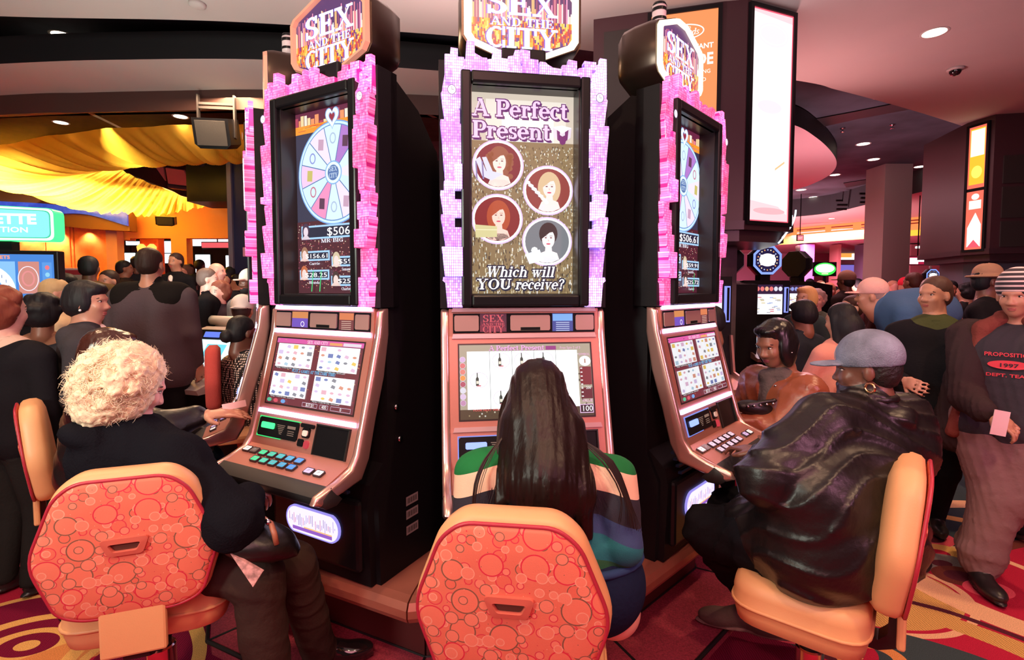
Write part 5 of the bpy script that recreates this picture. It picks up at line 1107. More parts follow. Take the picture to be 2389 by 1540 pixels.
# ---------------------------------------------------------------- plinth
pl = thing('carousel_plinth', 'low copper-topped plinth under the ring of slot machines', 'plinth', (CX, CY, 0))
M_cop = mat('copper_laminate', (0.42, 0.14, 0.10), 0.35, .25, var=(3, .3)); M_kick = mat('dark_red_kick', (0.11, 0.022, 0.022), .6); M_carp2 = mat('maroon_carpet', (0.44, 0.05, 0.09), .95, bump=(500, .6), var=(140, .35))
vert = [-78.5 + 35 * k - .0 for k in range(6)]
def pc(a, r): return (math.sin(RAD(a)) * r, -math.cos(RAD(a)) * r)
for k in range(5):
    a0, a1 = vert[k] + .0, vert[k + 1] - .0; g = .12
    o0, o1, i1, i0 = pc(a0 + g, 1.60), pc(a1 - g, 1.60), pc(a1 - 1, .30), pc(a0 + 1, .30)
    def sh(o, k_): return (o[0] * k_, o[1] * k_)
    mb = MB().mat(M_cop); R = []
    for kk, z in ((.97, .345), (.992, .352), (1.0, .375), (1.0, .405), (.99, .43), (.965, .438)): R.append([(*sh(o0, kk), z), (*sh(o1, kk), z), (*i1, z), (*i0, z)])
    mb.loft(R); mb.smooth = False; mb.build('top_slab', pl)
    mb = MB().mat(M_kick); q = [pc(a0 + g * 1.5, 1.38), pc(a1 - g * 1.5, 1.38), pc(a1, .4), pc(a0, .4)]; mb.prism(q, lambda a, b, d: (a, b, d), .06, .345); mb.build('kick_panel', pl)
    mb = MB().mat(M_carp2); q = [pc(a0 + .25, 1.735), pc(a1 - .25, 1.735), pc(a1 - .25, 1.385), pc(a0 + .25, 1.385)]; mb.prism(q, lambda a, b, d: (a, b, d), .0, .068); mb.build('step_carpet', pl)
    mb = MB().mat(M_black); e0, e1 = pc(a0, 1.75), pc(a1, 1.75); mb.tube([(e0[0], e0[1], .066), (e1[0], e1[1], .066)], .009, 6); mb.tube([(e1[0], e1[1], .066), (*pc(a1, 1.39), .066)], .007, 6); mb.tube([(*pc(a0, 1.385), .066), (*pc(a1, 1.385), .066)], .007, 6); mb.build('edge_trim', pl)
# dark core behind the machines
mb = MB().mat(M_cab); mb.prism([pc(a, .95) for a in range(-100, 260, 36)], lambda a, b, d: (a, b, d), .44, 2.3); mb.build('core_cabinet', pl)
# ================================================================ STOOLS
M_vinyl = mat('tan_vinyl', (0.80, 0.42, 0.20), 0.45, bump=(220, .06)); M_pipe = mat('crimson_piping', (0.45, 0.03, 0.06), .4)
M_handle = mat('coral_handle', (0.62, 0.14, 0.10), .4)
def fabric(base=(.80, .19, .12), name='bubble_print_fabric'):
    m = bpy.data.materials.new(name); m.use_nodes = True; nt = m.node_tree; N, L = nt.nodes, nt.links
    b = N['Principled BSDF']; b.inputs['Roughness'].default_value = .75
    tc = N.new('ShaderNodeTexCoord'); cur = None
    rgb = N.new('ShaderNodeRGB'); rgb.outputs[0].default_value = (*base, 1); cur = rgb.outputs[0]
    for (sc, off, rmin, rmax, cols, th, pres) in ((17.5, 1.3, .16, .34, [(.80, .17, .11), (.72, .04, .08)], .05, .8), (27.0, 5.2, .18, .36, [(.88, .27, .18), (.68, .04, .08)], .07, .85), (11.5, 3.1, .30, .42, [(.86, .22, .14), (.72, .03, .07)], .045, .8), (21.5, 7.7, .20, .40, [(.88, .26, .17), (.30, .13, .09)], .06, .6)):
        mp = N.new('ShaderNodeMapping'); mp.inputs['Location'].default_value = (off, off * .37, 0); mp.inputs['Rotation'].default_value = (RAD(90), 0, 0); L.new(tc.outputs['Object'], mp.inputs[0])
        v = N.new('ShaderNodeTexVoronoi'); v.voronoi_dimensions = '2D'; v.inputs['Scale'].default_value = sc; v.inputs['Randomness'].default_value = .55; L.new(mp.outputs[0], v.inputs['Vector'])
        se = N.new('ShaderNodeSeparateColor'); L.new(v.outputs['Color'], se.inputs[0])
        rr = N.new('ShaderNodeMapRange'); rr.inputs[3].default_value = rmin; rr.inputs[4].default_value = rmax; L.new(se.outputs[0], rr.inputs[0])
        pr = N.new('ShaderNodeMath'); pr.operation = 'LESS_THAN'; L.new(se.outputs[2], pr.inputs[0]); pr.inputs[1].default_value = pres; pm = N.new('ShaderNodeMath'); pm.operation = 'MULTIPLY'; L.new(rr.outputs[0], pm.inputs[0]); L.new(pr.outputs[0], pm.inputs[1]); rr = pm
        ins = N.new('ShaderNodeMath'); ins.operation = 'LESS_THAN'; L.new(v.outputs['Distance'], ins.inputs[0]); L.new(rr.outputs[0], ins.inputs[1])
        mx = N.new('ShaderNodeMix'); mx.data_type = 'RGBA'; L.new(ins.outputs[0], mx.inputs[0]); L.new(cur, mx.inputs[6]); mx.inputs[7].default_value = (*cols[0], 1)
        cmpn = N.new('ShaderNodeMath'); cmpn.operation = 'COMPARE'; L.new(v.outputs['Distance'], cmpn.inputs[0]); L.new(rr.outputs[0], cmpn.inputs[1]); cmpn.inputs[2].default_value = th * .45
        m2 = N.new('ShaderNodeMix'); m2.data_type = 'RGBA'; L.new(cmpn.outputs[0], m2.inputs[0]); L.new(mx.outputs[2], m2.inputs[6])
        m3 = N.new('ShaderNodeMix'); m3.data_type = 'RGBA'; gt = N.new('ShaderNodeMath'); gt.operation = 'GREATER_THAN'; gt.inputs[1].default_value = .62; L.new(se.outputs[1], gt.inputs[0]); L.new(gt.outputs[0], m3.inputs[0])
        m3.inputs[6].default_value = (*cols[1], 1); m3.inputs[7].default_value = (.24, .11, .07, 1) if sc < 19 else (.90, .40, .28, 1); L.new(m3.outputs[2], m2.inputs[7]); cur = m2.outputs[2]
    L.new(cur, b.inputs['Base Color'])
    n = N.new('ShaderNodeTexNoise'); n.inputs['Scale'].default_value = 500; L.new(tc.outputs['Object'], n.inputs[0]); bp = N.new('ShaderNodeBump'); bp.inputs['Strength'].default_value = .25; bp.inputs['Distance'].default_value = .002; L.new(n.outputs[0], bp.inputs['Height']); L.new(bp.outputs[0], b.inputs['Normal'])
    return m
M_fab = fabric()
def rounded(pts, r, n=5):
    out = []; m = len(pts)
    for i in range(m):
        p, a, b = Vector(pts[i]), Vector(pts[i - 1]), Vector(pts[(i + 1) % m]); d0, d1 = (a - p), (b - p); rr = min(r, d0.length * .45, d1.length * .45)
        q0, q1 = p + d0.normalized() * rr, p + d1.normalized() * rr
        for k in range(n + 1):
            t = k / n; v = q0 * (1 - t) ** 2 + p * 2 * t * (1 - t) + q1 * t * t; out.append((v.x, v.y))
    return out
BACK = rounded([(-.125, .0), (.125, .0), (.19, .03), (.245, .21), (.17, .40), (.115, .445), (-.115, .445), (-.17, .40), (-.245, .21), (-.19, .03)], .055)
def stool(label, loc, rz, group='tan stools drawn up to the slot machines', vin=None, fab=None):
    """origin on the floor under the pole; the sitter faces local +y"""
    vin = vin or M_vinyl; fab = fab or M_fab
    t = thing('casino_stool', label, 'stool', loc, rz, group)
    SZ = .66
    # seat cushion
    rings = []
    base = rounded([(-.24, -.20), (.24, -.20), (.235, .20), (-.235, .20)], .10, 6)
    for k, z in ((.88, SZ - .155), (.95, SZ - .145), (.985, SZ - .11), (1.0, SZ - .09), (1.012, SZ - .085), (1.012, SZ - .075), (1.0, SZ - .07), (1.0, SZ - .04), (.975, SZ - .012), (.9, SZ + .004), (.6, SZ + .01), (.05, SZ + .012)): rings.append([(x * k, y * k + .02, z) for x, y in base])
    m = MB().mat(vin); m.loft(rings); autosmooth(m.build('seat', t), 60)
    m = MB().mat(vin); m.tube([(x * 1.012, y * 1.012 + .02, SZ - .08) for x, y in base + base[:1]], .006, 6, False); m.build('seat_welt', t, True)
    # back: cream cushion, printed rear panel, piping and handle (built upright, then tilted)
    bz = SZ - .005; y0 = -.255; tilt = RAD(7)
    def bp(x, y, z):   # back-local: z from the lower edge
        yy = y + .00; c, s = math.cos(tilt), math.sin(tilt); return (x, y0 + yy * c - z * s, bz + z * c + yy * s)
    cz = .22
    def shr(k, dz=0): return [(x * k, cz + (z - cz) * k + dz) for x, z in BACK]
    R = []
    for k, y in ((.985, 0.0), (1.03, .012), (1.045, .035), (1.03, .06), (.96, .078), (.8, .088), (.45, .092), (.05, .093)): R.append([bp(x, y + .012 * math.cos(x * 6), z) for x, z in shr(k)])
    m = MB().mat(vin); m.loft(R); autosmooth(m.build('backrest', t), 60)
    # rear panel in an object of its own frame so the print lies flat
    e = bpy.data.objects.new('rear_panel', None)
    m = MB().mat(fab); Rr = []
    for k, y in ((.985, .002), (.975, -.006), (.93, -.010), (.6, -.013), (.03, -.014)): Rr.append([(x, y, z) for x, z in shr(k)])
    m.loft(Rr); o = m.build('rear_panel', t); autosmooth(o, 70); o.location = (0, y0, bz); o.rotation_euler = (tilt, 0, 0)
    m = MB().mat(M_pipe); m.tube([(x, -.003, z) for x, z in shr(.99) + shr(.99)[:1]], .0055, 6, False); p_ = m.build('piping', t, True); p_.location = o.location; p_.rotation_euler = o.rotation_euler
    # recessed trapezoid handle
    T = lambda k, q=0: [(x * k, .235 + z * k) for x, z in rounded([(-.045, -.026), (.045, -.026), (.062, .022), (.055, .030), (-.055, .030), (-.062, .022)], .012, 4)]
    m = MB().mat(M_handle); i_ = rounded([(-.030, -.010), (.030, -.010), (.042, .014), (-.042, .014)], .006, 4)
    O_ = T(1.0); nO = len(O_); inn = []
    for x, z in O_:
        a = math.atan2(z - .235, x); best = (x * .62, .235 + (z - .235) * .42); inn.append(best)
    m.loft([[(x, -.012, z) for x, z in O_], [(x * .98, -.022, .235 + (z - .235) * .98) for x, z in O_], [(x * 1.08, -.024, .235 + (z - .235) * 1.12) for x, z in inn], [(x, -.020, z) for x, z in inn], [(x, -.0145, z) for x, z in inn]], True, False); hd = m.build('handle', t); autosmooth(hd, 50); hd.location = o.location; hd.rotation_euler = o.rotation_euler
    m = MB().mat(mat('handle_recess', (.10, .03, .02), .6)); m.add([(x * .99, -.0147, z) for x, z in inn], [tuple(range(nO))]); q = m.build('handle_recess', t); q.location = o.location; q.rotation_euler = o.rotation_euler
    # upholstered strap bracket under the back
    m = MB().mat(vin); m.rbox(-.088, .088, y0 - .012, y0 + .012, SZ - .135, SZ + .02, .008); m.build('strap_cover', t)
    m = MB().mat(mat('bracket_black', (.03, .025, .025), .35, .4))
    m.loft([[(-.035, a, b), (.035, a, b), (.035, a + c, b + d), (-.035, a + c, b + d)] for a, b, c, d in ((y0 + .01, SZ + .06, .02, 0), (y0 + .005, SZ - .12, .03, 0), (y0 + .012, SZ - .16, .03, .03), (y0 + .06, SZ - .185, .0, .035), (.0, SZ - .185, 0, .035))]); m.build('back_bracket', t)
    m = MB().mat(mat('bracket_black', (.03, .025, .025), .35, .4)); m.lathe([(.028, .36), (.032, .40), (.032, SZ - .15)], n=20); m.build('gas_strut', t, True)
    m = MB().mat(mat('rosy_chrome', (.75, .5, .5), .18, 1)); m.lathe([(.05, .03), (.045, .05), (.045, .38), (.040, .385)], n=24); autosmooth(m.build('pole', t), 40)
    m = MB().mat(mat('rosy_chrome', (.75, .5, .5), .18, 1)); m.lathe([(.20, .0), (.20, .012), (.17, .022), (.08, .03), (.05, .045)], n=36); autosmooth(m.build('base_disc', t), 40)
    return t
stool('tan stool in the centre foreground seen square from behind, bubble print back', (.035, 1.49, 0), RAD(-8))
stool('tan stool at the left foreground under the white-haired woman, bubble print back', (-1.255, 1.77, 0), RAD(20))
stool('tan stool seen from the side under the man in the black leather jacket', (1.06, 1.76, 0), RAD(52))
stool('tan stool at the left edge, only its curved backrest showing behind the white-haired woman', (-2.13, 2.62, 0), RAD(-48))
stool('tan stool under the brown jacket woman, mostly hidden behind the leather jacket player', (2.02, 3.30, .0), RAD(88))
# ================================================================ PEOPLE: implicit surfaces -> one continuous mesh per body
def _rot(x=0, y=0, z=0): return np.array(Euler((RAD(x), RAD(y), RAD(z))).to_matrix())
class Fig:
    """a body grown from tapered limbs that melt together; every grid point remembers its nearest garment"""
    def __init__(s, h=.012, k=.03): s.h = h; s.k = k; s.p = []; s.mats = []
    def mi(s, m):
        if m not in s.mats: s.mats.append(m)
        return s.mats.index(m)
    def cap(s, a, b, ra, rb, m, k=None, flat=None):
        s.p.append(('c', np.array(a, float), np.array(b, float), ra, rb, s.mi(m), s.k if k is None else k, flat)); return s
    def chain(s, pts, rs, m, k=None):
        for i in range(len(pts) - 1): s.cap(pts[i], pts[i + 1], rs[i], rs[i + 1], m, k)
        return s
    def ell(s, c, r, m, R=None, k=None, sub=False):
        s.p.append(('s' if sub else 'e', np.array(c, float), np.array(r, float), None if R is None else np.array(R), 0, s.mi(m), s.k if k is None else k, None)); return s
    def mesh(s, name, parent=None, fold=0.0, cloth=(), disp=None, smooth=True):
        h = s.h; lo = np.full(3, 1e9); hi = -lo
        B = []
        for q in s.p:
            if q[0] == 'c': r = max(q[3], q[4]); a, b = np.minimum(q[1], q[2]) - r, np.maximum(q[1], q[2]) + r
            else: r = q[2].max(); a, b = q[1] - r, q[1] + r
            B.append((a, b))
            if q[0] != 's': lo = np.minimum(lo, a); hi = np.maximum(hi, b)
        lo -= 3 * h; n = np.ceil((hi - lo) / h).astype(int) + 4
        F = np.full(n, .2, np.float32); RW = np.full(n, 9., np.float32); Lb = np.zeros(n, np.int16)
        for q, (a, b) in zip(s.p, B):
            mg = q[6] + 2.5 * h; i0 = np.maximum(((a - mg - lo) / h).astype(int), 0); i1 = np.minimum(((b + mg - lo) / h).astype(int) + 2, n)
            if (i1 <= i0).any(): continue
            sl = tuple(slice(x, y) for x, y in zip(i0, i1)); ax = [lo[d] + h * np.arange(i0[d], i1[d]) for d in range(3)]
            X, Y, Z = np.meshgrid(*ax, indexing='ij', sparse=True)
            if q[0] == 'c':
                u = q[2] - q[1]; L2 = max((u ** 2).sum(), 1e-9); t = np.clip(((X - q[1][0]) * u[0] + (Y - q[1][1]) * u[1] + (Z - q[1][2]) * u[2]) / L2, 0, 1)
                d = np.sqrt((X - q[1][0] - t * u[0]) ** 2 + (Y - q[1][1] - t * u[1]) ** 2 + (Z - q[1][2] - t * u[2]) ** 2) - (q[3] + (q[4] - q[3]) * t)
            else:
                P_ = [X - q[1][0], Y - q[1][1], Z - q[1][2]]
                if q[3] is not None: R = q[3]; P_ = [R[0][j] * P_[0] + R[1][j] * P_[1] + R[2][j] * P_[2] for j in range(3)]
                k0 = np.sqrt(sum((P_[j] / q[2][j]) ** 2 for j in range(3))); k1 = np.sqrt(sum((P_[j] / q[2][j] ** 2) ** 2 for j in range(3))) + 1e-6
                d = k0 * (k0 - 1) / k1
            f = F[sl]; k = max(q[6], 1e-4)
            if q[0] == 's':
                hh = np.maximum(k - np.abs(f + d), 0) / k; F[sl] = np.maximum(f, -d) + hh * hh * k * .25; continue
            hh = np.maximum(k - np.abs(f - d), 0) / k; F[sl] = np.minimum(f, d) - hh * hh * k * .25
            rw = RW[sl]; mk = d < rw; rw[mk] = d[mk] if d.shape == rw.shape else np.broadcast_to(d, rw.shape)[mk]; lb = Lb[sl]; lb[mk] = q[5]
        if fold or disp:
            ax = [lo[d] + h * np.arange(n[d]) for d in range(3)]; X, Y, Z = np.meshgrid(*ax, indexing='ij', sparse=True)
            if fold:
                ph = 9 * Z + 5 * X * np.sin(3 * Y + 1) + 3 * Y; wv = np.sin(ph * 2.3 + 2.2 * np.sin(X * 11 + Z * 4) + 1.7 * np.sin(Y * 13 - Z * 6))
                wv = (1 - np.abs(wv)) ** 2 * .9 + .35 * np.sin(X * 23 + 4 * np.sin(Z * 17)) * np.sin(Z * 19 + Y * 11)
                msk = np.isin(Lb, [s.mi(c) for c in cloth]) if cloth else 1.0; F = F - (fold * wv * msk).astype(np.float32)
            if disp: F = F + disp(X, Y, Z).astype(np.float32)
        S_ = F < 0; c = np.zeros(np.array(n) - 1, np.int8); sls = lambda o, m_: tuple(slice(o[d], m_[d] - 1 + o[d]) for d in range(3)); corners = [(i, j, k) for i in (0, 1) for j in (0, 1) for k in (0, 1)]
        for o in corners: c += S_[sls(o, n)]
        act = np.argwhere((c > 0) & (c < 8)); N_ = len(act); idx = -np.ones(np.array(n) - 1, np.int32); idx[tuple(act.T)] = np.arange(N_)
        pos = np.zeros((N_, 3)); cnt = np.zeros(N_)
        for o in corners:
            for d in range(3):
                if o[d]: continue
                o2 = list(o); o2[d] = 1; A = F[tuple((act + o).T)]; Bv = F[tuple((act + o2).T)]; cr = (A < 0) != (Bv < 0)
                t = np.where(cr, A / np.where(cr, A - Bv, 1), 0); e = np.tile(np.array(o, float), (N_, 1)); e[:, d] = t; pos += e * cr[:, None]; cnt += cr
        pos = (act + pos / np.maximum(cnt, 1)[:, None]) * h + lo; faces = []; labs = []
        for d in range(3):
            a1, a2 = (d + 1) % 3, (d + 2) % 3; m0 = [slice(None)] * 3; m1 = [slice(None)] * 3; m0[d] = slice(0, -1); m1[d] = slice(1, None)
            A, Bv = S_[tuple(m0)], S_[tuple(m1)]; e = np.argwhere(A != Bv); e = e[(e[:, a1] > 0) & (e[:, a2] > 0) & (e[:, a1] < n[a1] - 1) & (e[:, a2] < n[a2] - 1)]
            if not len(e): continue
            ins = A[tuple(e.T)]; u1 = np.zeros(3, int); u1[a1] = 1; u2 = np.zeros(3, int); u2[a2] = 1
            q = np.stack([idx[tuple((e - u1 - u2).T)], idx[tuple((e - u2).T)], idx[tuple(e.T)], idx[tuple((e - u1).T)]], 1)
            q = np.where(ins[:, None], q, q[:, ::-1]); pt = e.copy(); pt[~ins, d] += 1; faces.append(q); labs.append(Lb[tuple(pt.T)])
        q = np.concatenate(faces); lb = np.concatenate(labs); ok = (q >= 0).all(1); q = q[ok]; lb = lb[ok]
        if len(s.mats) > 1:   # hems and necklines: relax the borders between garments into smooth curves
            E_ = np.concatenate([np.stack([q[:, i], q[:, (i + 1) % 4]], 1) for i in range(4)]); E_.sort(1); ky = E_[:, 0].astype(np.int64) * N_ + E_[:, 1]; le = np.tile(lb, 4)
            od = np.argsort(ky, kind='stable'); ky, le = ky[od], le[od]; sm = np.nonzero((ky[1:] == ky[:-1]) & (le[1:] != le[:-1]))[0]; bk = np.unique(ky[sm]); ea, eb = bk // N_, bk % N_
            dg = np.bincount(np.concatenate([ea, eb]), minlength=N_)
            for _ in range(14):
                ac = np.zeros((N_, 3)); np.add.at(ac, ea, pos[eb]); np.add.at(ac, eb, pos[ea]); mk = dg >= 2; pos[mk] = pos[mk] * .4 + .6 * ac[mk] / dg[mk][:, None]
        me = bpy.data.meshes.new(name); me.vertices.add(N_); me.vertices.foreach_set('co', pos.astype(np.float32).ravel()); me.loops.add(len(q) * 4); me.loops.foreach_set('vertex_index', q.astype(np.int32).ravel())
        me.polygons.add(len(q)); me.polygons.foreach_set('loop_start', np.arange(0, len(q) * 4, 4, dtype=np.int32)); me.polygons.foreach_set('loop_total', np.full(len(q), 4, np.int32))
        for m in s.mats: me.materials.append(m)
        me.polygons.foreach_set('material_index', lb.astype(np.int32)); me.polygons.foreach_set('use_smooth', np.ones(len(q), bool)); me.update(calc_edges=True); me.validate()
        o = bpy.data.objects.new(name, me); COL.objects.link(o)
        if parent is not None: o.parent = parent
        return o

def V(*a): return np.array(a, float)
def PX(px, py, Y): return np.array(P(px, py, Y))
def frame3(fwd, up=(0, 0, 1)):
    f = np.array(fwd, float); f /= np.linalg.norm(f); u = np.array(up, float); r = np.cross(f, u); r /= np.linalg.norm(r); u = np.cross(r, f); return f, r, u   # forward, (person's) right, up
_SK = {'dark': (.16, .062, .042), 'brown': (.27, .11, .07), 'tan': (.52, .25, .17), 'fair': (.80, .46, .36), 'rosy': (.85, .42, .36)}
def skin(n): return mat('skin_' + n, _SK[n], .42, bump=(90, .05))
def cloth(name, c, rough=.9, bump=(60, .25), **k): return mat(name, c, rough, bump=bump, spec=.05, **k)
EYE = lambda: mat('eye_dark', (.015, .01, .01), .12)
def head(F, c, fwd, sk, up=(0, 0, 1), s=1.0, det=2, mouth=None, brow=None, beard=None):
    """c = middle of the head (eye height); s=1 is a head 0.23 m tall"""
    f, r, u = frame3(fwd, up); R = np.stack([r, f, u], 1); W = lambda x, y, z: np.array(c) + s * (r * x + f * y + u * z); m = skin(sk); k = .02 * s
    F.ell(W(0, -.012, .028), (.074 * s, .094 * s, .088 * s), m, R, k); F.ell(W(0, .022, -.040), (.056 * s, .062 * s, .072 * s), m, R, k)
    F.ell(W(0, .044, -.088), (.026 * s, .024 * s, .022 * s), m, R, k * .8)
    F.cap(W(0, -.03, -.06), W(0, -.040, -.15), .050 * s, .052 * s, m, .03 * s)
    if det:
        F.cap(W(0, .080, .004), W(0, .097, -.030), .009 * s, .0125 * s, m, .014 * s); F.ell(W(0, .078, .022), (.046 * s, .014 * s, .011 * s), m, R, .014 * s)
        for q in (-1, 1):
            F.ell(W(.034 * q, .062, -.026), (.022 * s, .020 * s, .022 * s), m, R, k); F.ell(W(.077 * q, -.008, -.008), (.011 * s, .020 * s, .032 * s), m, R, .008 * s)
            F.ell(W(.014 * q, .090, -.033), (.010 * s, .011 * s, .009 * s), m, R, .008 * s)
        for q in (-1, 1):
            if det > 1: F.ell(W(.031 * q, .088, .005), (.017 * s, .012 * s, .009 * s), m, R, .006 * s, sub=True)
    if beard: F.ell(W(0, .034, -.078), (.056 * s, .056 * s, .044 * s), beard, R, .006)
    return W, R, s
def features(W, R, s, parent, lips=None, brow=None):
    """crisp eyes, brows and mouth as small meshes set into the face"""
    def bead(name, m, c, r, par, n=10):
        mb = MB().mat(m); rings = []
        for i in range(1, 7):
            a = math.pi * i / 7; rings.append([tuple(W(c[0] + r[0] * math.sin(a) * math.cos(2 * math.pi * j / n), c[1] + r[1] * math.cos(a), c[2] + r[2] * math.sin(a) * math.sin(2 * math.pi * j / n))) for j in range(n)])
        mb.loft(rings); return mb.build(name, par, True)
    bm_, lm = brow or mat('brow_dark', (.02, .012, .01), .7), lips or mat('lip_rose', (.42, .12, .11), .4)
    for q in (-1, 1):
        e = bead('eye', mat('eye_white', (.62, .52, .50), .25), (.0305 * q, .0725, .005), (.0115, .0065, .0052), parent)
        bead('iris', EYE(), (.0305 * q, .0765, .0052), (.0050, .0038, .0050), e, 8)
        for nm, z, y, w_, t_, c in (('eyelid', .0105, .0775, .0145, .0022, EYE()), ('eyebrow', .0265, .0775, .019, .0030, bm_)):
            mb = MB().mat(c); mb.tube([tuple(W(.0305 * q + u * w_, y - .010 * u * u - .004 * u * q, z - (.0045 if nm == 'eyelid' else .004) * u * u)) for u in (-1, -.5, 0, .5, 1)], [t_ * s * k for k in (.4, 1, 1.1, 1, .4)], 6); mb.build(nm, parent, True)
    bead('lips', lm, (0, .0775, -.0605), (.021, .0095, .0050), parent); bead('lips', lm, (0, .0765, -.0685), (.018, .0095, .0058), parent)
def hair(W, R, s, m, style, parent, h=.012, seed=0, name='hair'):
    F = Fig(h, .02); rr = random.Random(seed); E = lambda x, y, z, a, b, c, k=.02, sub=False: F.ell(W(x, y, z), (a * s, b * s, c * s), m, R, k * s, sub)
    E(0, -.024, .050, .083, .095, .082)
    if style in ('short', 'bun', 'pony'): E(0, -.050, .0, .077, .072, .082)
    if style == 'bob':
        E(0, -.045, -.005, .088, .085, .095)
        for q in (-1, 1): E(.066 * q, -.008, -.035, .028, .055, .085)
        E(0, .045, .088, .062, .045, .028)
    if style == 'fringe':
        E(0, -.052, .0, .085, .08, .09); E(0, .050, .075, .064, .042, .035)
        for q in (-1, 1): E(.062 * q, -.012, .0, .026, .055, .058)
    if style == 'long':
        E(0, -.06, -.04, .092, .07, .13); F.cap(W(0, -.075, -.05), W(0, -.085, -.25), .085 * s, .07 * s, m, .03)
        for q in (-1, 1): F.cap(W(.068 * q, -.01, .02), W(.072 * q, -.02, -.2), .032 * s, .026 * s, m, .02)
    if style == 'bun': E(0, -.125, -.030, .048, .042, .048, .01)
    if style == 'pony': F.cap(W(0, -.12, .02), W(0, -.17, -.12), .035 * s, .02 * s, m, .02)
    if style in ('curl', 'puff'):
        E(0, -.05, -.0, .098, .09, .105)
        for _ in range(34):
            a, b = rr.uniform(0, 6.28), rr.uniform(-.9, 1.3); x, y, z = math.cos(a) * math.cos(b), math.sin(a) * math.cos(b), math.sin(b)
            if y > .45 and z < .35: continue
            E(x * .085, -.035 + y * .085, .03 + z * .085, .034, .034, .03, .012)
    if style != 'bald': E(0, .115, -.03, .064, .075, .082, .012, True)
    return F.mesh(name, parent, disp=lambda X, Y, Z: .0022 * np.sin(X * 190 + 3 * np.sin(Z * 25)) * np.sin(Y * 170 + Z * 12))
def cap_hat(W, R, s, m, parent, bill=1, h=.008, kind='cap', m2=None):
    F = Fig(h, .012); E = lambda x, y, z, a, b, c, k=.01, sub=False, mm=None: F.ell(W(x, y, z), (a * s, b * s, c * s), mm or m, R, k, sub)
    if kind == 'beanie':
        E(0, -.02, .055, .092, .110, .102); E(0, -.005, -.07, .13, .15, .088, .004, True)
    elif kind == 'fedora':
        E(0, -.015, .075, .084, .1, .085); E(0, -.01, .045, .13, .15, .014, .01); E(0, -.01, .155, .02, .07, .02, .01, True)
    else:
        E(0, -.022, .054, .092, .110, .100); E(0, -.02, -.045, .14, .16, .075, .004, True)
        if bill: E(0, (.112 if bill > 0 else -.125), (.028 if bill > 0 else .02), .066, .072, .009, .006)
    o = F.mesh({'beanie': 'knit_cap', 'fedora': 'hat', 'cap': 'cap'}[kind], parent)
    if kind == 'cap':
        b = MB().mat(m2 or m); b.lathe([(.001, .012), (.008, .010), (.011, .0)], tuple(W(0, -.018, .143)), 10); b.build('cap_button', o, True)
    return o
def hand(F, w, d, pn, sk, s=1.0, curl=.5, side=1, spread=1.0):
    """w wrist, d direction of the fingers, pn palm normal (where the fingers curl to)"""
    f = np.array(d, float); f /= np.linalg.norm(f); p = np.array(pn, float); p -= f * p.dot(f); p /= np.linalg.norm(p); r = np.cross(f, p) * side; m = skin(sk); w = np.array(w, float)
    R = np.stack([r, f, p], 1); F.cap(w - f * .03 * s, w + f * .01 * s, .026 * s, .027 * s, m, .012); F.ell(w + f * .055 * s, (.040 * s, .050 * s, .017 * s), m, R, .01 * s)
    for i, (x, L) in enumerate(((-.030, .036), (-.010, .042), (.010, .040), (.029, .032))):
        b = w + f * .095 * s + r * x * s; a = curl * (1 + .12 * i); dr = f * math.cos(a * .6) + p * math.sin(a * .6) + r * x * 4 * spread; j1 = b + dr * L * s; dr2 = f * math.cos(a * 1.5) + p * math.sin(a * 1.5) + r * x * 2 * spread; j2 = j1 + dr2 * L * .75 * s
        dr3 = f * math.cos(a * 2.2) + p * math.sin(a * 2.2); j3 = j2 + dr3 * L * .6 * s; F.chain([b - f * .02 * s, j1, j2, j3], [.0095 * s, .0088 * s, .0080 * s, .0068 * s], m, .004)
    t0 = w + f * .025 * s - r * .028 * s; t1 = t0 + (-r * .75 + f * .6 + p * .3) * .036 * s; t2 = t1 + (f * .9 - r * .25 + p * .35) * .030 * s; F.chain([t0, t1, t2], [.013 * s, .0105 * s, .0085 * s], m, .006)
def shoe(F, a, d, m, s=1.0, sole=None):
    f = np.array([d[0], d[1], 0.]); f /= np.linalg.norm(f); r = np.array([f[1], -f[0], 0]); R = np.stack([r, f, V(0, 0, 1)], 1); a = np.array(a, float)
    F.ell(a + f * .03 * s + V(0, 0, -.025), (.044 * s, .075 * s, .045 * s), m, R, .02); F.ell(a + f * .125 * s + V(0, 0, -.04), (.048 * s, .085 * s, .034 * s), m, R, .03); F.ell(a + f * .08 * s + V(0, 0, -.066), (.046 * s, .14 * s, .012 * s), sole or m, R, .006)

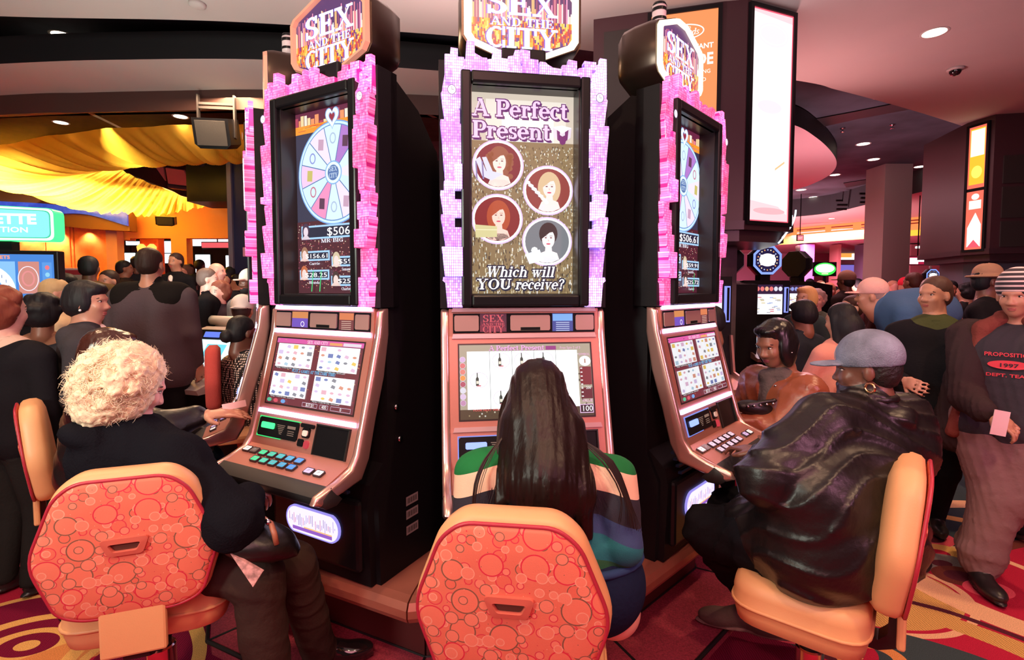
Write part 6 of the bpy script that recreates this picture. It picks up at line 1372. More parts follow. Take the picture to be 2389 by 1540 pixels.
def person(px, top, Y, face, label, skn='brown', hr='short', hc=(.015, .01, .01), topc=(.05, .05, .06), leg=(.03, .03, .035), hat=None, hatc=None, pose='stand', group='people on the gaming floor', w_=1.0, det=1, h=None, H=None, arm=(0, 0), lean=0., extra=None, z0=0., collar=None, yaw=None, bald=False, hhat='cap', topname=None, beard=None, over=None):
    """a figure in the crowd: px/top = where the top of the head is seen, Y = distance; face = heading in degrees (0 = away from the camera)"""
    p = P(px, top, Y); H_ = p.z; f = V(-math.sin(RAD(face)), math.cos(RAD(face)), 0); r = V(f[1], -f[0], 0); U = V(0, 0, 1); h = h or max(.014, Y * .0021)
    t = thing('person', label, 'person', (0, 0, 0), 0, None); base = V(p.x, Y, 0)
    F = Fig(h, .035); cm = cloth('cloth_%02x%02x%02x' % tuple(int(255 * c) for c in topc), topc); lm = cloth('cloth_%02x%02x%02x' % tuple(int(255 * c) for c in leg), leg)
    sc = w_; hs = 1.0; hd = base + U * (H_ - .125); ln = f * lean
    sit = pose == 'sit'
    if sit: hipz = .72 if H_ > 1.2 else .6; sh = hd - ln * .2 + U * (-.235); hip = V(*(base - ln)[:2], hipz)
    else: hipz = H_ * .53; sh = hd - ln * .25 - U * .235; hip = V(*(base - ln)[:2], hipz - abs(lean) * .1)
    if pose == 'bend': hip = base - f * .42 + U * .95; sh = hd - f * .2 - U * .13
    W2 = .175 * sc
    ax = (sh - hip) / np.linalg.norm(sh - hip); mid = (sh + hip) / 2
    F.cap(sh - r * W2 * .8, sh + r * W2 * .8, .075 * sc, .075 * sc, cm, .06)
    for q in (-1, 1):
        F.cap(sh + r * q * W2 * .45 - ax * .06, mid + r * q * .075 * sc, .115 * sc, .115 * sc, cm, .06); F.cap(mid + r * q * .07 * sc, hip + r * q * .075 * sc, .115 * sc, .125 * sc, cm, .06)
        k_ = hip + r * q * .09
        if sit: kn = hip + f * .42 + r * q * .13 + U * .0; an = kn + U * (.10 - kn[2] + z0) + f * .02
        else:
            st = arm[0] * .0; kn = V(*(k_ + f * (.06 + .10 * q * (pose == 'walk')))[:2], hipz * .52); an = V(*(k_ + f * (-.0 + .28 * q * (pose == 'walk')))[:2], .09)
        F.chain([hip + r * q * .085 * sc, kn, an], [.105 * sc, .070, .052], lm, .03); shoe(F, an, f, mat('shoe_black', (.02, .018, .02), .35))
        a_ = arm[0] if q < 0 else arm[1]
        s0 = sh + r * q * (W2 + .02) - U * .01
        if sit or a_ == 1: el = s0 - U * .25 + f * .10 + r * q * .05; wr = el + f * .22 - U * .02 - r * q * .06
        elif a_ == 2: el = s0 - U * .10 + f * .22 + r * q * .03; wr = el + f * .22 + U * .03
        elif a_ == 3: el = s0 - U * .24 + f * .05 + r * q * .08; wr = el + f * .08 + U * .2 - r * q * .1
        else: el = s0 - U * .27 + r * q * .05 - f * .02; wr = el - U * .23 + f * .08
        F.chain([s0, el, wr], [.064 * sc, .050 * sc, .038], cm, .03); dv = (wr - el) / np.linalg.norm(wr - el)
        if h < .02: hand(F, wr + dv * .02, dv, -r * q * .5 + V(0, 0, -.2) + f * .3, skn, 1.0, .5, q)
        else: F.ell(wr + dv * .06, (.036, .036, .05), skin(skn), None, .015)
    F.cap(sh + U * .06, hd - U * .10, .050, .052, skin(skn), .02); F.cap(sh + U * .035 - r * .05, sh + U * .035 + r * .05, .078, .078, collar or cm, .02)
    hf = f if yaw is None else V(-math.sin(RAD(yaw)), math.cos(RAD(yaw)), 0)
    up = U if pose != 'bend' else U * .8 + f * .6
    W, R, s_ = head(F, hd, hf - U * (.12 if sit else 0), skn, up, hs, det, beard=beard)
    if extra: extra(F, locals())
    F.mesh('body', t)
    cu = MB().mat(collar or cm); cc = sh * .50 + hd * .50 - U * .035; cu.tube([tuple(cc + r * .066 * math.cos(a) + f * .066 * math.sin(a) + U * .012 * -math.sin(a)) for a in [2 * math.pi * k / 14 for k in range(15)]], .022, 7); cu.build('collar', t, True)
    if det: features(W, R, s_, t)
    if over: over(t, locals())
    if not bald: hair(W, R, s_, mat('hair_%02x%02x%02x' % tuple(int(255 * c) for c in hc), hc,   .55, bump=(40, .5, (1, 1, .1)), spec=.25), hr, t, max(.012, h * .8), seed=int(px))
    if hat is not None: cap_hat(W, R, s_, cloth('hat_%02x%02x%02x' % tuple(int(255 * c) for c in hat), hat), t, bill=(hatc if hatc is not None else 1), h=max(.010, h * .7), kind=hhat)
    return t, W, R
# ================================================================ THE PLAYERS
M_lea = mat('black_leather', (.008, .006, .007), .38, bump=(26, .3)); M_leb = mat('brown_leather', (.26, .072, .035), .33, bump=(30, .3))
M_wool = mat('black_wool', (.008, .008, .012), .95, bump=(140, .4), spec=.04)
def tv(a): return V(*a)
def limbs(F, L, m, k=.03):
    for pts, rs in L: F.chain([tv(p) for p in pts], rs, m, k)
def strands(name, parent, m, roots, r=.0011, n=9):
    """tapered hair locks as one bundle of fine tubes"""
    cu = bpy.data.curves.new(name, 'CURVE'); cu.dimensions = '3D'; cu.bevel_depth = r; cu.bevel_resolution = 0; cu.resolution_u = 1
    for pts in roots:
        sp = cu.splines.new('POLY'); sp.points.add(len(pts) - 1)
        for i, q in enumerate(pts): sp.points[i].co = (*q, 1); sp.points[i].radius = 1.0 - .75 * (i / (len(pts) - 1)) ** 2
    cu.materials.append(m); o = bpy.data.objects.new(name, cu); COL.objects.link(o)
    dg = bpy.context.evaluated_depsgraph_get(); me = bpy.data.meshes.new_from_object(o.evaluated_get(dg)); bpy.data.objects.remove(o)
    me.name = name; o = bpy.data.objects.new(name, me); COL.objects.link(o); o.parent = parent; o['kind'] = 'stuff'; return o

# ---- white-haired woman on the left stool
t = thing('person', 'woman with curly white hair in a black wool coat seated at the left slot machine', 'person')
F = Fig(.0085, .05); f = V(.88, .47, 0); r = V(.47, -.88, 0)
hd = PX(312, 903, 1.80); nk = hd + V(-.035, -.02, -.17); hip = V(-1.27, 1.82, .80)
shR = PX(415, 1085, 1.70); shL = nk + V(-.12, .17, -.06)
F.cap(nk + V(0, 0, -.07), hip + V(0, 0, .1), .155, .175, M_wool); F.cap(hip + r * .06, hip - r * .06, .17, .17, M_wool); F.cap(shL, shR, .085, .085, M_wool, .08)
F.cap(nk + V(-.02, -.01, -.0), nk + V(-.01, 0, .045), .098, .082, M_wool, .02); F.cap(nk + V(-.05, -.04, .01), nk + V(-.03, -.03, .07), .07, .055, M_wool, .02); F.cap(nk + V(.03, .0, .0), shR + V(0, 0, .02), .07, .07, M_wool, .06)
el = PX(548, 1222, 1.62); wr = PX(573, 1168, 1.83)
F.chain([shR, el, wr], [.088, .078, .062], M_wool, .04); F.cap(PX(560, 1180, 1.76), PX(576, 1166, 1.84), .064, .060, M_wool, .01)
F.chain([shL, shL + V(.13, .1, -.22), shL + V(.34, .06, -.27)], [.08, .07, .05], M_wool, .04)
M_tr = cloth('brown_trousers', (.050, .030, .026), bump=(40, .4))
kn1 = PX(685, 1318, 1.90); kn2 = PX(600, 1345, 1.72)
F.chain([hip + V(.08, .05, -.04), kn1, PX(745, 1515, 2.06)], [.115, .078, .066], M_tr, .03); F.chain([hip + V(.08, -.06, -.05), kn2, V(kn2[0] + .03, kn2[1] + .03, .16)], [.12, .083, .068], M_tr, .03)
F.cap(hip + V(.0, -.05, -.02), kn2 * .4 + hip * .6 + V(0, -.03, .03), .155, .11, M_wool, .04); F.cap(hip, kn1 * .45 + hip * .55 + V(0, 0, .03), .15, .11, M_wool, .04)
shoe(F, V(-.80, 2.08, .155), V(.95, .25, 0), mat('patent_shoe', (.01, .01, .012), .12, coat=1)); shoe(F, V(kn2[0] + .03, kn2[1] + .05, .155), V(.95, .25, 0), mat('patent_shoe', (.01, .01, .012), .12, coat=1))
F.chain([PX(575, 1345, 1.5), PX(575, 1345, 1.5)], [.001, .001], M_wool, .001)
hand(F, wr + (wr - el) * .12, (wr - el) * .8 + V(.05, .05, -.04), V(.2, .1, -1), 'rosy', .95, .7, -1)
W, R, s_ = head(F, hd, V(.66, .72, -.42), 'rosy', s=1.0, det=2)
F.ell(W(0, -.04, -.19), (.10, .10, .05), M_wool, R, .012); b = F.mesh('body', t, fold=.006, cloth=(M_wool, M_tr)); features(W, R, s_, t)
m_wh = mat('white_curls', (.88, .72, .50), .5, bump=(60, .5)); Fh = Fig(.006, .012); rr = random.Random(5)
f_, r_, u_ = R[:, 1], R[:, 0], R[:, 2]
Fh.ell(W(0, -.035, .045), (.104, .112, .108), m_wh, R); Fh.ell(W(0, -.075, -.045), (.100, .085, .105), m_wh, R, .03); Fh.ell(W(0, -.07, -.105), (.082, .06, .06), m_wh, R, .03); Fh.ell(W(.062, -.02, -.03), (.045, .075, .09), m_wh, R, .03); Fh.ell(W(-.062, -.02, -.03), (.045, .075, .09), m_wh, R, .03)
for _ in range(150):
    a, b_ = rr.uniform(0, 6.28), math.asin(rr.uniform(-.85, 1)); x, y, z = math.cos(a) * math.cos(b_), math.sin(a) * math.cos(b_), math.sin(b_)
    if y > .62 and z < .45: continue
    Fh.ell(W(x * .118, -.05 + y * .12, .0 + z * .130 + .0), (rr.uniform(.014, .026),) * 3, m_wh, None, .010)
Fh.ell(W(0, .115, -.045), (.062, .08, .085), m_wh, R, .01, True)
ho = Fh.mesh('hair', t, disp=lambda X, Y, Z: .004 * np.sin(X * 120 + 4 * np.sin(Z * 60)) * np.sin(Y * 130 + 3 * np.sin(X * 70)) + .002 * np.sin(Z * 260 + 4 * np.sin(X * 110 + Y * 80)))
curls = []
for _ in range(2800):
    a, b_ = rr.uniform(0, 6.28), math.asin(rr.uniform(-.95, 1)); x, y, z = math.cos(a) * math.cos(b_), math.sin(a) * math.cos(b_), math.sin(b_)
    if y > .55 and z < .5: continue
    p = W(x * .112, -.05 + y * .115, z * .128); n = p - W(0, -.05, .0); n /= np.linalg.norm(n); tg = np.cross(n, V(rr.gauss(0, 1), rr.gauss(0, 1), rr.gauss(0, 1))); tg /= np.linalg.norm(tg); bt = np.cross(n, tg)
    R0, tw, L = rr.uniform(.010, .024), rr.choice([-1, 1]) * rr.uniform(2.5, 5.5), rr.uniform(.0, .03)
    curls.append([tuple(p + tg * R0 * math.sin(tw * i / 8) + bt * R0 * (1 - math.cos(tw * i / 8)) + n * (.004 + L * (i / 8) + .004 * math.sin(i))) for i in range(9)])
strands('curls', ho, mat('white_strand', (.95, .82, .62), .5), curls, .0011)
sc = Fig(.008, .01)
for k in range(7): sc.ell(W(.03 - .012 * k, .07 + .006 * k, -.15 - .012 * k), (.022, .02, .018), mat('floral_scarf', (.55, .12, .25), .8, bump=(50, .6)), None, .01)
sc.mesh('scarf', t)
# black handbag on her lap, and the folded print wrap
t = thing('handbag', 'black handbag with a brown leather strap on the white-haired woman\'s lap', 'handbag', tuple(PX(600, 1262, 1.66)))
Fb = Fig(.01, .03); c = PX(600, 1262, 1.66); Fb.ell(c - c, (.115, .09, .055), M_lea, _rot(0, 12, 20)); Fb.ell(V(.03, .03, -.02), (.10, .07, .04), M_lea, _rot(0, 25, 20)); ob = Fb.mesh('bag_body', t, fold=.004)
MB().mat(mat('tan_strap', (.35, .12, .07), .4)).tube([PX(595, 1195, 1.74) - c, PX(612, 1208, 1.68) - c, PX(632, 1222, 1.64) - c, PX(640, 1245, 1.62) - c, PX(645, 1270, 1.62) - c], .009, 8).build('strap', t, True)
MB().mat(mat('chrome', (.7, .7, .75), .15, 1)).tube([PX(622, 1214, 1.64) - c, PX(628, 1222, 1.63) - c], .008, 8).build('buckle', t, True)
F2 = MB().mat(mat('print_cloth', (.50, .26, .26), .8, var=(60, .5))); a0 = [PX(537, 1292, 1.56), PX(612, 1335, 1.56), PX(590, 1370, 1.54)]
F2.add([tuple(v) for v in a0] + [tuple(v + V(0, .012, 0)) for v in a0], [(0, 2, 1), (3, 4, 5), (0, 1, 4, 3), (1, 2, 5, 4), (2, 0, 3, 5)]); tag(F2.build('patterned_scarf'), 'corner of a rose patterned cloth hanging out under the handbag', 'scarf')

# ---- woman with long dark hair in the centre
t = thing('person', 'woman with long straight dark hair in a green, cream, navy and teal striped sweater', 'person')
m = bpy.data.materials.new('striped_knit'); m.use_nodes = True; nt = m.node_tree; g = nt.nodes.new('ShaderNodeNewGeometry'); sp_ = nt.nodes.new('ShaderNodeSeparateXYZ'); nt.links.new(g.outputs['Position'], sp_.inputs[0])
zz = lambda py, Y=1.50: P(1300, py, Y).z
ab = nt.nodes.new('ShaderNodeMath'); ab.operation = 'ABSOLUTE'; sx = nt.nodes.new('ShaderNodeMath'); sx.operation = 'SUBTRACT'; nt.links.new(sp_.outputs[0], sx.inputs[0]); sx.inputs[1].default_value = .11; nt.links.new(sx.outputs[0], ab.inputs[0])
pw = nt.nodes.new('ShaderNodeMath'); pw.operation = 'POWER'; nt.links.new(ab.outputs[0], pw.inputs[0]); pw.inputs[1].default_value = 2.0
ml = nt.nodes.new('ShaderNodeMath'); ml.operation = 'MULTIPLY_ADD'; nt.links.new(pw.outputs[0], ml.inputs[0]); ml.inputs[1].default_value = .75; nt.links.new(sp_.outputs[2], ml.inputs[2])
mr = nt.nodes.new('ShaderNodeMapRange'); mr.inputs[1].default_value = .6; mr.inputs[2].default_value = 1.4; nt.links.new(ml.outputs[0], mr.inputs[0])
cr = nt.nodes.new('ShaderNodeValToRGB'); cr.color_ramp.interpolation = 'CONSTANT'; nt.links.new(mr.outputs[0], cr.inputs[0])
el_ = cr.color_ramp.elements
st = [(0, (.02, .03, .10)), ((zz(1335) - .6) / .8, (.80, .55, .42)), ((zz(1300) - .6) / .8, (.02, .12, .05)), ((zz(1275) - .6) / .8, (.01, .16, .20)), ((zz(1225) - .6) / .8, (.035, .07, .20)), ((zz(1188) - .6) / .8, (.022, .02, .035)), ((zz(1128) - .6) / .8, (.85, .58, .42)), ((zz(1078) - .6) / .8, (.0, .16, .035))]
el_[0].color = (*st[0][1], 1); el_[1].position = st[1][0]; el_[1].color = (*st[1][1], 1)
for p_, c_ in st[2:]: e_ = el_.new(p_); e_.color = (*c_, 1)
nt.links.new(cr.outputs[0], nt.nodes['Principled BSDF'].inputs['Base Color']); nt.nodes['Principled BSDF'].inputs['Roughness'].default_value = .85
wv = nt.nodes.new('ShaderNodeTexNoise'); wv.inputs['Scale'].default_value = 300; bp_ = nt.nodes.new('ShaderNodeBump'); bp_.inputs['Strength'].default_value = .25; bp_.inputs['Distance'].default_value = .003; nt.links.new(g.outputs['Position'], wv.inputs[0]); nt.links.new(wv.outputs[0], bp_.inputs['Height']); nt.links.new(bp_.outputs[0], nt.nodes['Principled BSDF'].inputs['Normal'])
M_knit = m
F = Fig(.0085, .05); hd = PX(1257, 935, 1.66); nk = PX(1262, 1045, 1.62); sL = PX(1122, 1104, 1.58); sR = PX(1420, 1116, 1.56); hip = V(.16, 1.57, .79)
mid = (nk + hip) / 2; F.cap(sL + V(.03, 0, 0), sR - V(.03, 0, 0), .078, .078, M_knit, .06)
for q in (-1, 1): F.cap(nk + V(.09 * q, 0, -.12), mid + V(.07 * q, .0, -.02), .118, .100, M_knit, .05); F.cap(mid + V(.07 * q, 0, -.02), hip + V(.08 * q, 0, .06), .100, .122, M_knit, .05)
F.cap(nk + V(0, 0, -.06), nk + V(0, 0, .0), .075, .062, M_knit, .04)
elR = PX(1452, 1272, 1.50); elL = PX(1098, 1262, 1.54)
F.chain([sR + V(.015, 0, 0), elR, elR + V(-.06, .22, .05)], [.072, .060, .045], M_knit, .012); F.chain([sL - V(.01, 0, 0), elL, elL + V(.05, .24, .04)], [.072, .058, .045], M_knit, .025)
hand(F, elR + V(-.07, .25, .055), V(-.2, 1, .15), V(0, .2, -1), 'fair', .95, .5, 1); hand(F, elL + V(.06, .27, .045), V(.2, 1, .15), V(0, .2, -1), 'fair', .95, .5, -1)
FS = Fig(.0085, .03); M_sk = cloth('navy_skirt', (.012, .018, .05)); M_bs = cloth('blue_band', (.03, .06, .16)); F.cap(hip + V(-.07, 0, -.06), hip + V(.10, 0, -.06), .135, .14, skin('fair'), .03); FS.cap(hip + V(-.07, 0, -.055), hip + V(.10, 0, -.055), .155, .158, M_sk); FS.ell(hip + V(.015, 0, .20), (.5, .5, .15), M_sk, None, .003, True); FS.mesh('skirt', t); MB().mat(M_bs).tube([tuple(hip + V(.015 + .226 * math.cos(a), .148 * math.sin(a), .035)) for a in [2 * math.pi * k / 30 for k in range(31)]], .013, 6).build('waistband', t, True)
for q in (-1, 1): F.chain([hip + V(.09 * q + .02, .03, -.06), hip + V(.10 * q, .42, -.05), hip + V(.10 * q, .40, -.42)], [.115, .078, .052], M_sk if q < 0 else skin('fair'), .03); shoe(F, hip + V(.10 * q, .38, -.58), V(0, 1, 0), mat('shoe_black', (.02, .018, .02), .35))
F.cap(hip + V(.16, -.0, -.15), hip + V(.15, .25, -.13), .085, .08, skin('fair'), .02)
W, R, s_ = head(F, hd, V(.22, .95, -.12), 'fair', s=1.0)
F.mesh('body', t, fold=.003, cloth=(M_knit,)); features(W, R, s_, t)
m_dk = mat('dark_brown_hair', (.012, .0045, .004), .42, bump=(45, .35, (1, 1, .06)), spec=.3); Fh = Fig(.0075, .03)
Fh.ell(W(0, -.022, .045), (.090, .104, .094), m_dk, R); Fh.ell(W(0, -.05, -.03), (.092, .075, .11), m_dk, R)
Fh.cap(PX(1258, 960, 1.585), PX(1275, 1120, 1.475), .098, .10, m_dk); Fh.cap(PX(1225, 990, 1.56), PX(1225, 1140, 1.475), .075, .055, m_dk); Fh.cap(PX(1312, 1000, 1.56), PX(1345, 1150, 1.465), .07, .055, m_dk); Fh.cap(PX(1275, 1100, 1.475), PX(1290, 1260, 1.46), .085, .045, m_dk); Fh.cap(PX(1225, 1120, 1.47), PX(1235, 1215, 1.46), .05, .028, m_dk); Fh.cap(PX(1345, 1140, 1.465), PX(1372, 1250, 1.46), .046, .016, m_dk)
Fh.cap(PX(1190, 1010, 1.56), PX(1165, 1170, 1.47), .024, .016, m_dk); Fh.ell(W(0, .12, -.03), (.06, .07, .09), m_dk, R, .01, True)
ho = Fh.mesh('hair', t, disp=lambda X, Y, Z: .0022 * np.sin(X * 420 + 3 * np.sin(Z * 9)) + .0016 * np.sin(X * 170 + 2 * np.sin(Z * 14)))
st_ = []; rr = random.Random(9)
for i in range(620):
    u = rr.uniform(-1, 1); a = u * 1.35; x0 = W(math.sin(a) * .088, -.02 - .085 * math.cos(a) * .9, .075 - .03 * abs(u)); e = rr.random()
    xe = 1262 + u * 118 + rr.gauss(0, 16) + 12; ye = 1130 + 140 * (1 - .55 * abs(u)) * (.55 + .45 * e); p1 = PX(1257 + u * 92, 960, 1.565 + .06 * u * u); p2 = PX(1262 + u * 108 + 6, 1070, 1.47 + .07 * u * u); p3 = PX(xe, ye, 1.435 + .05 * u * u)
    ks = [x0, p1, p2, p3]; pts = []
    for k in range(12):
        tt = k / 11 * 3; j = min(int(tt), 2); q = tt - j; pa, pb, pcx, pd = ks[max(j - 1, 0)], ks[j], ks[j + 1], ks[min(j + 2, 3)]; pts.append(tuple(.5 * (2 * pb + (pcx - pa) * q + (2 * pa - 5 * pb + 4 * pcx - pd) * q * q + (3 * pb - pa - 3 * pcx + pd) * q ** 3)))
    st_.append(pts)
for i in range(46):   # loose locks falling over both shoulders
    u = rr.random(); s0 = 1 if i % 3 else -1; xs = [(1330, 1010, 1.53), (1400 + 30 * u, 1075, 1.48), (1445 + 30 * u, 1150 + 30 * u, 1.455), (1440 + 60 * u, 1215 + 30 * u, 1.44)] if s0 > 0 else [(1180, 1010, 1.53), (1150 - 20 * u, 1070, 1.49), (1130 - 25 * u, 1130, 1.46), (1120 - 20 * u, 1180 + 30 * u, 1.45)]
    ks = [PX(*x) for x in xs]; pts = []
    for k in range(10):
        tt = k / 9 * 3; j = min(int(tt), 2); q = tt - j; pa, pb, pcx, pd = ks[max(j - 1, 0)], ks[j], ks[j + 1], ks[min(j + 2, 3)]; pts.append(tuple(.5 * (2 * pb + (pcx - pa) * q + (2 * pa - 5 * pb + 4 * pcx - pd) * q * q + (3 * pb - pa - 3 * pcx + pd) * q ** 3)))
    st_.append(pts)
strands('long_locks', ho, mat('dark_strand', (.016, .006, .005), .38), st_, .0016)

# ---- man in black leather jacket and denim cap
t = thing('person', 'seated man in a black leather jacket and faded denim cap, gold hoop earring', 'person')
F = Fig(.0085, .06); f = V(-.42, .91, 0); r = V(.91, .42, 0); hd = PX(2016, 862, 1.86); nk = PX(2026, 952, 1.86); hip = V(1.10, 1.71, .80)
sl = nk - r * .265 - V(0, 0, .03); sr = nk + r * .20 - V(0, 0, .07)
F.cap(nk - r * .18 - V(0, 0, .045), sr, .095, .095, M_lea, .07); F.cap(nk + V(0, 0, -.03), sl + V(0, 0, .01), .08, .085, M_lea, .05)
for q in (-1, 1): F.cap(nk + r * q * .10 - V(0, 0, .15) - f * .02, hip + r * q * .11 + V(0, 0, .16), .150, .165, M_lea, .06); F.cap(hip + r * q * .10 + V(0, 0, .16), hip + r * q * .10 + V(0, 0, .02), .160, .17, M_lea, .06)
F.cap(nk - r * .02 + V(0, 0, -.01), nk + V(0, 0, .065) + f * .02, .096, .080, M_lea, .012); F.cap(hip - r * .08 + V(0, 0, .02), hip + r * .12 - f * .02 + V(0, 0, .02), .178, .175, M_lea, .05)
el = PX(1782, 1118, 1.64); wr = PX(1785, 1066, 1.98)
F.chain([sl, (sl + el) / 2 - r * .01, el, wr], [.098, .088, .080, .050], M_lea, .022); F.cap(wr - (wr - el) * .06, wr, .052, .054, M_lea, .004); elr = sr + V(-.13, .18, -.24); F.chain([sr, elr, elr + f * .26 + V(0, 0, .02)], [.10, .08, .05], M_lea, .05)
dv = V(-.2, .95, 0); hand(F, wr + dv * .03, dv, V(0, .1, -1), 'dark', 1.05, .45, -1); hand(F, elr + f * .29 + V(0, 0, .02), f, V(0, 0, -1), 'dark', 1.05, .45, 1)
M_bt = cloth('black_trousers', (.010, .010, .013)); k1 = PX(1655, 1235, 1.98); k2 = k1 + V(.17, .18, 0)
F.chain([hip + V(-.08, -.07, -.02), k1, V(1.10, 2.30, .24)], [.12, .088, .062], M_bt, .04); F.chain([hip + V(.08, .08, -.02), k2, V(1.30, 2.24, .24)], [.12, .088, .062], M_bt, .04)
F.cap(hip - r * .12 + V(0, 0, .0), (hip + k1) / 2 - r * .02 + V(0, 0, .03), .165, .125, M_lea, .04); F.cap(hip - f * .04 - r * .02, hip - f * .05 + r * .14, .16, .15, M_lea, .04)
F.cap((hip + k1) / 2 - r * .05 + V(0, 0, .0), k1 * .8 + hip * .2 - V(0, 0, .02), .115, .085, M_bt, .04)
M_ss = mat('grey_suede_shoe', (.13, .08, .07), .8, bump=(80, .3)); shoe(F, V(1.12, 2.31, .15), V(-.9, .2, 0), M_ss, 1.15, mat('shoe_sole', (.30, .20, .18), .6)); shoe(F, V(1.33, 2.25, .15), V(-.9, .1, 0), M_ss, 1.15, mat('shoe_sole', (.30, .20, .18), .6))
W, R, s_ = head(F, hd, V(-.85, .50, -.10), 'dark', s=.94, beard=None)
def jac(X, Y, Z): return 0
F.ell(W(0, -.045, -.185), (.095, .095, .055), M_lea, R, .012); F.mesh('body', t, fold=.012, cloth=(M_lea, M_bt)); features(W, R, s_, t)
hair(W, R, s_, mat('hair_black', (.010, .008, .008), .5, bump=(80, .6)), 'short', t, .008)
M_den = mat('faded_denim', (.20, .23, .32), .85, bump=(220, .5), var=(14, .35)); cap_hat(W, R, s_ * 1.03, M_den, t, 1, .006, 'cap', mat('cap_button_tan', (.5, .4, .35), .7))
st_m = MB().mat(mat('cap_stitch', (.33, .34, .42), .9))
for q in (-1, 0, 1):
    pts = []
    for k in range(13):
        a = RAD(-5 + 175 * k / 12) if q == 0 else RAD(90 * k / 12)
        d_ = (0, math.cos(a), math.sin(a)) if q == 0 else (q * .8 * math.cos(a), -.6 * math.cos(a), math.sin(a))
        pts.append(tuple(W(d_[0] * .0945, -.018 + d_[1] * .1125, .052 + d_[2] * .0945)))
    st_m.tube(pts, .0014, 5)
st_m.build('cap_seam', t, True)
er = MB().mat(mat('gold_hoop', (.9, .5, .25), .2, 1)); cE = W(-.088, -.008, -.058); er.tube([tuple(cE + f * .016 * math.cos(a) + V(0, 0, .016 * math.sin(a))) for a in [2 * math.pi * k / 16 for k in range(17)]], .0042, 8); er.build('earring', t, True)
cl = MB().mat(M_lea); cl.tube([tuple(nk + V(0, 0, .045) - r * .075 * math.cos(a) - f * .078 * math.sin(a)) for a in [math.pi * (k / 10 * 1.3 - .15) for k in range(11)]], .016, 8); cl.build('collar', t, True)

# ---- woman in a brown leather jacket
t = thing('person', 'woman in a glossy brown leather jacket and grey scarf, short black bob, looking down left', 'person')
F = Fig(.010, .05); f = V(-.93, -.36, 0); r = V(-.36, .93, 0); hd = PX(1806, 803, 2.95); nk = PX(1822, 880, 3.0); hip = V(1.86, 3.12, .80)
sl = nk - r * .18 - V(0, 0, .05); sr = nk + r * .18 - V(0, 0, .05); F.cap(sl, sr, .085, .085, M_leb, .07)
for q in (-1, 1): F.cap(nk + r * q * .08 - V(0, 0, .14), hip + r * q * .09, .15, .17, M_leb, .07)
F.cap(nk, nk + V(0, 0, .05), .085, .07, M_leb, .02); F.cap(nk + f * .08 - V(0, 0, .02), nk + f * .13 - V(0, 0, .22), .045, .035, mat('grey_scarf', (.10, .07, .07), .9, bump=(50, .8)), .015); F.cap(nk + f * .05 - r * .06 + V(0, 0, .03), nk + f * .09 + r * .03 + V(0, 0, .01), .04, .04, mat('grey_scarf', (.10, .07, .07), .9), .015)
el = PX(1812, 1000, 2.82); wr = PX(1733, 985, 2.86); F.chain([sl, el, wr], [.088, .075, .052], M_leb, .04); elr = sr + f * .12 - V(0, 0, .27); F.chain([sr, elr, elr + f * .22], [.085, .07, .05], M_leb, .04)
dv = wr - el; hand(F, wr + dv / np.linalg.norm(dv) * .02, dv, V(0, 0, -1), 'brown', 1.0, .5, -1); hand(F, elr + f * .24, f, V(0, 0, -1), 'brown', 1, .5, 1)
for q in (-1, 1): F.chain([hip + r * q * .09, hip + f * .32 + r * q * .1 - V(0, 0, .02), hip + f * .30 + r * q * .1 - V(0, 0, .48)], [.13, .085, .06], M_bt, .04); shoe(F, hip + f * .30 + r * q * .1 - V(0, 0, .56), f, mat('shoe_black', (.02, .018, .02), .35))
W, R, s_ = head(F, hd, V(-.88, -.40, -.28), 'brown', s=1.12)
F.mesh('body', t, fold=.009, cloth=(M_leb,)); features(W, R, s_, t, mat('lip_plum', (.22, .04, .06), .35)); hair(W, R, s_, mat('hair_jet', (.008, .006, .007), .3, bump=(40, .4, (1, 1, .1))), 'bob', t, .009)
for k in range(3): MB().mat(mat('chrome', (.7, .7, .75), .15, 1)).lathe([(.001, -.006), (.009, -.003), (.009, .003), (.001, .006)], tuple(nk + f * .12 - r * .07 - V(0, 0, .03 + .05 * k)), 10).build('snap_button', t, True)
MB().mat(mat('pearl', (.9, .85, .85), .15)).lathe([(.001, -.008), (.008, 0), (.001, .008)], tuple(W(-.088, -.004, -.036)), 10).build('earring', t, True)
t = thing('shoulder_bag', 'black bag with silver studs held on the brown jacket woman\'s lap', 'handbag', tuple(PX(1760, 952, 2.86)))
Fb = Fig(.010, .02); Fb.ell(V(0, 0, 0), (.11, .05, .045), M_lea, _rot(0, 8, 0)); Fb.cap(V(-.05, -.03, .03), V(.1, -.03, .05), .012, .012, M_lea, .01); Fb.mesh('bag_body', t)
for k in range(5): MB().mat(mat('chrome', (.7, .7, .75), .15, 1)).lathe([(.001, -.008), (.010, 0), (.001, .008)], (-.06 + .035 * k, -.05, .02 + .004 * k), 10).build('stud', t, True)

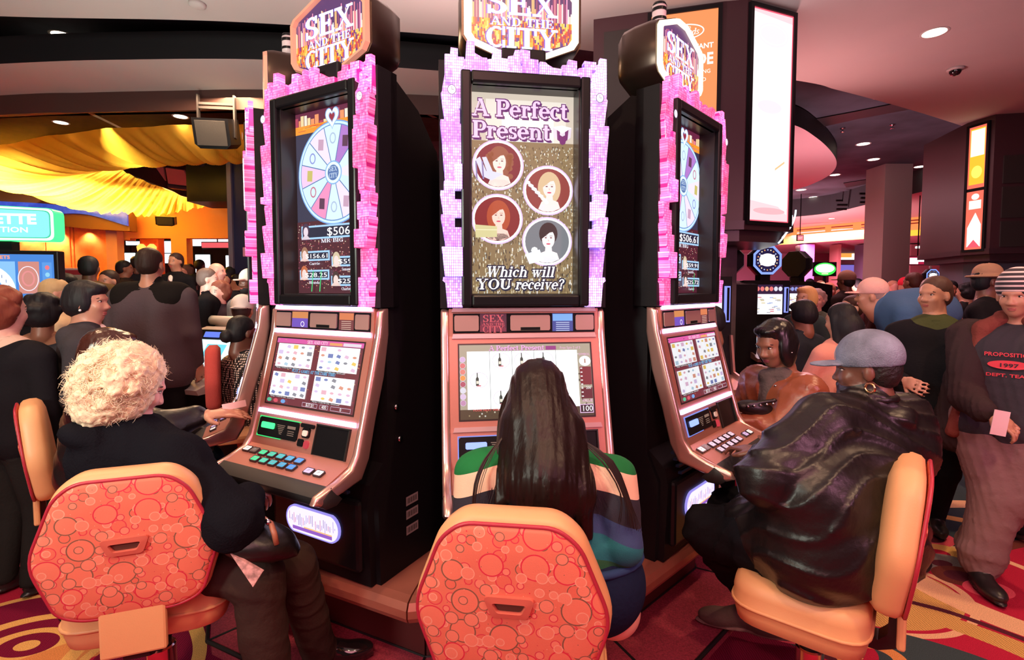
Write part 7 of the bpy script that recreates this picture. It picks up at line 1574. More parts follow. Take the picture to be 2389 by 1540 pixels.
# ---- woman with a brown bob reaching to the edge-on machine
t = thing('person', 'woman with a smooth brown bob behind the white curls, reaching out a hand', 'person')
F = Fig(.0105, .05); f = V(.90, .43, 0); r = V(.43, -.90, 0); hd = PX(262, 832, 2.42); nk = hd + V(-.03, -.02, -.17); hip = V(nk[0] - .03, nk[1], .82)
F.cap(nk - r * .17 - V(0, 0, .05), nk + r * .17 - V(0, 0, .05), .085, .085, M_lea, .07)
for q in (-1, 1): F.cap(nk + r * q * .08 - V(0, 0, .14), hip + r * q * .08, .14, .15, M_lea, .07)
sr = nk + r * .19 - V(0, 0, .05); el = PX(388, 1000, 2.22); wr = PX(455, 972, 2.30); F.chain([sr, el, wr], [.085, .07, .052], M_lea, .04)
F.chain([nk - r * .18 - V(0, 0, .05), nk - r * .2 + f * .16 - V(0, 0, .26), nk - r * .1 + f * .4 - V(0, 0, .25)], [.08, .07, .05], M_lea, .04); dv = V(.9, .25, .06)
hand(F, wr + dv * .03, dv, V(.2, .2, -1), 'tan', 1.1, .25, 1)
for q in (-1, 1): F.chain([hip + r * q * .09, hip + f * .42 + r * q * .1 - V(0, 0, .08), hip + f * .40 + r * q * .1 - V(0, 0, .58)], [.12, .08, .06], M_bt, .04); shoe(F, hip + f * .40 + r * q * .1 - V(0, 0, .66), f, mat('shoe_black', (.02, .018, .02), .35))
W, R, s_ = head(F, hd, V(.88, .45, -.1), 'tan'); F.mesh('body', t, fold=.006, cloth=(M_lea,)); hair(W, R, s_ * 1.08, mat('hair_chestnut', (.05, .016, .012), .25, bump=(40, .4, (1, 1, .1))), 'bob', t, .008)
tk = MB().mat(mat('pink_ticket', (.85, .55, .60), .7)); a = PX(545, 950, 2.36); tk.add([tuple(a + V(*d)) for d in ((-.05, 0, -.018), (.05, .02, .0), (.045, .02, .03), (-.055, 0, .012), (-.05, .003, -.018), (.05, .023, .0), (.045, .023, .03), (-.055, .003, .012))], [(0, 1, 2, 3), (7, 6, 5, 4), (0, 4, 5, 1), (1, 5, 6, 2), (2, 6, 7, 3), (3, 7, 4, 0)]); tag(tk.build('paper_ticket'), 'pale pink ticket in the reaching hand at left', 'ticket')

# ---- young man in a striped beanie at the right edge
t = thing('person', 'young man in a striped knit beanie and open brown jacket at the right edge', 'person')
F = Fig(.0095, .05); f = V(-.74, -.66, 0); r = V(-.66, .74, 0); hd = PX(2372, 690, 2.80); nk = hd + V(.02, .03, -.17); hip = V(hd[0] - .04, 2.84, .92)
M_jk = cloth('dark_brown_jacket', (.040, .026, .028), bump=(30, .5)); M_ln = cloth('rust_lining', (.20, .055, .045), bump=(60, .7)); M_sw = cloth('charcoal_sweatshirt', (.045, .042, .052)); M_kh = cloth('khaki_trousers', (.25, .16, .16), bump=(30, .5))
FJ = Fig(.0095, .04); FL = Fig(.0095, .03); FJ.cap(nk - r * .17 - V(0, 0, .06) - f * .03, nk + r * .17 - V(0, 0, .06) - f * .03, .088, .088, M_jk, .06); F.cap(nk - r * .15 - V(0, 0, .06), nk + r * .15 - V(0, 0, .06), .07, .07, M_sw, .06)
for q in (-1, 1): F.cap(nk + r * q * .08 - V(0, 0, .15) + f * .02, hip + r * q * .07 + f * .02 - V(0, 0, .02), .125, .13, M_sw, .06); FJ.cap(nk + r * q * .15 - V(0, 0, .13) - f * .03, hip + r * q * .16 - f * .02 - V(0, 0, .10), .11, .125, M_jk, .04); FJ.cap(nk - f * .06 - V(0, 0, .15), hip - f * .06 - V(0, 0, .1), .13, .14, M_jk, .05)
FL.chain([nk + r * .05 + f * .00 + V(0, 0, .045), nk + r * .12 + f * .06 - V(0, 0, .02), nk + r * .15 + f * .115 - V(0, 0, .2), hip + r * .17 + f * .11 - V(0, 0, .08)], [.035, .042, .028, .034], M_ln); FL.chain([nk - r * .05 + V(0, 0, .045), nk - r * .12 + f * .06 - V(0, 0, .02), nk - r * .15 + f * .115 - V(0, 0, .2), hip - r * .17 + f * .11 - V(0, 0, .08)], [.035, .042, .028, .034], M_ln); FL.cap(nk - r * .05 - f * .06 + V(0, 0, .04), nk + r * .05 - f * .06 + V(0, 0, .04), .045, .045, M_ln)
sr = nk + r * .20 - V(0, 0, .07); el = PX(2255, 925, 2.80); wr = PX(2290, 958, 2.66)
FJ.chain([sr, el, wr], [.088, .075, .058], M_jk, .04); sl = nk - r * .2 - V(0, 0, .07); FJ.chain([sl, sl - V(0, 0, .28), sl - V(0, 0, .5) + f * .1], [.088, .07, .05], M_jk, .04)
hand(F, wr + V(.02, -.02, -.005), PX(2335, 985, 2.60) - wr, V(.3, .2, -1), 'tan', 1.05, .7, 1); hand(F, sl - V(0, 0, .52) + f * .1, V(0, 0, -1) + f * .2, r, 'tan', 1.05, .6, -1)
F.chain([hip + r * .08, PX(2325, 1150, 2.80), PX(2290, 1300, 2.80)], [.14, .115, .10], M_kh, .03); F.chain([hip - r * .08, hip - r * .08 - V(0, 0, .42), V(hip[0] + .10, 3.05, .1)], [.135, .11, .09], M_kh, .03)
F.cap(PX(2290, 1290, 2.80), PX(2287, 1308, 2.80), .112, .095, M_kh, .01)
a_ = PX(2282, 1340, 2.78); shoe(F, V(a_[0], a_[1], .088), V(-.3, -.95, 0), mat('shoe_black', (.02, .018, .02), .35), 1.1); shoe(F, V(hip[0] + .10, 3.05, .088), V(-.5, -.8, 0), mat('shoe_black', (.02, .018, .02), .35), 1.1)
W, R, s_ = head(F, hd, V(-.86, -.52, -.12), 'tan'); F.mesh('body', t, fold=.006, cloth=(M_sw, M_kh)); features(W, R, s_, t); FJ.mesh('jacket', t, fold=.008, cloth=(M_jk,)); FL.mesh('jacket_lining', t, fold=.004, cloth=(M_ln,))
hair(W, R, s_, mat('hair_black', (.010, .008, .008), .5), 'short', t, .009)
bm_ = bpy.data.materials.new('striped_knit_beanie'); bm_.use_nodes = True; n_ = bm_.node_tree; g = n_.nodes.new('ShaderNodeNewGeometry'); sp_ = n_.nodes.new('ShaderNodeSeparateXYZ'); n_.links.new(g.outputs['Position'], sp_.inputs[0]); mm = n_.nodes.new('ShaderNodeMath'); mm.operation = 'MULTIPLY'; mm.inputs[1].default_value = 40; n_.links.new(sp_.outputs[2], mm.inputs[0]); fr = n_.nodes.new('ShaderNodeMath'); fr.operation = 'FRACT'; n_.links.new(mm.outputs[0], fr.inputs[0]); gt = n_.nodes.new('ShaderNodeMath'); gt.operation = 'GREATER_THAN'; gt.inputs[1].default_value = .62; n_.links.new(fr.outputs[0], gt.inputs[0]); mx = n_.nodes.new('ShaderNodeMix'); mx.data_type = 'RGBA'; mx.inputs[6].default_value = (.035, .03, .04, 1); mx.inputs[7].default_value = (.75, .58, .58, 1); n_.links.new(gt.outputs[0], mx.inputs[0]); n_.links.new(mx.outputs[2], n_.nodes['Principled BSDF'].inputs['Base Color']); n_.nodes['Principled BSDF'].inputs['Roughness'].default_value = .9
cap_hat(W, R, s_, bm_, t, 0, .006, 'beanie')
cp = nk + f * .165 - V(0, 0, .20); red = mat('red_print', (.70, .05, .08), .7); u2 = -r
for txt, dz, h_, w_ in (('PROPOSITION', .045, .026, .20), ('1997', -.012, .026, .08), ('DEPT. TEAM', -.065, .022, .18)):
    Fp = Flat(lambda u, v, w3: tuple(cp + u2 * u + V(0, 0, v) + f * (w3 + .004 - .45 * u * u)))
    if txt == '1997': Fp.ell(0, dz + .012, .085, .024, red, 24); Fp.up(4)
    Fp.sans(txt, 0, dz, h_ * .8, red if txt != '1997' else M_sw, 'c', width=w_, bold=.02); Fp.build('chest_print', t)
tk = MB().mat(mat('white_card', (.85, .62, .66), .6)); c = PX(2334, 985, 2.55)
tk.add([tuple(c + V(*d)) for d in ((-.05, 0, -.06), (.03, 0, -.075), (.05, 0, .05), (-.03, 0, .065), (-.05, .003, -.06), (.03, .003, -.075), (.05, .003, .05), (-.03, .003, .065))], [(0, 1, 2, 3), (7, 6, 5, 4), (0, 4, 5, 1), (1, 5, 6, 2), (2, 6, 7, 3), (3, 7, 4, 0)]); o = tag(tk.build('paper_voucher'), 'pale pink voucher card held low in the beanie man\'s hand', 'ticket')
# ================================================================ THE CROWD
BLK = (.012, .011, .014)
GL = 'onlookers in the far crowd'
# ---- left side, near to far
def bulk(F, L):
    sh, r, U, g, hip = L['sh'], L['r'], L['U'], L['cm'], L['hip']
    for q in (-1, 1): F.cap(sh + r * q * .13 - U * .12, hip + r * q * .12, .14, .155, g, .06)
def yoke(t, L):   # black shoulder yoke of the big jacket, and its stand-up collar
    m = cloth('jacket_yoke_black', (.012, .010, .010)); sh, r, U, f = L['sh'], L['r'], L['U'], L['f']; F = Fig(.012, .05)
    F.cap(sh - r * .19 + U * .005, sh + r * .19 + U * .005, .104, .104, m); [F.cap(sh + r * q * .12 - U * .06, sh + r * q * .13 - U * .25, .150, .158, m) for q in (-1, 1)]; F.cap(sh + U * .02, sh + U * .10, .085, .075, m, .03)
    F.ell(sh - U * .58, (2.5, 2.5, .44), m, None, .004, True); F.mesh('yoke', t)
person(352, 580, 3.9, 2, 'tall broad man seen from behind in a dark grey jacket with a black yoke', 'tan', 'short', (.03, .015, .012), (.085, .062, .074), (.012, .012, .014), w_=1.28, det=1, h=.013, extra=bulk, over=yoke)
def hood(F, L):
    m = L['cm']; sh, r, U, f = L['sh'], L['r'], L['U'], L['f']
    F.cap(sh - r * .10 - f * .07 + U * .05, sh + r * .10 - f * .07 + U * .05, .06, .06, m, .03); F.cap(sh - r * .06 + U * .07, sh + r * .06 + U * .07, .055, .055, m, .02)
    F.cap(sh + f * .05 + U * .085 - r * .02, sh + f * .065 + U * .075 + r * .03, .022, .022, cloth('white_collar', (.75, .6, .6)), .006)
t, W, R = person(205, 655, 2.95, -62, 'woman in a dark grey hooded fleece, in profile, with a stud earring', 'tan', 'fringe', BLK, (.045, .04, .048), (.02, .02, .025), w_=1.15, det=2, h=.010, extra=hood, yaw=-78, arm=(0, 0))
for q in (1,): MB().mat(mat('pearl', (.9, .85, .85), .15)).lathe([(.001, -.007), (.006, -.004), (.007, 0), (.005, .005), (.001, .007)], tuple(W(.086 * q, .0, -.042)), 10).build('earring', t, True)
person(8, 672, 2.7, -10, 'woman with curly auburn hair at the left edge, black coat with cream collar', 'fair', 'puff', (.20, .05, .03), BLK, (.02, .02, .02), w_=1.1, h=.014, collar=cloth('cream_fur', (.70, .48, .38)))
person(98, 688, 3.4, 30, 'person with thick black hair seen from behind before the roulette screen', 'brown', 'puff', BLK, (.03, .028, .035), BLK, w_=1.05, h=.015, collar=cloth('brown_collar', (.30, .13, .08)), pose='sit')
person(566, 694, 4.6, 10, 'man in a backward white cap and peach shirt seated at a silver machine', 'tan', 'short', (.05, .02, .02), (.72, .42, .34), (.05, .05, .08), hat=(.85, .78, .78), hatc=-1, w_=1.12, h=.013, pose='sit', collar=cloth('cloth_peach', (.72, .42, .34)))
M_dot = bpy.data.materials.new('dotted_blouse'); M_dot.use_nodes = True
_n = M_dot.node_tree; _v = _n.nodes.new('ShaderNodeTexVoronoi'); _v.inputs['Scale'].default_value = 62; _v.inputs['Randomness'].default_value = .12; _tc = _n.nodes.new('ShaderNodeTexCoord'); _n.links.new(_tc.outputs['Object'], _v.inputs['Vector'])
_r = _n.nodes.new('ShaderNodeMath'); _r.operation = 'LESS_THAN'; _r.inputs[1].default_value = .38; _n.links.new(_v.outputs['Distance'], _r.inputs[0]); _m = _n.nodes.new('ShaderNodeMix'); _m.data_type = 'RGBA'; _m.inputs[6].default_value = (.012, .01, .012, 1); _m.inputs[7].default_value = (.80, .62, .55, 1); _n.links.new(_r.outputs[0], _m.inputs[0]); _n.links.new(_m.outputs[2], _n.nodes['Principled BSDF'].inputs['Base Color'])
def dotted(F, L): F.mats[F.mi(L['cm'])] = M_dot
person(566, 738, 3.8, -30, 'woman with her hair in a bun wearing a black and cream dotted blouse', 'dark', 'bun', BLK, (.02, .02, .021), BLK, w_=.95, h=.011, pose='sit', extra=dotted)
person(578, 632, 5.4, 158, 'bearded man in a white cap and grey sweatshirt facing the camera behind the dotted blouse', 'dark', 'short', BLK, (.22, .21, .24), (.03, .03, .05), hat=(.75, .55, .5), w_=1.1, h=.016, beard=mat('beard_black', BLK, .8))
def suit(F, L):
    sh, f, U, r = L['sh'], L['f'], L['U'], L['r']; F.cap(sh + f * .09 + U * .03, sh + f * .115 - U * .16, .030, .018, cloth('white_shirt', (.8, .72, .72)), .004); F.cap(sh + f * .118 + U * .01, sh + f * .135 - U * .2, .011, .016, cloth('dark_tie', (.12, .03, .05)), .002)
person(487, 626, 5.6, -70, 'grey-haired man in a black suit in profile between the big jacket and the white caps', 'rosy', 'short', (.14, .09, .08), BLK, BLK, w_=1.1, h=.015, extra=suit)
person(408, 590, 7.0, 175, 'smiling man in a dark suit and tie facing the camera beside the big jacket', 'tan', 'short', (.04, .02, .02), BLK, BLK, h=.017, extra=suit)
person(507, 612, 6.5, -80, 'bald man in profile behind the grey-haired man in the suit', 'rosy', 'short', (.04, .02, .02), (.02, .02, .03), BLK, bald=True, h=.018)
person(508, 656, 5.6, 165, 'small person with curly reddish hair between the suit and the grey sweatshirt', 'rosy', 'puff', (.2, .06, .04), (.05, .03, .04), BLK, h=.018)
person(208, 598, 5.2, 20, 'man in an olive brown shirt from behind under the lit timber wall', 'dark', 'short', BLK, (.10, .06, .03), (.03, .03, .03), w_=1.1, h=.016)
person(250, 630, 5.6, 175, 'woman with hair pulled back and large earrings facing the camera by the olive shirt', 'tan', 'short', (.03, .015, .012), (.10, .03, .04), BLK, h=.016)
person(292, 608, 7.5, -60, 'onlooker with dark hair just left of the big jacket collar', 'brown', 'short', BLK, (.03, .02, .02), BLK, h=.02)
person(318, 598, 8.5, 30, 'tall onlooker with black hair close against the big jacket shoulder', 'dark', 'short', BLK, (.02, .02, .03), BLK, h=.022)
person(158, 638, 4.4, -40, 'dark-haired person reflected beside the red-framed sign', 'tan', 'short', BLK, (.55, .42, .25), BLK, h=.018)
person(135, 650, 4.0, -60, 'person in a pale straw coloured jacket right of the roulette screen', 'tan', 'short', (.5, .35, .18), (.62, .45, .28), BLK, h=.018)
person(430, 618, 8.5, 170, 'woman with grey-brown hair between the man in the tie and the suit', 'rosy', 'puff', (.16, .09, .08), (.06, .04, .05), BLK, h=.022)
for i, (x, y, Y, fa) in enumerate(((452, 640, 8.2, 10), (536, 622, 9.0, 40), (548, 640, 8.0, 120), (468, 606, 10.5, -30), (443, 616, 11, 20), (524, 634, 7.4, 200))):
    person(x, y, Y, fa, ['short-haired onlooker in black low beside the suit shoulder', 'onlooker against the narrow white screen by the blue column', 'onlooker with dark hair just left of the bearded man', 'distant onlooker below the bright white screen', 'distant onlooker at the left side of the bright white screen', 'small onlooker in dark clothes above the curly reddish hair'][i], ['dark', 'brown', 'tan'][i % 3], 'short', BLK, (.02, .02, .03), BLK, h=.024, det=0)
# ---- right side
person(1655, 715, 3.95, 60, 'person in a black and white patterned knit sweater behind the right machine', 'brown', 'short', BLK, (.03, .026, .024), BLK, h=.014, pose='sit')
def jean(F, L): pass
person(1872, 700, 4.3, 20, 'person with black hair and a dark denim jacket behind the brown jacket woman', 'brown', 'fringe', BLK, (.03, .035, .05), BLK, h=.015, pose='sit')
person(1960, 708, 3.7, 25, 'woman with shoulder-length black hair from behind in a peach jacket', 'tan', 'long', BLK, (.75, .36, .28), BLK, h=.013, pose='sit')
def denim(F, L):
    m = L['cm']; hip, sh, r = L['hip'], L['sh'], L['r']; F.cap(sh, hip, .17, .2, m, .08); F.ell(L['hd'] - L['f'] * .36 - L['U'] * .13, (.23, .23, .20), m, None, .08)
t, W, R = person(2030, 655, 4.2, 62, 'man in a blue denim shirt and pink cap bending forward', 'tan', 'short', (.3, .2, .2), (.06, .12, .25), (.04, .05, .08), hat=(.80, .45, .42), w_=1.4, h=.013, pose='bend', extra=denim)
person(2180, 645, 3.35, 150, 'laughing woman in a long black coat with a red shoulder patch striding past', 'tan', 'short', (.08, .04, .03), BLK, BLK, w_=1.0, det=2, h=.011, yaw=110, lean=-.12, pose='walk', collar=cloth('olive_scarf', (.06, .07, .03)), arm=(0, 1),
       extra=lambda F, L: (F.ell(L['sh'] - L['r'] * .17 - L['U'] * .12 + L['f'] * .12, (.045, .03, .06), cloth('red_patch', (.65, .03, .07)), None, .01), [F.cap(L['sh'] + L['r'] * q * .09 - L['U'] * .1, L['hip'] + L['r'] * q * .13 - L['U'] * .2, .115, .14, L['cm'], .05) for q in (-1, 1)]))
person(2310, 622, 4.2, -150, 'man in a tan brimmed hat and black jacket with tan sleeves', 'dark', 'short', BLK, BLK, BLK, hat=(.38, .22, .15), hhat='fedora', w_=1.1, h=.014, yaw=-110, arm=(1, 1),
       extra=lambda F, L: F.chain([L['sh'] - L['r'] * .2, L['sh'] - L['r'] * .25 - L['U'] * .26, L['sh'] - L['r'] * .2 - L['U'] * .3 + L['f'] * .2], [.07, .058, .045], cloth('tan_sleeve', (.55, .27, .14)), .02))
person(1880, 668, 5.2, 110, 'woman with straight blond hair beyond the dark topper signs', 'fair', 'bob', (.85, .48, .22), (.05, .07, .08), (.05, .06, .10), h=.016)
C = [(1905, 676, 6.0, 150, 'older woman with pale curly hair right of the blond hair', 'rosy', 'puff', (.45, .3, .28), (.12, .14, .12)), (1932, 660, 7.5, 120, 'person with short copper hair under the green oval sign', 'rosy', 'short', (.5, .2, .12), (.4, .05, .05)),
     (1972, 635, 6.8, 30, 'tall man in a camouflage cap below the green oval sign', 'dark', 'short', BLK, (.03, .02, .02)), (1985, 690, 5.0, 95, 'woman with dark pinned hair looking left beside the pink cap', 'fair', 'short', (.06, .025, .02), (.05, .02, .03)),
     (2048, 650, 8.0, 40, 'person with round black hair above the denim shirt', 'dark', 'short', BLK, (.04, .02, .02)), (2085, 655, 9.0, 170, 'fair woman in pink facing the camera at the foot of the pale column', 'rosy', 'short', (.6, .3, .2), (.6, .15, .2)),
     (2110, 650, 8.5, 90, 'person in a red knit hat at the foot of the pale column', 'tan', 'short', BLK, (.1, .03, .03)), (2128, 636, 6.4, 15, 'man with dark red-brown hair behind the laughing woman', 'brown', 'short', (.08, .025, .02), (.05, .03, .03)),
     (2192, 645, 6.5, 170, 'fair woman with auburn hair right of the laughing woman', 'rosy', 'bob', (.4, .12, .08), (.15, .05, .06)), (2218, 655, 7.0, 140, 'dark-haired person before the far row of lit machines', 'tan', 'short', BLK, (.05, .02, .02)),
     (2252, 660, 6.8, 20, 'person with black hair beside the red chair', 'tan', 'puff', BLK, (.02, .02, .02)), (1865, 655, 9.0, 60, 'distant person half hidden by the dark topper sign', 'brown', 'short', BLK, (.05, .03, .03)),
     (1915, 655, 10, 160, 'distant fair-haired person under the left end of the green sign', 'rosy', 'short', (.6, .4, .25), (.5, .1, .1)), (1998, 650, 10, 20, 'distant person in a dark coat between the camouflage cap and the pink cap', 'tan', 'short', BLK, (.08, .03, .03)),
     (1888, 650, 11, 0, 'distant dark-haired person above the blond hair', 'brown', 'short', BLK, (.1, .05, .05)), (2150, 655, 10.5, 0, 'distant person right of the red knit hat', 'brown', 'short', BLK, (.06, .03, .03)),
     (2070, 662, 11, 20, 'distant person before the foot of the pale column', 'tan', 'short', (.2, .1, .06), (.3, .08, .08)), (2240, 650, 10.5, 30, 'distant person under the glowing machine toppers', 'brown', 'short', BLK, (.06, .02, .03)),
     (1950, 668, 9.2, 200, 'distant person with a white collar below the green sign', 'tan', 'short', BLK, (.5, .4, .4)), (2175, 648, 12, 10, 'far onlooker beyond the laughing woman', 'brown', 'short', BLK, (.08, .03, .04))]
for c in C:
    hat = {1972: (.25, .14, .10), 2110: (.65, .03, .06)}.get(c[0])
    person(c[0], c[1], c[2], c[3], c[4], c[5], c[6], c[7], c[8], BLK, hat=hat, hhat='beanie' if c[0] == 2110 else 'cap', det=1 if c[2] < 8 else 0)
# dark trousered passer-by cut by the right edge
person(2440, 620, 3.3, 10, 'passer-by in black trousers and black shoes cut by the right edge', 'brown', 'short', BLK, BLK, BLK, h=.016)
# ================================================================ OTHER MACHINES AND SIGNS
def far_slot(px, Y, rz, label, bw=.56, topz=1.76, scr=(1.36, 1.71), screen=None, bars=(.25, .3, 1.0), top=None, candle=True, group=None, lower=True):
    p = P(px, 676, Y); t = thing('slot_machine', label, 'slot machine', (p.x, Y, 0), RAD(rz), group); hw = bw / 2
    m = MB().mat(M_cab); m.prism([(-.05, 0), (-.06, .55), (.05, .62), (.05, .80), (-.0, .9), (.06, 1.25), (.06, topz), (.5, topz - .05), (.5, 0)], lambda a, b, d: (d, a, b), -hw, hw); autosmooth(m.build('cabinet', t), 30)
    m = MB().mat(M_rosed); m.prism([(-.30, .84), (.05, .90), (.04, .95), (-.31, .88)], lambda a, b, d: (d, a, b), -hw, hw); m.build('button_deck', t)
    for s in (-1, 1):
        m = MB().mat(M_rosed); m.prism([(-.28, .9), (.02, .93), (.055, 1.27), (.03, 1.27), (-.02, .97)], lambda a, b, d: (d, a, b), s * hw * .93, s * hw); m.build('side_rail', t)
        m = MB().mat(glow(bars, 1.3)); m.prism([(-.02, 0), (.02, 0), (.02, .3), (-.02, .3)], lambda a, b, d: (a + s * hw * .83, d, b + scr[0] + .02), .035, .06); m.build('light_bar', t)
        m = MB().mat(M_blackg); m.prism([(-.01, .012), (.01, .012), (.01, .288), (-.01, .288)], lambda a, b, d: (a + s * hw * .83, d, b + scr[0] + .02), .03, .06); m.build('bar_core', t)
    F = Flat(lambda u, v, w_: (u, .056 - w_ * 2, v)); rr = random.Random(int(px)); x0, x1 = -hw * .68, hw * .68
    F.rect(x0, x1, scr[0], scr[1], glow((.05, .02, .08), .6)); F.up(); F.rect(x0, x1, scr[0], scr[0] + (scr[1] - scr[0]) * .68, glow((.92, .9, .95), 1.2))
    for k in range(7): F.ell(x0 + (x1 - x0) * (k + .5) / 7, scr[1] - .05, .024, .028, glow(rr.choice([(.9, .2, .2), (.8, .8, .9), (.3, .35, .8), (1, .5, .3)]), 1), 10)
    F.up()
    for k in range(26): a, b = rr.uniform(x0, x1 - .05), rr.uniform(scr[0], scr[0] + .2); F.rect(a, a + .045, b, b + .012, glow(rr.choice([(.9, .3, .35), (.5, .6, .9), (.9, .75, .4), (.6, .6, .65)]), .9))
    F.build('pay_screen', t)
    if lower:
        F = Flat(lambda u, v, w_: (u, .0 + (v - .96) * .19 - .004 - w_ * 2, v)); F.rect(-hw * .66, hw * .66, .98, 1.22, glow((.75, .8, .95), 1.1)); F.up()
        for k in range(12): a, b = rr.uniform(-hw * .6, hw * .5), rr.uniform(1.0, 1.2); F.rect(a, a + .04, b, b + .02, glow(rr.choice([(.9, .3, .2), (.3, .5, .9), (.9, .8, .2)]), 1))
        F.build('reel_screen', t)
    if top:
        oc = [(.17 * math.cos(RAD(22.5 + 45 * k)) / .924, .17 * math.sin(RAD(22.5 + 45 * k)) / .924) for k in range(8)]; zc = topz + .24
        m = MB().mat(M_blackg); m.loft([[(x * k, d, zc + y * k) for x, y in oc] for k, d in ((1, .06), (1.04, .1), (1.02, .2), (.85, .26))]); autosmooth(m.build('topper', t), 30)
        m = MB().mat(M_cab); m.box(-.06, .06, .1, .22, topz - .05, topz + .1); m.build('topper_neck', t)
        if top == 'lit':
            F = Flat(lambda u, v, w_: (u, .058 - w_ * 2, zc + v)); F.poly(oc, glow((.25, .38, 1), 1.2)); F.up(); F.poly([(x * .84, y * .84) for x, y in oc], glow((.02, .02, .12), .5)); F.up()
            for k in range(20): a = RAD(18 * k); F.ell(.118 * math.cos(a), .118 * math.sin(a), .008, .008, glow([(1, .4, .1), (1, .85, .5), (.5, .6, 1)][k % 3], 1.3), 8)
            F.rect(-.085, .085, -.06, .06, glow((1, .95, .9), 1.8)); F.ell(0, 0, .10, .075, glow((1, .95, .9), 1.8)); F.build('topper_face', t)
        if candle:
            m = MB().mat(mat('candle_white', (.85, .7, .72), .4)); m.lathe([(.03, 0), (.03, .09), (.001, .1)], (0, .15, zc + .16), 12); m.build('signal_candle', t, True)
    return t
far_slot(1795, 6.0, 2, 'black slot machine with blue light bars and a lit octagonal topper beyond the right machine', top='lit')
far_slot(1686, 6.35, 178, 'black slot machine turned away with a dark round topper left of the lit topper', bw=.42, top='dark', candle=True)
far_slot(1843, 7.0, -62, 'black slot machine with a slim edge-on topper right of the lit topper', top='dark', lower=False)
far_slot(1643, 4.2, 8, 'slot machine with a blue light bar peeking past the right machine', top=None)
for i, (x, Y, l) in enumerate(((2180, 13, 'far lit slot machine directly right of the laughing woman'), (2217, 13.5, 'far lit slot machine, second from the laughing woman'), (2252, 12, 'far lit slot machine, third from the laughing woman'), (2282, 11, 'far lit slot machine just left of the tan brimmed hat'))):
    far_slot(x, Y, 0, l, bw=.36, top='lit', group='far row of lit machines')
# electronic roulette terminal at the left edge
p = P(-8, 668, 3.9); t = thing('roulette_terminal', 'large roulette display with a green neon topper sign at the left edge', 'gaming terminal', (p.x, 3.9, 0), RAD(10))
MB().mat(M_blackg).rbox(-.42, .42, 0, .08, 1.37, 1.95, .01).build('monitor', t); MB().mat(M_cab).box(-.3, .3, .02, .35, 0, 1.4).build('stand', t)
F = Flat(lambda u, v, w_: (u, -.002 - w_, v)); F.rect(-.39, .39, 1.40, 1.92, glow((.05, .25, .75), 1)); F.up(); F.rect(-.38, .13, 1.42, 1.865, glow((.25, .55, .95), 1.1)); F.rect(.15, .29, 1.62, 1.865, glow((.75, .30, .25), .9)); F.rect(.31, .375, 1.48, 1.86, glow((.1, .35, .85), 1)); F.rect(.15, .29, 1.42, 1.60, glow((.1, .3, .6), .9)); F.up()
F.ell(-.08, 1.63, .21, .215, glow((.85, .95, 1), 1.4), 40); F.up(); F.ell(-.08, 1.63, .13, .135, glow((.12, .4, .85), 1.1), 30); F.ring(.215, 1.735, .07, .095, .006, glow((.9, .85, .95), 1.1), 30); F.ring(.215, 1.735, .045, .06, .012, glow((.85, .3, .3), 1), 24); F.up()
for k in range(24): a = RAD(15 * k); F.rect(-.08 + .17 * math.cos(a) - .003, -.08 + .17 * math.cos(a) + .003, 1.63 + .17 * math.sin(a) - .012, 1.63 + .17 * math.sin(a) + .012, glow((.3, .4, .7), .8))
F.ell(-.08, 1.66, .035, .045, glow((.95, .97, 1), 1.4), 16); F.rect(-.115, -.045, 1.53, 1.65, glow((.9, .95, 1), 1.4)); F.sans('NO MORE BETS', .10, 1.885, .026, glow((1, .3, .15), 1.3), 'r', width=.30, bold=.03)
for k in range(6): F.ell(.345, 1.82 - .055 * k, .016, .018, glow([(.9, .2, .25), (.3, .7, .95)][k % 2], 1), 10)
F.build('display', t)
MB().mat(M_blackg).box(-.06, .1, .02, .1, 1.94, 2.02).build('sign_neck', t)
q = rounded([(-.46, 2.02), (.42, 2.02), (.42, 2.27), (-.46, 2.30)], .05, 5)
MB().mat(glow((.05, 1, .25), 1.6)).prism(q, lambda a, b, d: (a, d, b), -.02, .09).build('neon_rim', t)
F = Flat(lambda u, v, w_: (u, -.0215 - w_, v)); sq = lambda k: [(-.02 + (a + .02) * k, 2.155 + (b - 2.155) * (1 - (1 - k) * 2.6)) for a, b in q]
F.poly(sq(.985), glow((.75, 1, .85), 1.6)); F.up(); F.poly(sq(.94), glow((.05, .65, .35), 1.1)); F.up(); F.poly(sq(.92), glow((.25, .80, .95), 1.2)); F.up(); F.sans('ROULETTE', .30, 2.15, .075, glow((.95, 1, 1), 1.7), 'r', width=.62, bold=.04); F.sans('EVOLUTION', .24, 2.085, .04, glow((.85, 1, .95), 1.5), 'r', width=.42, bold=.02); F.build('neon_sign', t)
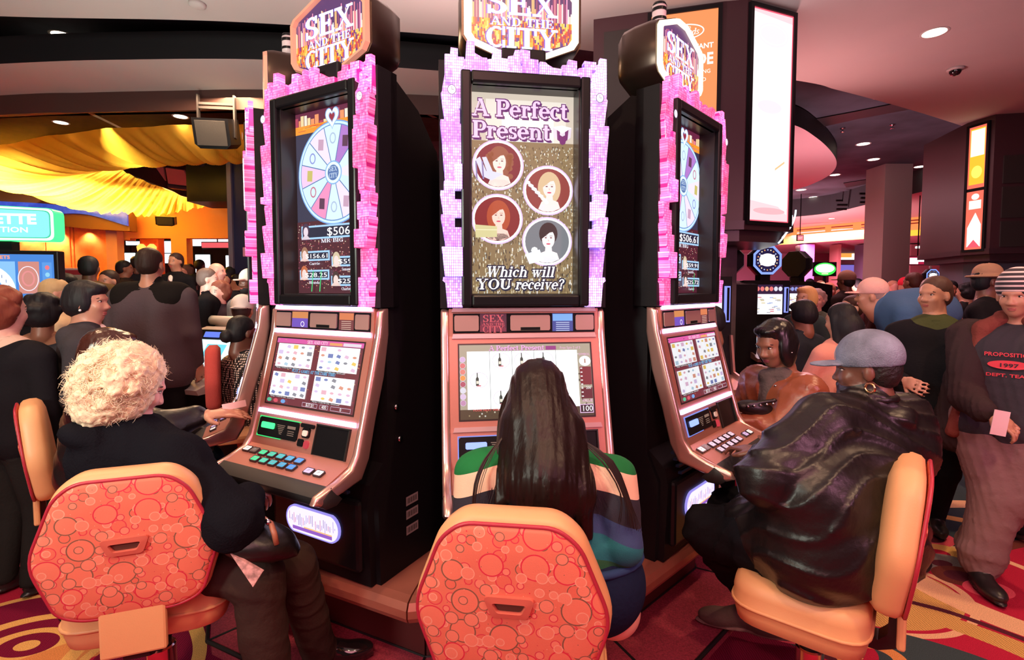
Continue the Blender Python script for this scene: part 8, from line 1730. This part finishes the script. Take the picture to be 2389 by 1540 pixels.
# silver slot machines behind the big jacket
def silver(px, Y, rz, label, scr=True):
    p = P(px, 700, Y); t = thing('slot_machine', label, 'slot machine', (p.x, Y, 0), RAD(rz)); M_sv = mat('silver_plastic', (.55, .50, .50), .3, .4)
    MB().mat(M_cab).box(-.28, .28, .0, .5, 0, .86).build('base', t)
    m = MB().mat(M_sv); m.prism([(-.34, .84), (-.36, .88), (-.05, .98), (.12, 1.22), (.16, 1.30), (.24, 1.32), (.32, 1.26), (.36, .86)], lambda a, b, d: (d, a, b), -.30, .30); autosmooth(m.build('console', t), 40)
    if scr:
        F = Flat(lambda u, v, w_: (u, -.05 + .17 * v - .006 - w_, .985 + .24 * v + .004 + w_)); F.rect(-.2, .2, .05, .95, glow((.65, .95, 1), 1.5)); F.up(); F.rect(-.1, .12, .4, .8, glow((.15, .7, .85), 1.2)); F.build('game_screen', t)
        MB().mat(M_blackg).prism([(.115, 1.225), (.15, 1.30), (.14, 1.30), (.105, 1.225)], lambda a, b, d: (d, a - .01, b), -.27, .27).build('upper_panel', t)
        MB().mat(glow((.15, .25, 1), 1)).prism([(.11, 1.24), (.135, 1.285), (.13, 1.285), (.105, 1.24)], lambda a, b, d: (d, a - .018, b), -.16, .02).build('blue_display', t)
        MB().mat(M_sv).tube([(.17 + .045 * math.cos(a), .10 + .02 * math.sin(a), 1.262 + .035 * math.sin(a)) for a in [2 * math.pi * k / 16 for k in range(17)]], .008, 6).build('speaker_ring', t, True)
    else:
        MB().mat(mat('white_visor', (.8, .75, .72), .3)).tube([(-.28, .1, 1.33), (.28, .1, 1.33)], .05, 14).build('visor', t, True)
    return t
silver(482, 4.3, -20, 'silver slot machine with a pale blue screen behind the big jacket man')
silver(498, 5.2, -30, 'silver machine with a rounded white visor behind the blue-screen one', False)
# red upholstered chair
p = P(562, 860, 3.75); t = thing('gaming_chair', 'red fabric chair with a tan side behind the dotted blouse', 'chair', (p.x, 3.75, 0), RAD(-62))
M_rf = mat('red_fabric', (.50, .06, .05), .9, bump=(200, .5))
m = MB().mat(M_rf); m.loft([[(x * k, -.20 + y, 1.02 + (z - .22) * k) for x, z in BACK] for k, y in ((.9, -.02), (1, .0), (1, .05), (.9, .07))]); autosmooth(m.build('backrest', t), 60)
MB().mat(M_vinyl).rbox(-.22, .22, -.18, .24, .56, .66, .04).build('seat', t); MB().mat(mat('rosy_chrome', (.75, .5, .5), .18, 1)).lathe([(.2, 0), (.2, .015), (.04, .04), (.04, .57)], n=20).build('pole', t, True)
p = P(2268, 740, 5.4); t = thing('gaming_chair', 'red chair back below the tan brimmed hat', 'chair', (p.x, 5.4, 0), RAD(160)); m = MB().mat(M_rf); m.rbox(-.24, .24, -.05, .05, .85, 1.35, .04); m.build('backrest', t); MB().mat(M_rf).rbox(-.24, .24, -.05, .4, .5, .6, .03).build('seat', t); MB().mat(M_blackg).lathe([(.2, 0), (.2, .02), (.03, .03), (.03, .5)], n=16).build('pole', t, True)
# tan chair back behind the peach jacket
stool('tan stool back showing between the brown jacket woman and the peach jacket', (P(1925, 800, 4.3).x, 4.4, 0), RAD(0))
# red framed sign among the onlookers
def plate(name, x0, x1, y0, y1, Y, layers, label, cat, stand=None, frame=M_blackg):
    a, b = P(x0, y0, Y), P(x1, y1, Y); c = Vector(((a.x + b.x) / 2, Y, 0 if stand else b.z)); t = thing(name, label, cat, tuple(c)); w2 = (b.x - a.x) / 2; zb = b.z - c.z; H = a.z - b.z
    MB().mat(frame).box(-w2 - .02, w2 + .02, .005, .05, zb - .02, zb + H + .02, .006).build('housing', t)
    F = Flat(lambda u, v, w_: (u, .004 - w_ * 3, zb + v)); layers(F, w2, H); F.build('face', t)
    if stand == 'post': MB().mat(M_blackg).box(-.03, .03, .0, .05, 0, zb).box(-.2, .2, -.15, .2, 0, .03).build('post', t)
    elif stand: MB().mat(M_blackg).box(-.01, .01, .02, .04, zb + H, stand).build('rod', t)
    return t
plate('framed_notice', 120, 205, 630, 676, 5.4, lambda F, w, H: (F.rect(-w, w, 0, H, mat('notice_red', (.4, .03, .05), .5)), F.up().rect(-w + .03, w - .03, .0, H - .05, mat('notice_pale', (.55, .42, .40), .4))), 'red notice board in a pale frame under the timber wall', 'sign', 'post', mat('pink_frame', (.8, .5, .5), .4))
plate('oval_sign', 1900, 1950, 613, 643, 14, lambda F, w, H: (F.ell(0, H / 2, w, H / 2, glow((.05, .9, .08), 1.2)), F.up().ell(0, H * .56, w * .86, H * .34, glow((.8, 1, .85), 1.8)), F.up().rect(-w * .3, w * .3, H * .1, H * .18, glow((.85, 1, .5), 1.4))), 'glowing green and white oval sign above the far crowd', 'sign', 'post')
plate('hanging_sign', 2122, 2163, 599, 617, 14, lambda F, w, H: (F.rect(-w, w, 0, H, glow((.6, .02, .08), .8)), F.up().rect(-w * .95, w * .9, H * .35, H * .85, glow((1, .95, .95), 1.8)), F.rect(-w * .95, 0, H * .05, H * .4, glow((1, .95, .95), 1.8))), 'small bright white hanging sign right of the pale column', 'sign', 4.79)
plate('wall_screen', 2277, 2318, 600, 631, 11.5, lambda F, w, H: (F.rect(-w, w, 0, H, glow((.95, .95, 1), 1.6)), F.up().poly([(-w, 0), (-w * .3, 0), (-w * .1, H * .4), (-w, H * .35)], glow((.5, .55, .7), .8))), 'bright white screen above the tan brimmed hat', 'screen', 'post')
plate('wall_screen', 2243, 2266, 625, 640, 13, lambda F, w, H: F.rect(-w, w, 0, H, glow((.85, .9, 1), 1.5)), 'small pale screen left of the bright white one', 'screen', 'post')
plate('bar_light', 1938, 2008, 588, 606, 26.9, lambda F, w, H: (F.rect(-w, w, 0, H, glow((1, .42, .08), 1)), F.up().rect(-w, w, 0, H * .3, glow((1, .93, .75), 1.8)), F.rect(w * .4, w * .7, 0, H * .8, glow((1, .9, .7), 1.6)), F.rect(w * .85, w, 0, H * .8, glow((1, .9, .7), 1.6))), 'orange lit alcove with a white strip on the far wall', 'light')
plate('menu_board', 1955, 2006, 618, 650, 26.93, lambda F, w, H: (F.rect(-w, w, 0, H, glow((.9, .5, .12), .8)), F.up().rect(-w * .8, w * .9, H * .5, H, glow((.25, .18, .7), .9))), 'blue and amber lit board below the orange alcove', 'sign')
plate('bar_light', 2044, 2057, 588, 612, 26.9, lambda F, w, H: F.rect(-w, w, 0, H, glow((1, .85, .6), 1.7)), 'bright cream lamp just left of the pale column', 'light')
plate('neon_sign', 1862, 1871, 609, 655, 16, lambda F, w, H: (F.rect(-w, w, 0, H, glow((.5, .15, .9), .9)), F.up(), [F.ell(0, H * (.12 + .19 * k), w * .8, H * .07, glow((.95, .8, 1), 1.8), 12) for k in range(5)]), 'vertical violet neon sign beyond the slim dark topper', 'neon sign', 'post')
plate('neon_sign', 1846, 1860, 625, 655, 15, lambda F, w, H: (F.rect(-w, w, 0, H, glow((.9, .05, .08), 1)), F.up().rect(-w * .5, w * .6, H * .1, H * .3, glow((1, .8, .4), 1.6))), 'red neon sign behind the slim dark topper', 'neon sign', 'post')
plate('exit_sign', 1861, 1874, 549, 561, 17, lambda F, w, H: (F.rect(-w, w, 0, H, glow((1, .25, .3), 1)), F.up().sans('EXIT', 0, H * .3, H * .4, glow((1, .7, .7), 1.4), 'c', width=w * 1.4)), 'small pink lit exit sign under the orange cove', 'sign', 4.79)
a, b = P(2138, 577, 16), P(2262, 572, 14.5); t = thing('linear_light', 'long white tapering strip light on the far ceiling at right', 'light', tuple(a)); m = MB().mat(glow((1, .92, .9), 1.8)); m.add([(0, 0, .03), (b.x - a.x, b.y - a.y, .10), (b.x - a.x, b.y - a.y, -.16), (0, 0, -.03)] + [(0, .05, .03), (b.x - a.x, b.y - a.y + .05, .10), (b.x - a.x, b.y - a.y + .05, -.16), (0, .05, -.03)], [(0, 3, 2, 1), (4, 5, 6, 7), (0, 1, 5, 4), (1, 2, 6, 5), (2, 3, 7, 6), (3, 0, 4, 7)]); m.build('diffuser', t); MB().mat(M_blackg).box(.4, .42, -.15, -.13, 0, 4.2 - a.z).build('hanger', t)
# far wall pilasters
for x0, x1, c in ((2016, 2030, (.10, .07, .12)), (2036, 2047, (.12, .08, .14)), (2125, 2200, (.42, .22, .26)), (2225, 2245, (.2, .1, .12)), (1875, 1900, (.4, .12, .5)), (1956, 1962, (.3, .1, .1))):
    a, b = P(x0, 600, 21), P(x1, 600, 21); struct(MB().mat(mat('pilaster_%02x' % int(c[0] * 255 + c[2] * 60), c, .7)).box(a.x, b.x, 21, 21.6, 0, 3.5).build('trim_10'))
